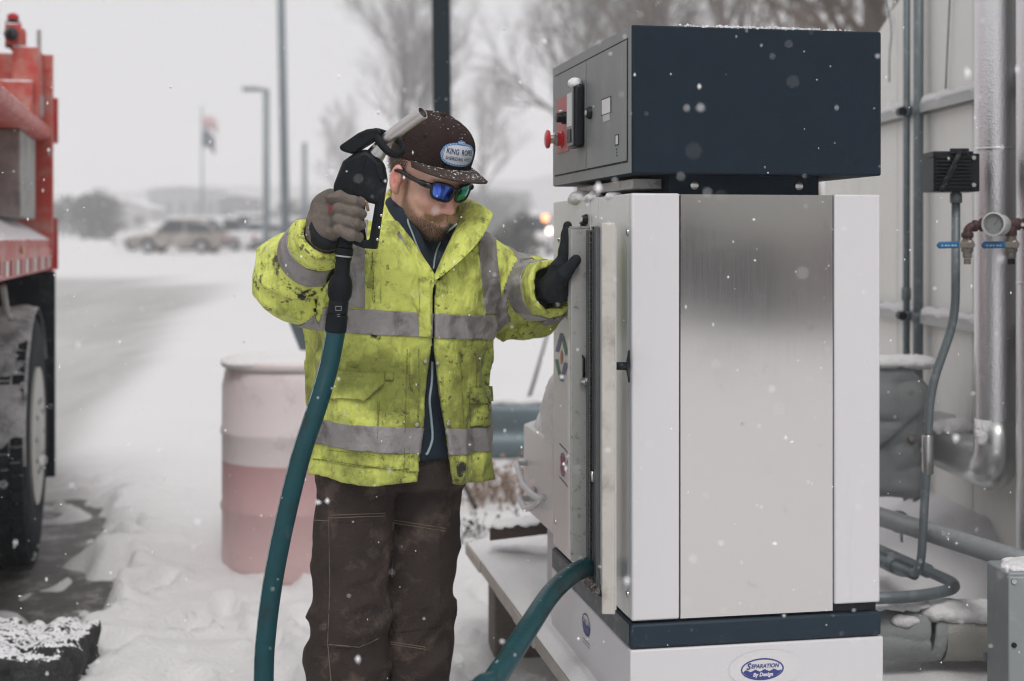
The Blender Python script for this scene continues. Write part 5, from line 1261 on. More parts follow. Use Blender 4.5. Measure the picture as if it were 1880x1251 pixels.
# underside, mud flap, far side
tbox('chassis_rail', (BX0, -.95, .85), (.62, -.80, 1.15), M_UNDER); tbox('chassis_rail', (BX0, -1.75, .85), (.62, -1.60, 1.15), M_UNDER)
tbox('bed_floor', (BX0, -2.40, 1.20), (.65, -.21, 1.355), M_UNDER); tbox('far_side', (BX0, -2.45, 1.38), (.65, -2.41, 2.06), M_ORED)
tbox('inner_guard', (-.95, -.70, .75), (.54, -.66, 1.198), M_UNDER)
tbox('mud_flap', (.56, -.62, .415), (.575, .03, 1.355), M_UNDER, bevel=.004)
MB().tube([TM @ Vector((-.75, -.05, 1.33)), TM @ Vector((-.62, -.05, 1.22)), TM @ Vector((-.50, -.05, 1.20))], .012, 8).build('air_line', M_SALT, tk_, smooth=True)
MB().tube([TM @ Vector((0, -2.2, TZ+.53)), TM @ Vector((0, -.3, TZ+.53))], .09, 14).build('axle', M_UNDER, tk_, smooth=True)
M_TYRES = mat('snowy truck tyre', (.009, .014, .018), spec=.2, rough=.85, var=.4, vscale=18, bump=.3, bscale=70, dirt=(.045, .047, .05), dscale=14, damt=.4, snow=.30, snscale=22)
M_RIMW = mat('dirty white rim', (.46, .46, .43), rough=.6, var=.12, vscale=6, dirt=(.30, .30, .29), dscale=8, damt=.3)
def truck_wheel(yo, wdt=.27, r=.53):
    M = TM @ Matrix.Translation((0, yo-wdt/2, TZ+r)) @ Matrix.Rotation(R(-90), 4, 'X')
    h = wdt/2
    w = MB().lathe([(.275, h-.015), (.30, h-.004), (.40, h+.004), (.47, h-.004), (.505, h-.022), (r-.018, h-.045), (r-.018, -h+.045), (.505, -h+.022), (.40, -h), (.275, -h+.02)], 56, M).build('wheel', M_TYRES, tk_, smooth=50)
    tr = MB()
    for k in range(58):
        for row, (a, b) in enumerate(((-h+.010, -h+.055), (-h+.062, -.032), (-.026, .026), (.032, h-.062), (h-.055, h-.010))):
            an = 2*math.pi*(k + .5*(row % 2))/58; B = M @ Matrix.Rotation(an, 4, 'Z')
            tr.box((r-.02, -.0245, a), (r, .0245, b), B)
    tr.build('tread', M_TYRES, w)
    if yo > -.1:                                             # snow packed into the tread
        na, nw = 120, 26; A_ = np.radians(np.linspace(-186, -35, na)); Z_ = np.linspace(-h+.004, h+.002, nw)
        AA, ZZ = np.meshgrid(A_, Z_, indexing='ij'); P = np.stack([np.cos(AA), np.sin(AA), ZZ], -1).astype(np.float32)
        e = np.clip((AA-A_[0])/.25, 0, 1)*np.clip((A_[-1]-AA)/.3, 0, 1)
        rr = r - .030 + e*(.022 + .026*vnoise(P*np.array([1, 1, 2], np.float32), 7, 5) + .012*vnoise(P, 24, 6) - .5*np.abs(ZZ/h)**6*.02)
        idx = np.arange(na*nw).reshape(na, nw); Q = np.stack([idx[:-1, :-1], idx[1:, :-1], idx[1:, 1:], idx[:-1, 1:]], -1).reshape(-1, 4)
        v_ = np.array([tuple(M @ Vector((rr[i, j]*math.cos(AA[i, j]), rr[i, j]*math.sin(AA[i, j]), ZZ[i, j]))) for i in range(na) for j in range(nw)])
        fast_mesh('packed_snow', v_, Q, mat('dirty packed snow', (.40, .40, .40), rough=.9, var=.3, vscale=14, bump=.8, bscale=70, dirt=(.10, .105, .11), dscale=11, damt=.55), w)
    MB().lathe([(.05, h+.016), (.09, h+.014), (.105, h+.006), (.20, h+.004), (.245, h+.002), (.27, h+.003), (.285, h+.004), (.286, h-.02), (.286, -h+.02)], 40, M, cap=True).build('rim', M_RIMW, w, smooth=50)
    for k in range(10):
        B = M @ Matrix.Rotation(2*math.pi*k/10, 4, 'Z') @ Matrix.Translation((.15, 0, h+.006)); MB().lathe([(.011, 0), (.011, .006), (.006, .008)], 6, B).build('lug_nut', M_SALT, w)
    return w
truck_wheel(.005); truck_wheel(-.33); truck_wheel(-1.93); truck_wheel(-2.25)

# ================================================================== crusted block in the corner
bc = W(28, 1255, 4.25)
rk = tag(empty('crusted_block', (bc.x, bc.y, zgf(bc.x, bc.y))), 'dark rough crusted block dusted with snow in the bottom left corner', 'block')
def fblk(P):
    d = rbox(P, (bc.x-.16, bc.y+.10, .12), (.34, .22, .17), .03)
    d = smin(d, ellip(P, (bc.x+.105, bc.y+.0, .262), (.055, .09, .045)), .02)
    d = smin(d, ellip(P, (bc.x-.10, bc.y+.02, .255), (.10, .08, .04)), .03)
    return d + .035*(ridge(vnoise(P, 11, 2), 1)-.5) + .022*(vnoise(P, 27, 3)-.5) + .012*(vnoise(P, 60, 4)-.5)
v, q = surfnet(fblk, (bc.x-.58, bc.y-.22, -.03), (bc.x+.26, bc.y+.42, .38), .008)
fast_mesh('crust', v, q, mat('black frozen crust', (.022, .024, .026), rough=.8, var=.6, vscale=26, bump=.9, bscale=90, dirt=(.10, .095, .09), dscale=24, damt=.3, snow=.50, snscale=75), rk)

# ================================================================== falling snow
def snowfall():
    rg = np.random.RandomState(12); V = []; F = []
    oct_v = np.array([(1, 0, 0), (-1, 0, 0), (0, 1, 0), (0, -1, 0), (0, 0, 1), (0, 0, -1)], float)
    oct_f = [(0, 2, 4), (2, 1, 4), (1, 3, 4), (3, 0, 4), (2, 0, 5), (1, 2, 5), (3, 1, 5), (0, 3, 5)]
    n = 19000
    C = np.stack([rg.uniform(-4.5, 4.5, n), rg.uniform(.7, 14, n), rg.uniform(.05, 4.2, n)], -1)
    C[:1100] = np.stack([rg.uniform(-1.3, 1.3, 1100), rg.uniform(1.3, 3.05, 1100), rg.uniform(.4, 2.3, 1100)], -1)
    rr = np.where(rg.rand(n) < .12, rg.uniform(.0022, .0044, n), rg.uniform(.0010, .0022, n))
    for c, r in zip(C, rr):
        if c[1] < 1.2: r *= .5
        b = len(V); s = rg.uniform(.5, 1.3, (6, 1)); V += (c + oct_v*s*r*np.array([rg.uniform(.6, 1.3), 1, rg.uniform(.6, 2.0)])).tolist(); F += [tuple(i+b for i in f) for f in oct_f]
    o = obj('falling_snow', V, F, mat('snowflake', (.90, .90, .92), rough=.6, var=.02, spec=.2)); kind(o, 'stuff')
    o['label'] = 'snowflakes drifting down through the whole view'; o['category'] = 'snowfall'
snowfall()

# ================================================================== air
def haze():
    m = bpy.data.materials.new('snowy air'); m.use_nodes = True; nt = m.node_tree; nt.nodes.clear()
    o_ = nt.nodes.new('ShaderNodeOutputMaterial'); v_ = nt.nodes.new('ShaderNodeVolumePrincipled')
    v_.inputs['Color'].default_value = (.97, .97, .98, 1); v_.inputs['Density'].default_value = .0025; v_.inputs['Anisotropy'].default_value = .0
    nt.links.new(v_.outputs[0], o_.inputs['Volume'])
    o = MB().box((-430, -90, -1.3), (430, 790, 36)).build('haze', m); kind(o, 'stuff'); o.display_type = 'WIRE'
haze()
# ================================================================== the man
man = tag(empty('person', (-.30, 3.50, .05)), 'person in dirty yellow high-visibility jacket and brown cap holding a fuel nozzle', 'person')
YAW = R(18); TL = np.array([math.cos(YAW), math.sin(YAW)], np.float32); TF = np.array([math.sin(YAW), -math.cos(YAW)], np.float32)
def tc_x(z): return np.interp(z, [.85, 1.1, 1.3, 1.5], [-.286, -.280, -.272, -.264]).astype(np.float32)
TY = 3.50
def uv(P):
    dx = P[:, 0] - tc_x(P[:, 2]); dy = P[:, 1] - TY
    return dx*TL[0] + dy*TL[1], dx*TF[0] + dy*TF[1]
def torso(P, grow=0.0):
    z = P[:, 2]; u, v = uv(P)
    rx = np.interp(z, [.86, .93, 1.05, 1.2, 1.35, 1.43, 1.49, 1.53, 1.58, 1.62], [.216, .214, .208, .205, .210, .205, .175, .125, .08, .05]).astype(np.float32) + grow
    ry = np.interp(z, [.86, .93, 1.05, 1.2, 1.35, 1.43, 1.49, 1.53, 1.58, 1.62], [.152, .152, .146, .142, .142, .138, .122, .10, .07, .045]).astype(np.float32) + grow
    k = (np.abs(u/rx)**2.6 + np.abs(v/ry)**2.6)**(1/2.6)
    return (k-1)*np.minimum(rx, ry)
SR, ER, WR = Vector((-.418, 3.450, 1.437)), Vector((-.512, 3.385, 1.414)), Vector((-.414, 3.185, 1.519))
SL, EL, WL = Vector((-.108, 3.550, 1.437)), Vector((.030, 3.64, 1.352)), Vector((.113, 3.415, 1.388))
CUT_R = ER.lerp(WR, .95); CUT_L = EL.lerp(WL, .88)
def sleeve(P, S, E, Wr, cut, rs, re, rw, tq):
    a = capsule(P, S, E, rs, re); b = capsule(P, E, E.lerp(Wr, 1.15), re, rw)
    d = smin(a, b, .035)
    n = A3((Wr-E).normalized()); pl = (P - A3(cut)) @ n
    pl = np.where(b < a + .05, pl, -1)
    return d, smax(d, pl, .006), a, b
def folds(P, d, S, E, Wr, seed):
    """ring creases across a sleeve, strongest at the elbow"""
    m = np.abs(d) < .06; out = np.zeros_like(d); p = P[m]
    if len(p) == 0: return out
    ta = seg_t(p, S, E); tb = seg_t(p, E, Wr); L1 = (E-S).length; L2 = (Wr-E).length
    s = np.where(ta < 1, np.clip(ta, -.5, 1)*L1, L1 + np.clip(tb, 0, 1.3)*L2).astype(np.float32)
    q = np.stack([s*15, p[:, 1]*5+p[:, 0]*3, p[:, 2]*6], -1) + .5*vnoise(p, 9, seed)[:, None]
    w = .022*(ridge(vnoise(q, 1.0, seed), 2.0)-.32) + .011*(ridge(vnoise(q*np.array([1.9, 1.7, 1.7], np.float32), 1.0, seed+1), 2)-.3)
    out[m] = w*(.55 + .9*np.exp(-((s-L1)/.09)**2)); return out
def body_shape(P):
    t = torso(P); r = sleeve(P, SR, ER, WR, CUT_R, .086, .076, .058, 0); l = sleeve(P, SL, EL, WL, CUT_L, .088, .080, .056, 0)
    return t, r, l
U0 = .057          # the zip sits to his left of the torso middle as the camera sees it
def jacket_f(P, shell=True):
    t, r, l = body_shape(P)
    d = smin(smin(t, r[0], .05), l[0], .05)
    m = np.abs(d) < .07; p = P[m]
    if len(p):
        u, v = uv(p); z = p[:, 2]
        w = np.zeros(len(p), np.float32)
        tm = np.clip((np.minimum(r[0][m], l[0][m]) - t[m])/.05 + .3, 0, 1)
        q = np.stack([p[:, 0]*9 + 2.0*z, p[:, 1]*9, z*3.2], -1)
        w += tm*(.022*(ridge(vnoise(q, 1, 3), 1.8)-.36) + .011*(ridge(vnoise(q*2.1, 1, 4), 2)-.3))
        # tension creases fanning from the armpits, blousing above the hem
        q2 = np.stack([(p[:, 0]*.6+z*.8)*13, p[:, 1]*4, (z*.5-p[:, 0]*.4)*5], -1)
        w += tm*.013*(ridge(vnoise(q2, 1, 8), 2)-.3)*np.clip((z-1.15)/.2, 0, 1)
        w += .0035*(vnoise(p, 34, 6)-.5)
        d[m] -= w
    d -= folds(P, r[0], SR, ER, WR, 5)*np.clip(1-(np.maximum(r[0]-t, 0))/.05, 0, 1) + folds(P, l[0], SL, EL, WL, 9)*np.clip(1-(np.maximum(l[0]-t, 0))/.05, 0, 1)
    if not shell: return d
    z = P[:, 2]; u, v = uv(P)
    outer = d
    # cuffs
    for (E, Wr, cut, sl) in ((ER, WR, CUT_R, r), (EL, WL, CUT_L, l)):
        n = A3((Wr-E).normalized()); pl = (P - A3(cut)) @ n
        near = (sl[3] < .03) & (sl[3] < t - .0)
        d = np.where(near, np.maximum(d, pl), d)
    d = np.maximum(d, -(outer + .017))                                   # hollow
    # hem drops a little towards his left panel
    hem = .925 - .055*(P[:, 0]+.28) + .006*np.sin(P[:, 0]*22)
    d = np.maximum(d, hem - z)
    # open collar
    uz = u - U0
    d = np.maximum(d, z - 1.545)
    vcut = np.maximum(np.maximum(np.abs(uz+.006) - np.clip((z-1.400)*.62, 0, 1), 1.400 - z), .0 - v)
    d = np.maximum(d, -vcut)
    # the front hangs open below the chest band
    lo = np.maximum(np.maximum(np.abs(uz + .012 - .010*(1.27-z)/.3) - (.0035 + np.clip((1.245-z)*.125, 0, .05)), z - 1.395), .0 - v)
    d = np.maximum(d, -lo)
    return d

def ray_hit(px, py, f, y0=2.95, y1=3.9, n=480):
    """first point of an implicit surface on the line of sight, so a seam can be laid on the cloth"""
    ys = np.linspace(y0, y1, n); P = np.array([tuple(W(px, py, y)) for y in ys], np.float32); d = f(P); i = np.argmax(d < 0)
    return W(px, py, ys[max(i, 0)])

# ---- hi-vis cloth
def hivis():
    m = bpy.data.materials.new('grimy high-visibility cloth'); m.use_nodes = True; nt = m.node_tree; N = nt.nodes; L = nt.links; b = N['Principled BSDF']
    b.inputs['Roughness'].default_value = .62; b.inputs['Specular IOR Level'].default_value = .3; b.inputs['Sheen Weight'].default_value = .1
    tc = N.new('ShaderNodeTexCoord'); sx = N.new('ShaderNodeSeparateXYZ'); L.new(tc.outputs['Object'], sx.inputs[0])
    def noise(sc, det=8, ro=.65, vec=None):
        n = N.new('ShaderNodeTexNoise'); n.inputs['Scale'].default_value = sc; n.inputs['Detail'].default_value = det; n.inputs['Roughness'].default_value = ro; L.new(vec or tc.outputs['Object'], n.inputs['Vector']); return n.outputs[0]
    def mrange(x, a, c, lo=0, hi=1):
        r = N.new('ShaderNodeMapRange'); r.inputs['From Min'].default_value = a; r.inputs['From Max'].default_value = c; r.inputs['To Min'].default_value = lo; r.inputs['To Max'].default_value = hi; r.clamp = True; L.new(x, r.inputs[0]); return r.outputs[0]
    def mul(x, y, op='MULTIPLY'):
        k = N.new('ShaderNodeMath'); k.operation = op; L.new(x, k.inputs[0])
        if isinstance(y, (int, float)): k.inputs[1].default_value = y
        else: L.new(y, k.inputs[1])
        return k.outputs[0]
    def mix(f, a, c):
        k = N.new('ShaderNodeMix'); k.data_type = 'RGBA'; L.new(f, k.inputs[0])
        if isinstance(a, tuple): k.inputs[6].default_value = a + (1,)
        else: L.new(a, k.inputs[6])
        k.inputs[7].default_value = c + (1,); return k.outputs[2]
    c = mix(noise(5), (.80, .87, .20), (.70, .77, .17))
    low = mrange(sx.outputs[2], 1.34, 1.20, .0, 1.0)                    # the skirts are the dirtiest
    stain = mul(mrange(noise(6.5, 9, .6), .36, .58), mul(low, .12, 'ADD'))
    c = mix(mul(stain, .95), c, (.22, .25, .05))
    st = N.new('ShaderNodeMapping'); st.inputs['Scale'].default_value = (1, 1, .28); L.new(tc.outputs['Object'], st.inputs['Vector'])
    c = mix(mul(mrange(noise(17, 9, .72, st.outputs[0]), .50, .64), .68), c, (.16, .175, .035))
    c = mix(mul(mrange(noise(48, 9, .75), .55, .68), mul(mul(low, .55), .10, 'ADD')), c, (.09, .095, .025))
    spots = mul(mrange(noise(46, 7, .70), .555, .62), mrange(noise(4.5, 5), .45, .57))
    c = mix(mul(spots, .85), c, (.03, .032, .022))
    # oil smears: elbow, cuff and below the chest band
    for (p, r, k) in ((ray_hit(508, 480, jacket_f), .048, .40), (ray_hit(600, 440, jacket_f), .05, .50), (ray_hit(692, 612, jacket_f), .045, .47), (ray_hit(1010, 560, jacket_f), .055, .52), (ray_hit(850, 860, jacket_f), .05, .52), (ray_hit(560, 545, jacket_f), .06, .52)):
        v = N.new('ShaderNodeVectorMath'); v.operation = 'DISTANCE'; v.inputs[1].default_value = tuple(p); L.new(tc.outputs['Object'], v.inputs[0])
        f = mul(mrange(v.outputs['Value'], r, r*.25, 0, .42), noise(36, 9, .75), 'ADD')
        c = mix(mrange(f, .78 if k < .45 else .84, .92), c, (.022, .024, .02))
    L.new(c, b.inputs['Base Color'])
    gw = N.new('ShaderNodeNewGeometry'); c = mix(mul(mrange(gw.outputs['Pointiness'], .51, .58), mul(mrange(noise(23, 8, .7), .45, .62), .75)), c, (.10, .105, .03)); L.new(c, b.inputs['Base Color'])
    nb = noise(420, 2); nb2 = noise(36, 8, .6)
    def rdg(x):
        k = N.new('ShaderNodeMath'); k.operation = 'SUBTRACT'; L.new(x, k.inputs[0]); k.inputs[1].default_value = .5; a_ = N.new('ShaderNodeMath'); a_.operation = 'ABSOLUTE'; L.new(k.outputs[0], a_.inputs[0]); return a_.outputs[0]
    wp = N.new('ShaderNodeMapping'); wp.inputs['Scale'].default_value = (1, 1, .55); wp.inputs['Rotation'].default_value = (0, R(25), 0); L.new(tc.outputs['Object'], wp.inputs['Vector'])
    h = mul(mul(nb, .6), mul(mul(mrange(rdg(noise(13, 3, .5, wp.outputs[0])), 0, .14), 3.2), mul(mrange(rdg(noise(25, 3, .5)), 0, .14), .7), 'ADD'), 'ADD')
    bp = N.new('ShaderNodeBump'); bp.inputs['Strength'].default_value = .5; bp.inputs['Distance'].default_value = .004; L.new(h, bp.inputs['Height']); L.new(bp.outputs[0], b.inputs['Normal'])
    return m
M_HV = hivis()
M_REFL = mat('grey reflective tape', (.30, .285, .285), rough=.42, metal=.25, var=.12, vscale=12, bump=.6, bscale=38, dirt=(.12, .115, .11), dscale=17, damt=.42)
JV, JQ = surfnet(jacket_f, (-.66, 3.08, .895), (.20, 3.80, 1.60), .0048)
jk = fast_mesh('jacket', JV, JQ, M_HV, man)
JC = JV[JQ].mean(1).astype(np.float32)
e1_ = JV[JQ[:, 2]]-JV[JQ[:, 0]]; e2_ = JV[JQ[:, 3]]-JV[JQ[:, 1]]; JN = np.cross(e1_, e2_); JN /= np.linalg.norm(JN, axis=1)[:, None]+1e-12
JOUT = np.abs(jacket_f(JC, False)) < .004
_t, _r, _l = body_shape(JC)
JTORSO = (_t < _r[0]+.004) & (_t < _l[0]+.004)
JRS = (_r[0] < _t) & JOUT; JLS = (_l[0] < _t) & JOUT

def patch(name, mask, planes, m, par, off=.003, thick=.004, base=None):
    """lift a clean-edged piece off a cloth mesh: faces in mask, cut by planes (point, normal kept side)"""
    V_, Q_ = base if base is not None else (JV, JQ)
    Q = Q_[mask]
    if len(Q) == 0: return None
    ids, inv = np.unique(Q.ravel(), return_inverse=True)
    me = bpy.data.meshes.new(name); me.from_pydata(V_[ids].tolist(), [], inv.reshape(-1, 4).tolist()); me.update()
    bm = bmesh.new(); bm.from_mesh(me)
    for co, no in planes:
        bmesh.ops.bisect_plane(bm, geom=bm.verts[:]+bm.edges[:]+bm.faces[:], plane_co=co, plane_no=no, clear_inner=True)
    bm.normal_update()
    mv = [(v, v.normal.copy()) for v in bm.verts]
    for v, n in mv: v.co += n*off
    for f in bm.faces: f.smooth = True
    bm.to_mesh(me); bm.free()
    me.materials.append(m)
    o = bpy.data.objects.new(name, me); col.objects.link(o); attach(o, par)
    s = o.modifiers.new('t', 'SOLIDIFY'); s.thickness = thick; s.offset = -1
    return o
def slope_planes(zt, zb, k, x0):
    n = Vector((k, 0, 1)).normalized()
    return [((x0, 3.5, zb), n), ((x0, 3.5, zt), -n)]
patch('reflective_band', JTORSO & JOUT & (JC[:, 2] > 1.2) & (JC[:, 2] < 1.40), slope_planes(1.343, 1.285, .075, -.44), M_REFL, jk)
patch('reflective_band', JTORSO & JOUT & (JC[:, 2] > .96) & (JC[:, 2] < 1.12), slope_planes(1.073, 1.012, .080, -.44), M_REFL, jk)
fr = JTORSO & JOUT & (JC[:, 2] > 1.29)
patch('shoulder_stripe', fr & (JC[:, 1] < 3.52), [((-.397, 0, 0), (1, 0, 0)), ((-.345, 0, 0), (-1, 0, 0)), ((-.44, 3.5, 1.346), Vector((.075, 0, 1)).normalized())], M_REFL, jk, .0028)
n_ = Vector((1, 0, .09)).normalized(); pz = ray_hit(880, 470, lambda P: jacket_f(P, False)); pz2 = ray_hit(913, 480, lambda P: jacket_f(P, False))
patch('shoulder_stripe', JOUT & (JC[:, 1] < 3.56) & (JC[:, 2] > 1.29) & (_r[0] > .02), [(pz, n_), (pz2, -n_), ((-.44, 3.5, 1.346), Vector((.075, 0, 1)).normalized())], M_REFL, jk, .0028)
def arm_band(mask, A, B, t0, t1, m=M_REFL, off=.003, skew=(0, 0, 0)):
    d = ((B-A).normalized() + Vector(skew)).normalized(); return patch('sleeve_band', mask, [(A.lerp(B, t0), d), (A.lerp(B, t1), -d)], m, jk, off)
tb = seg_t(JC, ER, WR); arm_band(JRS & (tb > .1) & (_r[3] < _r[2]+.01), ER, WR, .44, .70)
ta = seg_t(JC, SR, ER); arm_band(JRS & (ta < .9) & (_r[2] < _r[3]), SR, ER, .15, .55)
tb = seg_t(JC, EL, WL); arm_band(JLS & (tb > .05) & (_l[3] < _l[2]+.01), EL, WL, .48, .72)
ta = seg_t(JC, SL, EL); arm_band(JLS & (ta < 1.0) & (_l[2] < _l[3]+.004), SL, EL, .40, .78)
# placket, pockets, hem, seams as raised layers of cloth
FRONT = JOUT & JTORSO & (JN[:, 1] < -.15)
zip_x = lambda py: ray_hit(793, py, lambda P: jacket_f(P, False)).x
zx = zip_x(560)
patch('placket', FRONT & (np.abs(JC[:, 0]-zx) < .08), [((zx-.030, 0, 0), (1, 0, 0)), ((zx-.003, 0, 0), (-1, 0, 0)), ((0, 0, 1.27), (0, 0, 1)), ((0, 0, 1.41), (0, 0, -1))], M_HV, jk, .005, .004)
def px_patch(name, x0, y0, x1, y1, off=.004, extra=(), m=M_HV, par=jk, thick=.004, tilt=.075):
    f = lambda P: jacket_f(P, False)
    a = ray_hit(x0, y0, f); b = ray_hit(x1, y1, f); n = Vector((tilt, 0, 1)).normalized()
    return patch(name, FRONT, [((a.x, 0, 0), (1, 0, 0)), ((b.x, 0, 0), (-1, 0, 0)), (a, -n), (b, n)] + list(extra), m, par, off, thick)
px_patch('pocket', 602, 700, 693, 832, .0022)
flp = px_patch('pocket_flap', 604, 678, 703, 738, .011, [(ray_hit(703, 705, lambda P: jacket_f(P, False)), Vector((-.7, 0, .7)))], thick=.005)
px_patch('pocket_tab', 707, 684, 722, 699, .004)
px_patch('hem_facing', 572, 838, 768, 862, .0025)
px_patch('breast_panel', 684, 470, 700, 556, .0022)
px_patch('side_pocket', 862, 714, 898, 780, .006)
px_patch('side_pocket_flap', 860, 712, 900, 736, .010)
px_patch('front_facing', 752, 640, 768, 866, .0028)
M_SNAP = mat('dull snap stud', (.42, .41, .36), rough=.35, metal=.7)
for px, py in ((780, 664), (803, 667), (765, 780), (822, 778), (868, 438)):
    p_ = ray_hit(px, py, lambda P: jacket_f(P, False)); MB().lathe([(.0045, -.006), (.0055, .004), (.0045, .0065), (.002, .007)], 14, axis_matrix(p_, (.25, -.95, .1))).build('snap', M_SNAP, jk, smooth=40)
# stitch lines drawn in thread along seams
M_THREAD = mat('dark soiled stitching', (.16, .165, .035), rough=.9)
def stitches(pts, f, name, par, m, r=.0008, dash=.008, lift=.002, y0=2.95, y1=3.9):
    P3 = []
    for (a, b) in zip(pts[:-1], pts[1:]):
        k = max(3, int(math.hypot(a[0]-b[0], a[1]-b[1])/7))
        P3 += [ray_hit(a[0]+(b[0]-a[0])*i/k, a[1]+(b[1]-a[1])*i/k, f, y0, y1, 380) for i in range(k)]
    P3.append(ray_hit(pts[-1][0], pts[-1][1], f, y0, y1, 380))
    mb = MB()
    for a, b in zip(P3[:-1], P3[1:]):
        if abs(a.y-b.y) > .03: continue
        n = max(1, round((b-a).length/dash))
        for i in range(n):
            q0 = a.lerp(b, (i+.12)/n); q1 = a.lerp(b, (i+.88)/n); o = Vector((0, -lift, 0)); mb.tube([q0+o, q1+o], r, 4)
    return mb.build(name, m, par)
jf = lambda P: jacket_f(P, False)
for pts in ([(612, 686), (700, 694)], [(697, 735), (692, 828)], [(748, 640), (742, 862)], [(575, 842), (765, 868)], [(684, 462), (688, 556)], [(800, 520), (880, 448)], [(845, 640), (852, 780)], [(876, 640), (874, 780)], [(600, 826), (690, 836)]):
    stitches(pts, jf, 'stitching', jk, M_THREAD, lift=.0045)

# ---- collar: a folded sheet
rows = [[(797,514,3.385),(812,480,3.41),(830,450,3.46),(850,430,3.54),(840,420,3.62),(780,420,3.65),(735,420,3.60),(722,430,3.52),(735,450,3.46),(765,480,3.42),(792,514,3.385)],
        [(797,508,3.362),(820,452,3.374),(840,402,3.40),(850,368,3.45),(836,352,3.55),(780,340,3.62),(728,330,3.58),(714,338,3.49),(726,390,3.415),(757,446,3.376),(790,508,3.362)],
        [(796,514,3.354),(832,466,3.356),(866,420,3.378),(882,378,3.43),(866,364,3.56),(780,352,3.66),(716,346,3.60),(700,366,3.47),(708,415,3.392),(736,466,3.362),(789,514,3.354)],
        [(796,520,3.352),(846,482,3.345),(888,440,3.366),(907,393,3.425),(890,382,3.57),(780,372,3.69),(704,372,3.62),(686,398,3.46),(690,446,3.378),(722,486,3.352),(788,520,3.352)]]
lerp3 = lambda a, b, t: tuple(x+(y-x)*t for x, y in zip(a, b))
rows = [r_[:3] + [lerp3(r_[2], r_[3], .86), r_[3], lerp3(r_[3], r_[4], .14)] + r_[4:] for r_ in rows]     # extra columns keep the collar point sharp
V = [W(*p_) for r_ in rows for p_ in r_]; n = 13
F = [(j*n+i, j*n+i+1, (j+1)*n+i+1, (j+1)*n+i) for j in range(3) for i in range(n-1)]
co = obj('collar', V, F, M_HV, jk, smooth=True)
s = co.modifiers.new('t', 'SOLIDIFY'); s.thickness = .006; s.offset = 0
s = co.modifiers.new('s', 'SUBSURF'); s.levels = 3; s.render_levels = 3
V = [W(*p_) for p_ in ((733, 424, 3.375), (744, 446, 3.366), (764, 486, 3.355), (757, 490, 3.353), (738, 462, 3.362), (727, 436, 3.372))]
o = obj('collar_lining', V, [(0, 1, 4, 5), (1, 2, 3, 4)], M_REFL, jk, smooth=True); s = o.modifiers.new('t', 'SOLIDIFY'); s.thickness = .003

# ---- navy jacket underneath
M_NAVYC = mat('navy fleece', (.010, .022, .040), rough=.8, var=.3, vscale=12, bump=.2, bscale=200)
def hoodie_f(P):
    d = torso(P, -.044)
    d = np.maximum(d, P[:, 2]-1.50)
    nk = capsule(P, (-.252, 3.50, 1.40), (-.234, 3.475, 1.60), .110, .066)
    nk = np.maximum(nk, (P[:, 2]-1.600) - .45*(P[:, 1]-3.475))
    front = np.maximum(np.abs(P[:, 0]+.187)-np.clip((P[:, 2]-1.425)*.42, 0, .07), P[:, 1]-3.46)
    d = smin(d, np.maximum(nk, -front), .03)
    m = np.abs(d) < .05
    if m.any(): d[m] -= .010*(ridge(vnoise(P[m]*np.array([1.2, 1, .5], np.float32), 11, 4), 2)-.3)
    return np.maximum(d, .968-P[:, 2])
v, q = surfnet(hoodie_f, (-.52, 3.32, .92), (-.03, 3.68, 1.60), .006)
hd = fast_mesh('inner_jacket', v, q, M_NAVYC, man)
M_PIPING = mat('pale blue piping', (.36, .46, .48), rough=.5, var=.1)
def laid(pts, f, lift=.004, n=6):
    return smooth_path([ray_hit(a, b, f, 3.2, 3.8) + Vector((0, -lift, 0)) for a, b in pts], n)
MB().tube(laid([(754, 388), (749, 405), (757, 428), (766, 452), (780, 482)], hoodie_f), .0022, 6).build('piping', M_PIPING, hd, smooth=True)
MB().tube(laid([(838, 412), (820, 428), (806, 450), (799, 472), (796, 494)], hoodie_f), .0022, 6).build('piping', M_PIPING, hd, smooth=True)
MB().tube(laid([(794, 664), (793, 700), (789, 735), (792, 770), (794, 805), (786, 830), (782, 834)], hoodie_f), .0034, 6).build('piping', M_PIPING, hd, smooth=True)

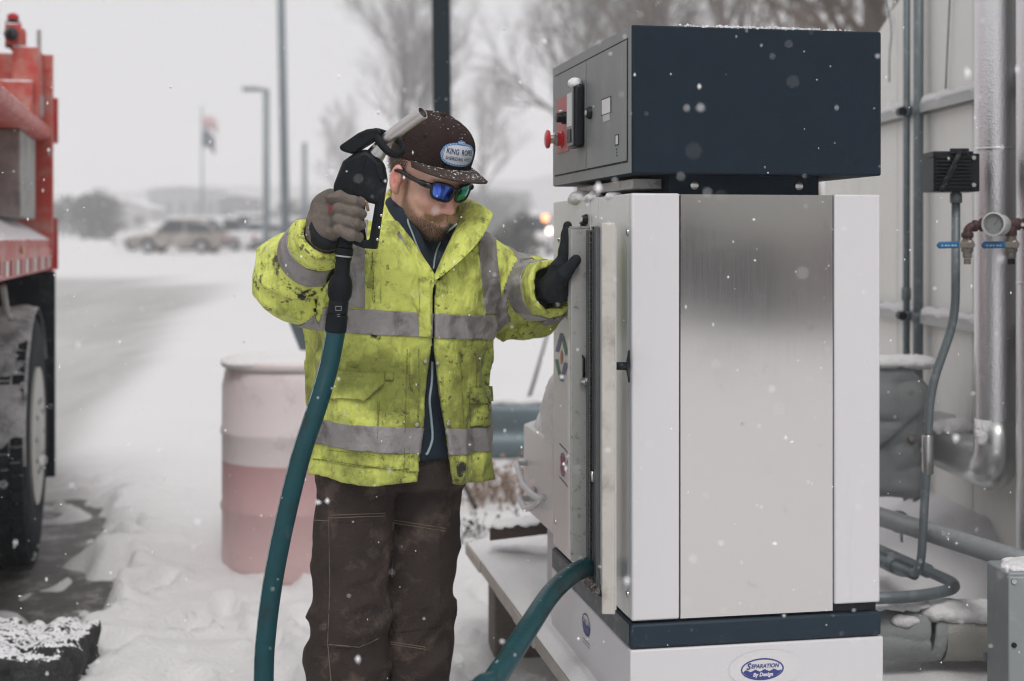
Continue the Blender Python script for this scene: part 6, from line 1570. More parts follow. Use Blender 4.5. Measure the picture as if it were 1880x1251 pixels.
# ---- trousers
M_DUCK = None
def duck():
    m = mat('faded brown duck canvas', (.044, .033, .030), rough=.85, var=.5, vscale=9, bump=.5, bscale=200, dirt=(.165, .122, .10), dscale=9.5, damt=.36, spec=.2)
    return m
M_DUCK = duck()
HR, KR, AR = Vector((-.372, 3.485, .93)), Vector((-.402, 3.455, .48)), Vector((-.400, 3.52, .06))
HL, KL, AL = Vector((-.222, 3.560, .93)), Vector((-.246, 3.570, .48)), Vector((-.285, 3.62, .06))
def pants_f(P):
    r = smin(capsule(P, HR, KR, .098, .088), capsule(P, KR, AR, .088, .085), .03)
    l = smin(capsule(P, HL, KL, .100, .088), capsule(P, KL, AL, .088, .082), .03)
    d = smin(r, l, .003)
    hip = torso(P, -.060); d = smin(d, np.maximum(hip, np.maximum(.90-P[:, 2], P[:, 2]-1.0)), .03)
    m = np.abs(d) < .05; p = P[m]
    if len(p):
        q = np.stack([p[:, 0]*7+p[:, 2]*2.2, p[:, 1]*6, p[:, 2]*8.5-p[:, 0]*5], -1); q += .9*vnoise(p, 5, 2)[:, None]
        kn = .5 + .45*np.exp(-((p[:, 2]-.55)/.13)**2)+.6*np.exp(-((p[:, 2]-.12)/.1)**2)
        w = kn*(.015*(ridge(vnoise(q, 1, 5), 2.0)-.32) + .009*(ridge(vnoise(q*2.1, 1, 6), 2)-.3))
        q3 = np.stack([p[:, 0]*16, p[:, 1]*10, p[:, 2]*2.4], -1)
        w += .007*(ridge(vnoise(q3, 1, 7), 2)-.3)
        d[m] -= w
    return np.maximum(np.maximum(d, .05-P[:, 2]), P[:, 2]-.99)
PV, PQ = surfnet(pants_f, (-.54, 3.30, .04), (-.06, 3.75, 1.00), .0055)
pt = fast_mesh('trousers', PV, PQ, M_DUCK, man)
PC = PV[PQ].mean(1); e1_ = PV[PQ[:, 2]]-PV[PQ[:, 0]]; e2_ = PV[PQ[:, 3]]-PV[PQ[:, 1]]; PN = np.cross(e1_, e2_); PN /= np.linalg.norm(PN, axis=1)[:, None]+1e-12
for (x0, x1, zt, zb, tl) in ((-.452, -.330, .825, .535, .0), (-.292, -.176, .80, .545, -.12)):
    n = Vector((tl, 0, 1)).normalized(); xm = (x0+x1)/2
    msk = (PN[:, 1] < .1) & ((PC[:, 0] < -.322) & (PC[:, 1] < 3.46) if x0 < -.4 else (PC[:, 0] > -.30) & (PC[:, 1] < 3.56))
    patch('knee_panel', msk, [((x0, 0, 0), (1, 0, 0)), ((x1, 0, 0), (-1, 0, 0)), ((xm, 3.4, zt), -n), ((xm, 3.4, zb), n)], M_DUCK, pt, .0024, .003, (PV, PQ))
M_THREADP = mat('tan trouser thread', (.20, .155, .12), rough=.9)
for pts in ([(606, 946), (708, 942)], [(606, 951), (708, 947)], [(604, 948), (606, 1080), (602, 1180), (608, 1250)], [(604, 1183), (660, 1188), (695, 1172)], [(724, 955), (818, 970)], [(724, 960), (818, 975)], [(722, 958), (720, 1060)], [(716, 1178), (782, 1188)], [(577, 955), (604, 956)], [(716, 1182), (782, 1192)]):
    stitches(pts, pants_f, 'seam_stitching', pt, M_THREADP, r=.0012, dash=.0055, lift=.003, y0=3.25, y1=3.75)
# boots
M_BOOT = mat('dark work boot', (.035, .026, .022), rough=.7, var=.3, vscale=10, bump=.2, snow=.6)
for (A_, dx) in ((AR, -.02), (AL, .02)):
    def fb(P, A_=A_, dx=dx):
        d = capsule(P, (A_.x, A_.y, .16), (A_.x, A_.y, .10), .058, .056)
        d = smin(d, capsule(P, (A_.x, A_.y+.03, .075), (A_.x+dx, A_.y-.17, .062), .050, .044), .05)
        d = np.maximum(d, .038-P[:, 2]); s_ = np.maximum(capsule(P*np.array([1, 1, .3], np.float32), (A_.x, A_.y+.035, .0), (A_.x+dx, A_.y-.18, .0), .052, .050), np.abs(P[:, 2]-.030)-.015)
        return np.minimum(d, s_)
    v, q = surfnet(fb, (A_.x-.1, A_.y-.26, .0), (A_.x+.1, A_.y+.12, .24), .007); fast_mesh('boot', v, q, M_BOOT, man)
# ---- head and neck: one continuous surface
HO = Vector((-.214, 3.45, 1.645)); TH, PH = R(45), R(23)
hf = Vector((math.sin(TH)*math.cos(PH), -math.cos(TH)*math.cos(PH), -math.sin(PH))); hl = Vector((math.cos(TH), math.sin(TH), 0)); hu = hf.cross(hl)
HM = np.array([hf[:], hl[:], hu[:]], np.float32).T            # columns: forward, his left, up
HM4 = Matrix(((hf.x, hl.x, hu.x, HO.x), (hf.y, hl.y, hu.y, HO.y), (hf.z, hl.z, hu.z, HO.z), (0, 0, 0, 1)))
def H(f, l, u): return HM4 @ Vector((f, l, u))
def head_f(P):
    q = (P - A3(HO)) @ HM
    qa = q.copy(); qa[:, 1] = np.abs(qa[:, 1])
    d = ellip(q, (-.008, 0, .055), (.100, .077, .090))
    d = smin(d, ellip(q, (.036, 0, -.022), (.060, .062, .088)), .03)
    d = smin(d, ellip(q, (.040, 0, -.075), (.050, .054, .038)), .03)
    d = smin(d, ellip(q, (.084, 0, -.098), (.020, .024, .017)), .025)
    d = smin(d, ellip(q, (.082, 0, .024), (.018, .052, .013)), .018)
    d = smin(d, ellip(qa, (.066, .042, -.022), (.024, .022, .022)), .02)
    d = smin(d, ellip(q, (.090, 0, -.062), (.016, .028, .022)), .02)
    d = smax(d, -ellip(qa, (.101, .033, -.002), (.016, .019, .012)), .012)
    d = smin(d, ellip(qa, (.082, .032, -.002), (.0135, .0135, .0135)), .002)
    ns = smin(capsule(q, (.090, 0, .010), (.117, 0, -.032), .009, .0125), ellip(qa, (.106, .012, -.037), (.011, .0085, .008)), .01)
    d = smin(d, ns, .012); d = smax(d, -ellip(qa, (.110, .0075, -.0455), (.005, .004, .005)), .004)
    d = smin(d, ellip(q, (.1005, 0, -.0655), (.010, .023, .0055)), .006); d = smin(d, ellip(q, (.0995, 0, -.0765), (.010, .020, .0065)), .006)
    d = smax(d, -ellip(q, (.110, 0, -.0705), (.008, .024, .0016)), .003)
    # ears
    e = ellip(qa, (-.006, .083, .000), (.0205, .0095, .0335)); e = smax(e, -ellip(qa, (-.002, .092, .003), (.0125, .0075, .0215)), .005)
    e = smin(e, ellip(qa, (.004, .082, -.028), (.009, .007, .010)), .008); e = smin(e, ellip(qa, (-.002, .084, -.004), (.005, .006, .012)), .004)
    d = smin(d, e, .006)
    d = smin(d, capsule(P, H(-.022, 0, -.03), (-.258, 3.515, 1.45), .054, .060), .03)
    d = smin(d, ellip(P, (-.265, 3.52, 1.38), (.155, .095, .10)), .05)
    return d
v, q = surfnet(head_f, (-.44, 3.28, 1.36), (-.06, 3.64, 1.80), .0031)
def skin():
    m = bpy.data.materials.new('ruddy skin'); m.use_nodes = True; nt = m.node_tree; N = nt.nodes; L = nt.links; b = N['Principled BSDF']
    b.inputs['Roughness'].default_value = .48; b.inputs['Specular IOR Level'].default_value = .4
    b.inputs['Subsurface Weight'].default_value = .18; b.inputs['Subsurface Radius'].default_value = (.012, .004, .002); b.inputs['Subsurface Scale'].default_value = .5
    tc = N.new('ShaderNodeTexCoord'); n = N.new('ShaderNodeTexNoise'); n.inputs['Scale'].default_value = 38; n.inputs['Detail'].default_value = 7; L.new(tc.outputs['Object'], n.inputs['Vector'])
    mx = N.new('ShaderNodeMix'); mx.data_type = 'RGBA'; mx.inputs[6].default_value = (.78, .46, .365, 1); mx.inputs[7].default_value = (.86, .56, .455, 1); L.new(n.outputs[0], mx.inputs[0])
    a = N.new('ShaderNodeAttribute'); a.attribute_name = 'ruddy'; m2 = N.new('ShaderNodeMix'); m2.data_type = 'RGBA'; m2.inputs[7].default_value = (.70, .22, .18, 1); L.new(a.outputs['Fac'], m2.inputs[0]); L.new(mx.outputs[2], m2.inputs[6])
    a2 = N.new('ShaderNodeAttribute'); a2.attribute_name = 'stubble'; m3 = N.new('ShaderNodeMix'); m3.data_type = 'RGBA'; m3.inputs[7].default_value = (.20, .115, .075, 1); L.new(a2.outputs['Fac'], m3.inputs[0]); L.new(m2.outputs[2], m3.inputs[6])
    L.new(m3.outputs[2], b.inputs['Base Color'])
    nb = N.new('ShaderNodeTexNoise'); nb.inputs['Scale'].default_value = 300; L.new(tc.outputs['Object'], nb.inputs['Vector']); bp = N.new('ShaderNodeBump'); bp.inputs['Strength'].default_value = .5; bp.inputs['Distance'].default_value = .002; L.new(nb.outputs[0], bp.inputs['Height']); L.new(bp.outputs[0], b.inputs['Normal'])
    return m
hd_ = fast_mesh('body', v, q, skin(), man)
loc = ((v - np.array(HO)) @ HM); fq, lq, uq = loc[:, 0], np.abs(loc[:, 1]), loc[:, 2]
ruddy = .75*np.exp(-(((fq+.004)/.025)**2+((lq-.088)/.014)**2+((uq)/.036)**2)) + .55*np.exp(-(((fq-.115)/.018)**2+(lq/.018)**2+((uq+.03)/.022)**2)) + .30*np.exp(-(((fq-.075)/.03)**2+((lq-.045)/.022)**2+((uq+.03)/.022)**2))
ruddy += .5*np.exp(-(((fq-.105)/.012)**2+(lq/.022)**2+((uq+.0715)/.008)**2))
set_attr(hd_, 'ruddy', np.clip(ruddy, 0, 1))
def beard_mask(f, l, u):
    jaw = np.clip((-.056-u + .62*np.clip(.070-f, 0, .1))/.018, 0, 1)*np.clip((f-.004)/.012, 0, 1)*np.clip((u+.135)/.02, 0, 1)
    burn = .8*np.exp(-((f-.018)/.009)**2)*np.clip((.030-u)/.02, 0, 1)*np.clip((l-.05)/.01, 0, 1)*np.clip((u+.08)/.02, 0, 1)
    mo = .0*np.clip(1-np.abs(u+.054)/.011, 0, 1)*np.clip((f-.085)/.01, 0, 1)*np.clip((.040-l)/.008, 0, 1)
    lips = np.exp(-(((u+.071)/.010)**2+(l/.022)**2))*(f > .09)
    return np.clip(np.maximum(np.maximum(jaw, burn*1.1), mo*1.2)*(1-lips), 0, 1)
bmk = beard_mask(fq, lq, uq); set_attr(hd_, 'stubble', bmk*.75)

def strands(name, pts, nrm, dirs, lens, m, par, seed, width=.0007, seg=3, curl=.25):
    rg = np.random.RandomState(seed); V = []; F = []
    for p, n, d, L_ in zip(pts, nrm, dirs, lens):
        d = d/np.linalg.norm(d); side = np.cross(d, n); side /= np.linalg.norm(side)+1e-9; w = width*rg.uniform(.6, 1.3); b = len(V); c = p.copy(); k = rg.normal(0, curl, 3)
        for i in range(seg+1):
            t = i/seg; ww = w*(1-.85*t); V.append(c-side*ww); V.append(c+side*ww)
            d2 = d + k*t*.8; c = c + d2/np.linalg.norm(d2)*L_/seg
        for i in range(seg): F.append((b+2*i, b+2*i+1, b+2*i+3, b+2*i+2))
    return fast_mesh(name, np.array(V), np.array(F), m, par)
def hair_mat(name, a, b_):
    return mat(name, tuple((x+y)/2 for x, y in zip(a, b_)), rough=.55, var=.55, vscale=150, spec=.35)
M_BEARD = hair_mat('brown beard', (.13, .078, .046), (.33, .21, .125)); M_MOUST = hair_mat('blond moustache', (.48, .29, .16), (.85, .60, .38)); M_HAIR = hair_mat('brown hair', (.055, .035, .025), (.15, .10, .07))
vn = np.zeros_like(v); fn = np.cross(v[q[:, 2]]-v[q[:, 0]], v[q[:, 3]]-v[q[:, 1]])
for k in range(4): np.add.at(vn, q[:, k], fn)
vn /= np.linalg.norm(vn, axis=1)[:, None]+1e-12
rg = np.random.RandomState(2); hf_, hl_, hu_ = np.array(hf), np.array(hl), np.array(hu)
cand = np.nonzero(rg.rand(len(v)) < bmk*.9)[0]; cand = rg.choice(cand, min(7000, len(cand)), replace=False)
chin = np.clip((fq[cand]-.05)/.04, 0, 1)*np.clip((-.07-uq[cand])/.03, 0, 1)
dirs = vn[cand]*.55 - hu_*.8 + hf_*(.25+.2*chin)[:, None] + rg.normal(0, .22, (len(cand), 3))
lens_ = rg.uniform(.003, .006, len(cand))+.006*chin+.001*(uq[cand] < -.07); half = rg.rand(len(cand)) < .5
strands('beard', v[cand][half]-vn[cand][half]*.001, vn[cand][half], dirs[half], lens_[half], hair_mat('dark beard hair', (.045, .026, .017), (.11, .066, .04)), hd_, 5, .0006)
strands('beard', v[cand][~half]-vn[cand][~half]*.001, vn[cand][~half], dirs[~half], lens_[~half]*1.1, hair_mat('ginger beard hair', (.12, .075, .048), (.25, .16, .10)), hd_, 6, .0006)
# moustache: two swept, upturned halves
mp, mn, md, ml = [], [], [], []
_fs = np.linspace(.07, .135, 66)
def face_f(l, u):
    P_ = np.array([tuple(H(f_, l, u)) for f_ in _fs], np.float32); ins = np.nonzero(head_f(P_) < 0)[0]
    return _fs[ins[-1]] if len(ins) else .10
_ff = {}
def face_c(l, u):
    k = (round(l*500), round(u*500))
    if k not in _ff: _ff[k] = face_f(k[0]/500, k[1]/500)
    return _ff[k]
for k in range(1500):
    s_ = 1 if k % 2 else -1; t = rg.rand()**.8
    l = s_*(.003+.030*t); u = -.0490 - .014*t + rg.normal(0, .0035); f = face_c(l, u) + .0005 + .003*rg.rand()
    mp.append(np.array(H(f, l, u))); mn.append(hf_); md.append(hl_*s_*(.35+.75*t) - hu_*(.85-.75*t) + hf_*(.40) + rg.normal(0, .22, 3)); ml.append(rg.uniform(.008, .014)+.006*t)
for k in range(260):                                            # curled tips
    s_ = 1 if k % 2 else -1; l = s_*(.032+.010*rg.rand()); uu = -.062+rg.normal(0, .0025); mp.append(np.array(H(face_c(l, uu)+.003+.002*rg.rand(), l, uu))); mn.append(hf_); md.append(hl_*s_*.8+hu_*(.55)+hf_*.15+rg.normal(0, .12, 3)); ml.append(rg.uniform(.010, .018))
strands('moustache', np.array(mp), np.array(mn), np.array(md), np.array(ml), M_MOUST, hd_, 7, .0006, 4, .35)
hmk = np.clip((.055-np.abs(uq-.035))/.02, 0, 1)*np.clip((.018-fq)/.012, 0, 1)*(lq < .0835)*((uq > .022) | (fq < -.03))*(uq > -.045)
cand = np.nonzero(rg.rand(len(v)) < hmk*.8)[0]; cand = rg.choice(cand, min(2600, len(cand)), replace=False)
strands('hair', v[cand]-vn[cand]*.001, vn[cand], vn[cand]*.25-hu_*.8-hf_*.5+rg.normal(0, .15, (len(cand), 3)), rg.uniform(.012, .022, len(cand)), M_HAIR, hd_, 8, .0008)

# ---- cap
M_CAP = mat('brown cap cotton', (.030, .017, .016), rough=.85, var=.25, vscale=16, bump=.35, bscale=260, snow=.13, snscale=120, spec=.2)
M_BRIM = mat('faded cap brim', (.060, .044, .038), rough=.85, var=.25, vscale=22, bump=.3, bscale=260, snow=.22, snscale=95, spec=.2)
CU0, CH = .052, .116
def crown(phi, t, off=0.0):
    r = max(0.0, 1 - t**4.0)**.5
    a = (.112 if abs(phi) < math.pi/2 else .102); lift = .010*math.cos(phi)
    bulge = 1 + .03*math.sin(t*math.pi)*max(0, math.cos(phi))
    f = -.002 + (a*r*bulge+off*max(r, .25))*math.cos(phi); l = (.0885*r*bulge+off*max(r, .25))*math.sin(phi)
    return H(f, l, CU0 + lift*(1-t) + CH*t + off*(t**6))
V = []; F = []; nu, nv = 64, 26
ts = [1-(1-j/nv)**1.6 for j in range(nv+1)]
for j in range(nv+1):
    for i in range(nu): V.append(crown(2*math.pi*i/nu, min(ts[j], .9995)))
for j in range(nv):
    for i in range(nu): F.append((j*nu+i, j*nu+(i+1) % nu, (j+1)*nu+(i+1) % nu, (j+1)*nu+i))
F.append(tuple(nv*nu+i for i in range(nu)))
cp = obj('cap', V, F, M_CAP, man, smooth=True); s = cp.modifiers.new('t', 'SOLIDIFY'); s.thickness = .003; s.offset = -1
V = []; F = []; nb_, ns_ = 40, 10
def brim_pt(a, s):
    phi = a*R(74); b = Vector((-.002+.1135*math.cos(phi), .090*math.sin(phi), CU0+.010*math.cos(phi)+.003))
    ext = .074*max(0.0, math.cos(a*R(88)))**.55
    f = b.x + s*ext; l = b.y*(1+.10*s*max(0, 1-a*a)); u = b.z + .002*s - 1.5*l*l*s*(.4+.6*s) - .004*s*s
    return (f, l, u)
for j in range(ns_+1):
    for i in range(nb_+1): V.append(H(*brim_pt(-1+2*i/nb_, j/ns_)))
for j in range(ns_):
    for i in range(nb_): a = j*(nb_+1)+i; F.append((a, a+1, a+nb_+2, a+nb_+1))
br = obj('brim', V, F, M_BRIM, cp, smooth=True); s = br.modifiers.new('t', 'SOLIDIFY'); s.thickness = .0035; s.offset = 0
MB().lathe([(.011, -.002), (.010, .003), (.006, .006), (.001, .007)], 16, axis_matrix(crown(0, .999)+hu*.000, hu)).build('button', M_CAP, cp, smooth=True)
sm = MB()
for phi in (R(33), R(-33), R(95), R(-95), R(150), R(-150)): sm.tube([crown(phi, t, .0012) for t in [i/14*.985 for i in range(15)]], .0013, 5)
sm.build('panel_seams', M_CAP, cp, smooth=True)
for phi in (R(-64), R(64), R(-120)): MB().lathe([(.0045, -.001), (.0045, .001), (.0022, .0015)], 12, axis_matrix(crown(phi, .62, .001), crown(phi, .62, .01)-crown(phi, .62, 0))).build('eyelet', M_BLACK, cp, smooth=True)
def specks(n, fn, par, seed, rmax=.0016):
    rg = np.random.RandomState(seed); mb = MB()
    for k in range(n):
        p_, nn = fn(rg); r = rmax*rg.uniform(.25, 1)**1.5 + .0003
        a = nn.orthogonal().normalized(); b = nn.cross(a); m_ = 5; ph = rg.uniform(0, 6)
        ring = [p_ + (a*math.cos(ph+2*math.pi*i/m_) + b*math.sin(ph+2*math.pi*i/m_))*r*rg.uniform(.6, 1.4) for i in range(m_)]
        mb.add(ring + [p_+nn*r*.6], [(i, (i+1) % m_, m_) for i in range(m_)])
    return kind(mb.build('snow_specks', M_SNOW, par), 'stuff')
def sp_crown(rg):
    ph = rg.uniform(-math.pi, math.pi); t = 1-abs(rg.normal(0, .16)); t = min(max(t, .3), .995); p_ = crown(ph, t, .0006); return p_, (hu*.8+(p_-HO).normalized()*.5).normalized()
specks(90, sp_crown, cp, 4)
specks(75, lambda rg: ((lambda a, s: (H(*brim_pt(a, s))+hu*.0021, hu))(rg.uniform(-.9, .95)*.9, rg.uniform(.15, .97))), br, 6, .0019)
def on_crown(x, y, off):
    """wrap flat (x, y) round the front of the cap"""
    return crown((x-.014)/.110, (.046 + y)/CH, off)
def wrap(shapes, off, name, m, par):
    mb = MB()
    for V_, F_ in shapes: mb.add([on_crown(a, b, off) for a, b in V_], F_)
    return mb.build(name, m, par)
def grid_oval(rx, ry, n=22):
    V_ = []; F_ = []
    for j in range(n+1):
        for i in range(n+1):
            a = 2*i/n-1; b = 2*j/n-1
            V_.append((a*rx*math.sqrt(1-b*b/2)*(1.06), b*ry*math.sqrt(1-a*a/2)*1.06))
    for j in range(n):
        for i in range(n): k = j*(n+1)+i; F_.append((k, k+1, k+n+2, k+n+1))
    return V_, F_
M_PATCHW = mat('white patch', (.62, .64, .70), rough=.8, var=.05, bump=.2, bscale=500); M_PATCHB = mat('blue patch rope', (.07, .22, .46), rough=.8, var=.3, vscale=200); M_PATCHD = mat('dark blue patch letters', (.012, .055, .12), rough=.8)
pc = wrap([grid_oval(.0545, .0285)], .0022, 'patch', M_PATCHW, cp)
def oval_ring(rx, ry, w, k0, k1, n):
    V_ = []; F_ = []
    for i in range(n+1):
        a = k0+(k1-k0)*i/n; c_, s_ = math.cos(a), math.sin(a); e = (abs(c_)**2.6+abs(s_)**2.6)**(-1/2.6)
        V_ += [(rx*e*c_, ry*e*s_), ((rx-w)*e*c_, (ry-w)*e*s_)]
    for i in range(n): F_.append((2*i, 2*i+2, 2*i+3, 2*i+1))
    return V_, F_
wrap([oval_ring(.0570, .0300, .0050, 0, 2*math.pi, 72)], .0028, 'patch_rope', M_PATCHB, pc)
wrap([oval_ring(.0552, .0283, .0014, 2*math.pi*k/40, 2*math.pi*(k+.5)/40, 2) for k in range(40)], .0033, 'patch_strands', M_PATCHW, pc)
wrap([disc2d(.0085, .0042, 18, -.006, .0305), disc2d(.0085, .0042, 18, .006, .0305), disc2d(.005, .0035, 14, 0, .0335)], .0036, 'patch_knot', M_PATCHB, pc)
wrap([ring2d(.0065, .0026, .0010, 18)][:0] + [([(a+dx, b+.0305) for a, b in ring2d(.006, .0024, .0010, 18)[0]], ring2d(.006, .0024, .0010, 18)[1]) for dx in (-.006, .006)], .0041, 'patch_knot_light', M_PATCHW, pc)
V1, F1 = text_mesh('KING  ROPES', .0190, bold=.0003); V2, F2 = text_mesh('SHERIDAN, WYO.', .0130, bold=.0001)
fit = lambda V_, w: [(a*w/max(abs(c[0]) for c in V_), b) for a, b in V_]
V1 = fit(V1, .0440); V2 = fit(V2, .0425)
wrap([([(a, b+.0075) for a, b in V1], F1), ([(a, b-.0105) for a, b in V2], F2)], .0036, 'patch_letters', M_PATCHD, pc)

# ---- sunglasses
M_FRAME = mat('black glasses frame', (.010, .012, .014), rough=.25, var=.1)
def lens_mat(name, c1, c2):
    m = mat(name, c1, rough=.08, metal=.85, var=.0); nt = m.node_tree; N = nt.nodes
    n = N.new('ShaderNodeTexNoise'); n.inputs['Scale'].default_value = 42; tc = N.new('ShaderNodeTexCoord'); nt.links.new(tc.outputs['Object'], n.inputs['Vector'])
    r = N.new('ShaderNodeMapRange'); r.inputs['From Min'].default_value = .38; r.inputs['From Max'].default_value = .62; nt.links.new(n.outputs[0], r.inputs[0])
    mx = N.new('ShaderNodeMix'); mx.data_type = 'RGBA'; mx.inputs[6].default_value = c1+(1,); mx.inputs[7].default_value = c2+(1,); nt.links.new(r.outputs[0], mx.inputs[0]); nt.links.new(mx.outputs[2], N['Principled BSDF'].inputs['Base Color']); return m
gl = tag(empty('sunglasses', H(.11, 0, .01)), 'black sunglasses with blue and green mirror lenses on the face', 'sunglasses')
def gpt(l, u, off=0.0): return H(.1165 - 4.6*l*l + off + .05*(u-.012), l, u)
def lens_outline(s, g=0.0, n=36):
    out = []
    for i in range(n):
        a = 2*math.pi*i/n; c_, s_ = math.cos(a), math.sin(a); e = (abs(c_)**3.2+abs(s_)**3.2)**(-1/3.2)
        l = .0335 + (.0258+g)*e*c_*(1+.10*s_); u = .010 + (.0188+g)*e*s_ + .0035*c_
        out.append((s*l, u))
    return out
fr_ = MB()
for s in (-1, 1):
    ol = lens_outline(s, .002); n = len(ol)
    fr_.tube([gpt(a, b) for a, b in ol], .0034, 8, closed=True)
fr_.tube([gpt(-.009, .019), gpt(0, .021, .002), gpt(.009, .019)], [.004, .0035, .004], 8)
fr_.tube([gpt(-.009, .010), gpt(0, .013, .002), gpt(.009, .010)], [.002, .002, .002], 8)
fr_.build('frame', M_FRAME, gl, smooth=True)
for s, mm in ((-1, lens_mat('violet blue mirror lens', (.02, .02, .32), (.10, .22, .85))), (1, lens_mat('green mirror lens', (.02, .30, .10), (.10, .55, .60)))):
    ol = lens_outline(s); c_ = gpt(s*.0335, .010, .003)
    V = [c_] + [gpt(s*.0335+(a-s*.0335)*.5, .010+(b-.010)*.5, .0024) for a, b in ol] + [gpt(a, b, .0005) for a, b in ol]; n = len(ol)
    F = [(0, 1+i, 1+(i+1) % n) for i in range(n)] + [(1+i, 1+n+i, 1+n+(i+1) % n, 1+(i+1) % n) for i in range(n)]
    o = obj('lens', V, F, mm, gl, smooth=True)
    path = [gpt(s*.062, .021), H(.088, s*.0725, .020), H(.05, s*.0795, .019), H(.005, s*.0850, .021), H(-.012, s*.0845, .017)]
    pp = smooth_path(path, 5)
    t = MB(); t.tube(pp, [.0075 if i < 8 else .0055 for i in range(len(pp))], 8); t.build('temple', M_FRAME, gl, smooth=True)

# ---- gloves
def glove_mat(name, c, c2):
    return mat(name, c, rough=.8, var=.2, vscale=14, bump=.35, bscale=330, dirt=c2, dscale=15, damt=.5, spec=.2)
M_GLV = glove_mat('grey brown knit glove', (.17, .145, .125), (.085, .072, .064)); M_GLVD = glove_mat('black dipped glove', (.016, .020, .025), (.03, .032, .036))
GY = 3.150
def finger_set():
    out = []
    for i in range(4):
        y = 366 + 20.5*i; s = (-2, 0, -1, -6)[i]
        out.append(((W(600+3*i, y+4, GY+.035), .0125), (W(622, y-4+s*.2, GY-.040), .0130), (W(650+s, y+3, GY-.042), .0118), (W(664+s, y+7, GY-.018), .0105), (W(662+s, y+9, GY+.006), .0100)))
    return out
FS = finger_set()
def rglove_f(P):
    d = ellip(P, W(611, 398, GY+.045), (.034, .046, .050))
    d = smin(d, capsule(P, W(604, 380, GY+.04), W(597, 428, GY+.045), .036, .036), .03)
    d = smin(d, capsule(P, W(600, 415, GY+.04), WR.lerp(ER, .12), .040, .037), .03)
    g = np.full(len(P), 1e3, np.float32)
    for ch in FS:
        f = np.full(len(P), 1e3, np.float32)
        for (a, ra), (b, rb) in zip(ch[:-1], ch[1:]): f = smin(f, capsule(P, a, b, ra, rb), .004)
        g = smin(g, f, .0035)
    d = smin(d, g, .012)
    # thumb closing behind the grip
    th = smin(capsule(P, W(606, 372, GY+.055), W(628, 360, GY+.078), .016, .015), capsule(P, W(628, 360, GY+.078), W(655, 368, GY+.070), .0145, .012), .006)
    d = smin(d, th, .012)
    m = np.abs(d) < .03
    if m.any(): d[m] += .0022*(vnoise(P[m], 70, 3)-.5) - .0028*(ridge(vnoise(P[m]*np.array([1, 1, 1.6], np.float32), 26, 4), 3)-.2)
    return d
c_ = W(625, 400, GY+.03)
v, q = surfnet(rglove_f, np.array(c_)-np.array([.085, .10, .085]), np.array(c_)+np.array([.075, .10, .085]), .0024)
rgl = fast_mesh('glove', v, q, M_GLV, man)
V, F = text_mesh('3M', .016, sx=.8, bold=.0006)
gm = MB(); pts = []
for a, b in V:                                  # printed across the back of the hand, reading upwards
    px, py = 607 - b*829 + 0*a, 383 - a*829*-1
    pts.append(ray_hit(607+b*829, 383+a*829, rglove_f, 2.98, 3.3, 320) + Vector((0, -.0008, 0)))
gm.add(pts, F); gm.build('glove_print', mat('red glove print', (.30, .03, .035), rough=.7), rgl)
# dark cuff of the right glove
cf = MB(); ax = (ER-WR).normalized()
MB().lathe([(.043, -.010), (.0445, .0), (.0435, .025), (.040, .045)], 24, axis_matrix(WR.lerp(ER, -.05), ax)).build('glove_cuff', M_GLVD, rgl, smooth=True)
# left hand flat against the door edge, thumb hooked round the front
LF = []
for i in range(4):
    yy = 3.386 + .0205*i; ln = (.064, .074, .070, .054)[i]
    LF.append(((Vector((.1190, yy, 1.435)), .0135), (Vector((.1245, yy, 1.435+ln*.55)), .0120), (Vector((.1295, yy+.002, 1.435+ln*1.0)), .0108), (Vector((.1330, yy+.003, 1.435+ln*1.32)), .0098)))
def lglove_f(P):
    d = rbox(P, (.1115, 3.416, 1.405), (.019, .043, .045), .017)
    d = smin(d, capsule(P, (.108, 3.415, 1.385), WL.lerp(EL, .25), .034, .036), .03)
    g = np.full(len(P), 1e3, np.float32)
    for ch in LF:
        f = np.full(len(P), 1e3, np.float32)
        for (a, ra), (b, rb) in zip(ch[:-1], ch[1:]): f = smin(f, capsule(P, a, b, ra, rb), .004)
        g = smin(g, f, .003)
    d = smin(d, g, .012)
    th = smin(capsule(P, (.107, 3.385, 1.388), (.1225, 3.346, 1.418), .0185, .0160), capsule(P, (.1225, 3.346, 1.418), (.1500, 3.3375, 1.452), .0145, .0120), .008)
    d = smin(d, th, .012)
    m = np.abs(d) < .03
    if m.any(): d[m] += .0022*(vnoise(P[m], 70, 3)-.5) - .0026*(ridge(vnoise(P[m], 28, 4), 3)-.2)
    return d
v, q = surfnet(lglove_f, (.02, 3.30, 1.30), (.18, 3.52, 1.56), .0025)
fast_mesh('glove', v, q, M_GLVD, man)

# ================================================================== nozzle and hose
M_NOZ = mat('worn black nozzle', (.007, .010, .013), rough=.42, var=.3, vscale=18, bump=.12, bscale=90, dirt=(.03, .033, .037), dscale=20, damt=.15, spec=.15)
M_NOZR = mat('black rubber boot', (.007, .009, .012), rough=.55, var=.3, vscale=16, bump=.3, bscale=60, spec=.15)
M_SPOUT = mat('scuffed aluminium spout', (.58, .55, .54), rough=.30, metal=.95, var=.15, vscale=30, stretch=(1, 1, 1), bump=.1, bscale=120)
NY = 3.155
nz = tag(empty('fuel_nozzle', W(640, 430, NY)), 'black fuel nozzle with silver spout raised in the right hand', 'nozzle')
def nprism(name, pts, y0, y1, m, par=nz, bevel=.006, seg=3):
    Q_ = [W(a, b, NY) for a, b in pts]; return MB().prism([(p.x, p.z) for p in Q_][::-1], y0, y1).build(name, m, par, bevel=bevel, seg=seg)
bd = nprism('body', [(612, 352), (615, 338), (631, 297), (648, 285), (674, 273), (694, 289), (706, 299), (711, 331), (703, 374), (690, 376), (654, 366), (634, 372)], NY-.028, NY+.028, M_NOZ, bevel=.012)
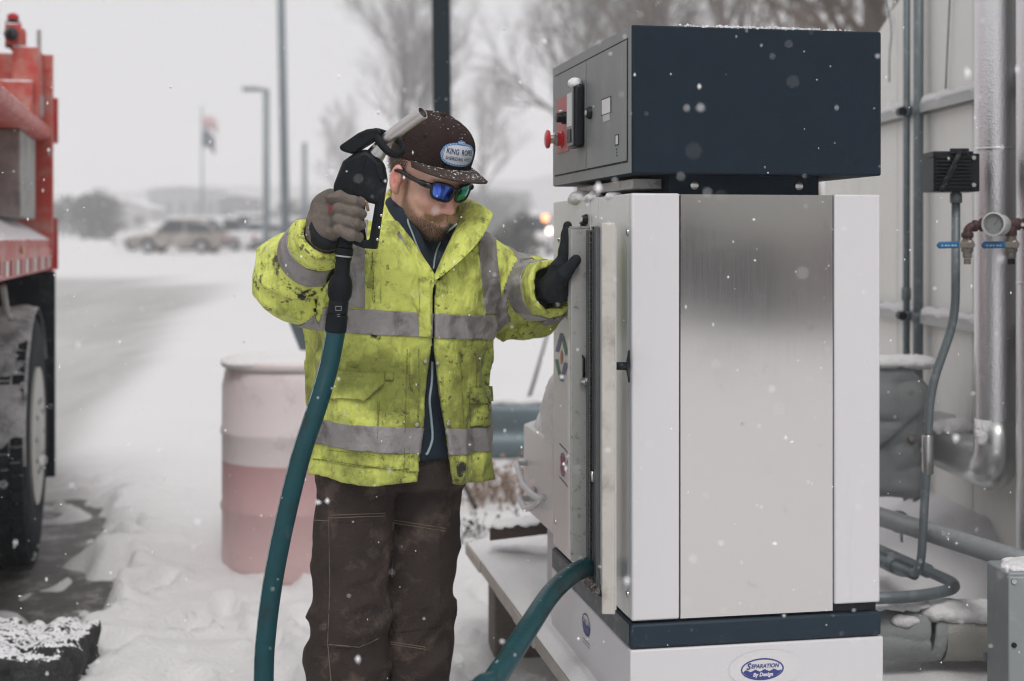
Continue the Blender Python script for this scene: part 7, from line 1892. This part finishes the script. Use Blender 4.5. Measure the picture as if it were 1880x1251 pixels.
nprism('boot_ridge', [(648, 352), (672, 288), (676, 290), (655, 353)], NY-.031, NY-.0275, M_NOZR, bd, .0015)
nprism('body_rib', [(690, 300), (704, 302), (708, 330), (700, 334), (693, 316)], NY-.034, NY-.027, M_NOZ, bd, .003)
nprism('grip', [(629, 352), (655, 360), (646, 448), (622, 446)], NY-.016, NY+.018, M_NOZ, bevel=.008)
gd_ = nprism('guard', [(711, 332), (701, 400), (693, 458), (668, 456), (628, 440), (630, 428), (667, 440), (679, 441), (690, 372), (699, 345)], NY-.018, NY+.012, M_NOZ, bevel=.004)
nprism('guard_flange', [(711, 334), (693, 457), (684, 456), (700, 345)], NY-.026, NY-.0185, M_NOZ, gd_, .0025)
for py in (396, 418, 440): MB().lathe([(.003, 0), (.0028, .003), (.001, .004)], 10, axis_matrix(W(700-(py-396)*.16, py, NY-.026), (0, -1, 0))).build('rivet', M_STEEL, gd_, smooth=40)
MB().tube(smooth_path([W(655, 360, NY-.004), W(664, 372, NY-.010), (W(662, 408, NY-.010)), W(667, 444, NY-.004)], 5), [.0085]*16, 8).build('lever', M_NOZ, nz, smooth=True)
MB().tube([W(660, 362, NY-.026), W(673, 372, NY-.028), W(676, 388, NY-.028)], .0035, 6).build('latch_clip', mat('brass clip', (.30, .20, .12), rough=.4, metal=.6), nz, smooth=True)
MB().lathe([(.020, -.020), (.021, -.012), (.019, .004), (.017, .016)], 22, axis_matrix(W(694, 279, NY-.006), W(706, 264, NY-.012)-W(690, 285, NY))).build('spout_nut', M_STEEL, nz, smooth=40)
# splash guard: hood plus ring round the spout
nprism('splash_guard', [(625, 270), (628, 278), (650, 284), (668, 272), (694, 256), (702, 247), (694, 237), (676, 239), (660, 246)], NY-.030, NY+.022, M_NOZR, bevel=.008)
rc = W(713, 261, NY-.012); ra_ = Vector((23.5/829, -.012, -20/829)); rb_ = Vector((.010, .026, .011))
MB().tube([rc + ra_*math.cos(a) + rb_*math.sin(a) + Vector((0, 0, .004*math.sin(2*a))) for a in [2*math.pi*i/28 for i in range(28)]], .0082, 10, closed=True).build('splash_ring', M_NOZR, nz, smooth=True)
sp = smooth_path([W(690, 284, NY), W(701, 270, NY-.008), W(712, 256, NY-.018), W(728, 242, NY-.030), W(752, 224, NY-.048), W(776, 207, NY-.066)], 6)
s1 = MB(); s1.tube(sp, .0150, 24, cap=False); s1.tube(sp[::-1], .0128, 24, cap=False)
e_ = sp[-1]; tdir = (sp[-1]-sp[-2]).normalized(); E = axis_matrix(e_, tdir)
V, F = ring2d(.0150, .0150, .0022, 24); s1.add([E @ Vector((a, b, 0)) for a, b in V], F)
so = s1.build('spout', M_SPOUT, nz, smooth=50)
MB().lathe([(.0001, -.05), (.0127, -.05)], 20, E, cap=False).build('spout_bore', M_BLACK, so)
# swivel and hose
sw0 = W(634, 444, NY); sw1 = W(616, 608, NY+.010); swd = sw1-sw0
def swp(t): return sw0 + swd*t
sw = MB(); ML = axis_matrix(sw0, swd); Ls = swd.length
sw.lathe([(.0175, 0), (.0175, Ls*.06), (.0205, Ls*.07), (.0205, Ls*.15), (.0185, Ls*.16), (.0185, Ls*.20)], 20, ML); swo = sw.build('swivel', M_NOZ, nz, smooth=35)
MB().lathe([(.0190, Ls*.145), (.0213, Ls*.15), (.0213, Ls*.165), (.0190, Ls*.17)], 20, ML).build('swivel_ring', M_STEEL, swo, smooth=40)
MB().lathe([(.0165, Ls*.20), (.0175, Ls*.36), (.0240, Ls*.42), (.0275, Ls*.50), (.0265, Ls*.60), (.0215, Ls*.66)], 24, ML).build('breakaway', M_NOZR, swo, smooth=60)
MB().lathe([(.0215, Ls*.66), (.0225, Ls*.67), (.0225, Ls*.80), (.0205, Ls*.805), (.0240, Ls*.82), (.0240, Ls*1.0), (.0225, Ls*1.01)], 24, ML).build('hose_ferrule', M_NOZ, swo, smooth=35)
decal('ferrule_print', [quad2d([(x0, y0), (x1, y0), (x1, y1), (x0, y1)]) for x0, y0, x1, y1 in ((-.006, .004, .006, .005), (-.006, -.005, .006, -.004), (-.0065, -.005, -.0055, .005), (.0055, -.005, .0065, .005), (-.003, -.014, .003, -.013), (-.003, -.018, .003, -.017))], Matrix(((1, 0, 0, swp(.74).x+.004), (0, 0, 1, swp(.74).y-.0246), (0, 1, 0, swp(.74).z), (0, 0, 0, 1))), mat('faint print', (.30, .31, .32), rough=.6), swo)
M_HOSE = mat('teal rubber hose', (.001, .050, .062), rough=.36, var=.25, vscale=9, bump=.12, bscale=120, spec=.35, dirt=(.012, .022, .024), dscale=13, damt=.5, snow=.08, snscale=60)
hs_ = tag(empty('fuel_hose', (-.42, 2.7, .06)), 'teal rubber hose hanging from the nozzle and looping back into the dispenser', 'hose')
A_ = [swp(.93), swp(1.04), W(603, 675, 3.150), W(583, 745, 3.125), W(556, 825, 3.105), W(529, 930, 3.09), W(505, 1045, 3.08), W(490, 1150, 3.075), W(484, 1251, 3.07), Vector((-.525, 3.02, .30)), Vector((-.50, 2.90, .11)), Vector((-.40, 2.70, .078)), Vector((-.33, 2.50, .085)), Vector((-.25, 2.40, .17)), Vector((-.155, 2.43, .38)), W(868, 1300, 2.545), W(905, 1251, 2.64), W(940, 1200, 2.74), W(974, 1146, 2.86), W(1012, 1090, 3.04), W(1050, 1055, 3.20), W(1082, 1040, 3.315), W(1100, 1040, 3.36)]
hp_ = smooth_path(A_, 10)
ho = MB().tube(hp_, .0218, 20).build('tube', M_HOSE, hs_, smooth=True)
# pale seam printed along the hose
st_ = MB(); V = []; F = []
for i, p_ in enumerate(hp_[10:120]):
    t = (hp_[11+i]-hp_[9+i]).normalized(); sd2 = t.cross(Vector((0, -1, 0))).normalized()
    if sd2.x > 0: sd2 = -sd2
    for an in (R(-62), R(-52)):
        V.append(p_ + (Vector((0, -1, 0)) - t*t.dot(Vector((0, -1, 0)))).normalized()*math.cos(an)*.0226 + sd2*math.sin(-an)*.0226)
for i in range(len(V)//2-1): F.append((2*i, 2*i+1, 2*i+3, 2*i+2))
obj('stripe', V, F, mat('pale hose line', (.34, .44, .46), rough=.5, dirt=(.01, .06, .07), dscale=60, damt=.6), hs_, smooth=True)
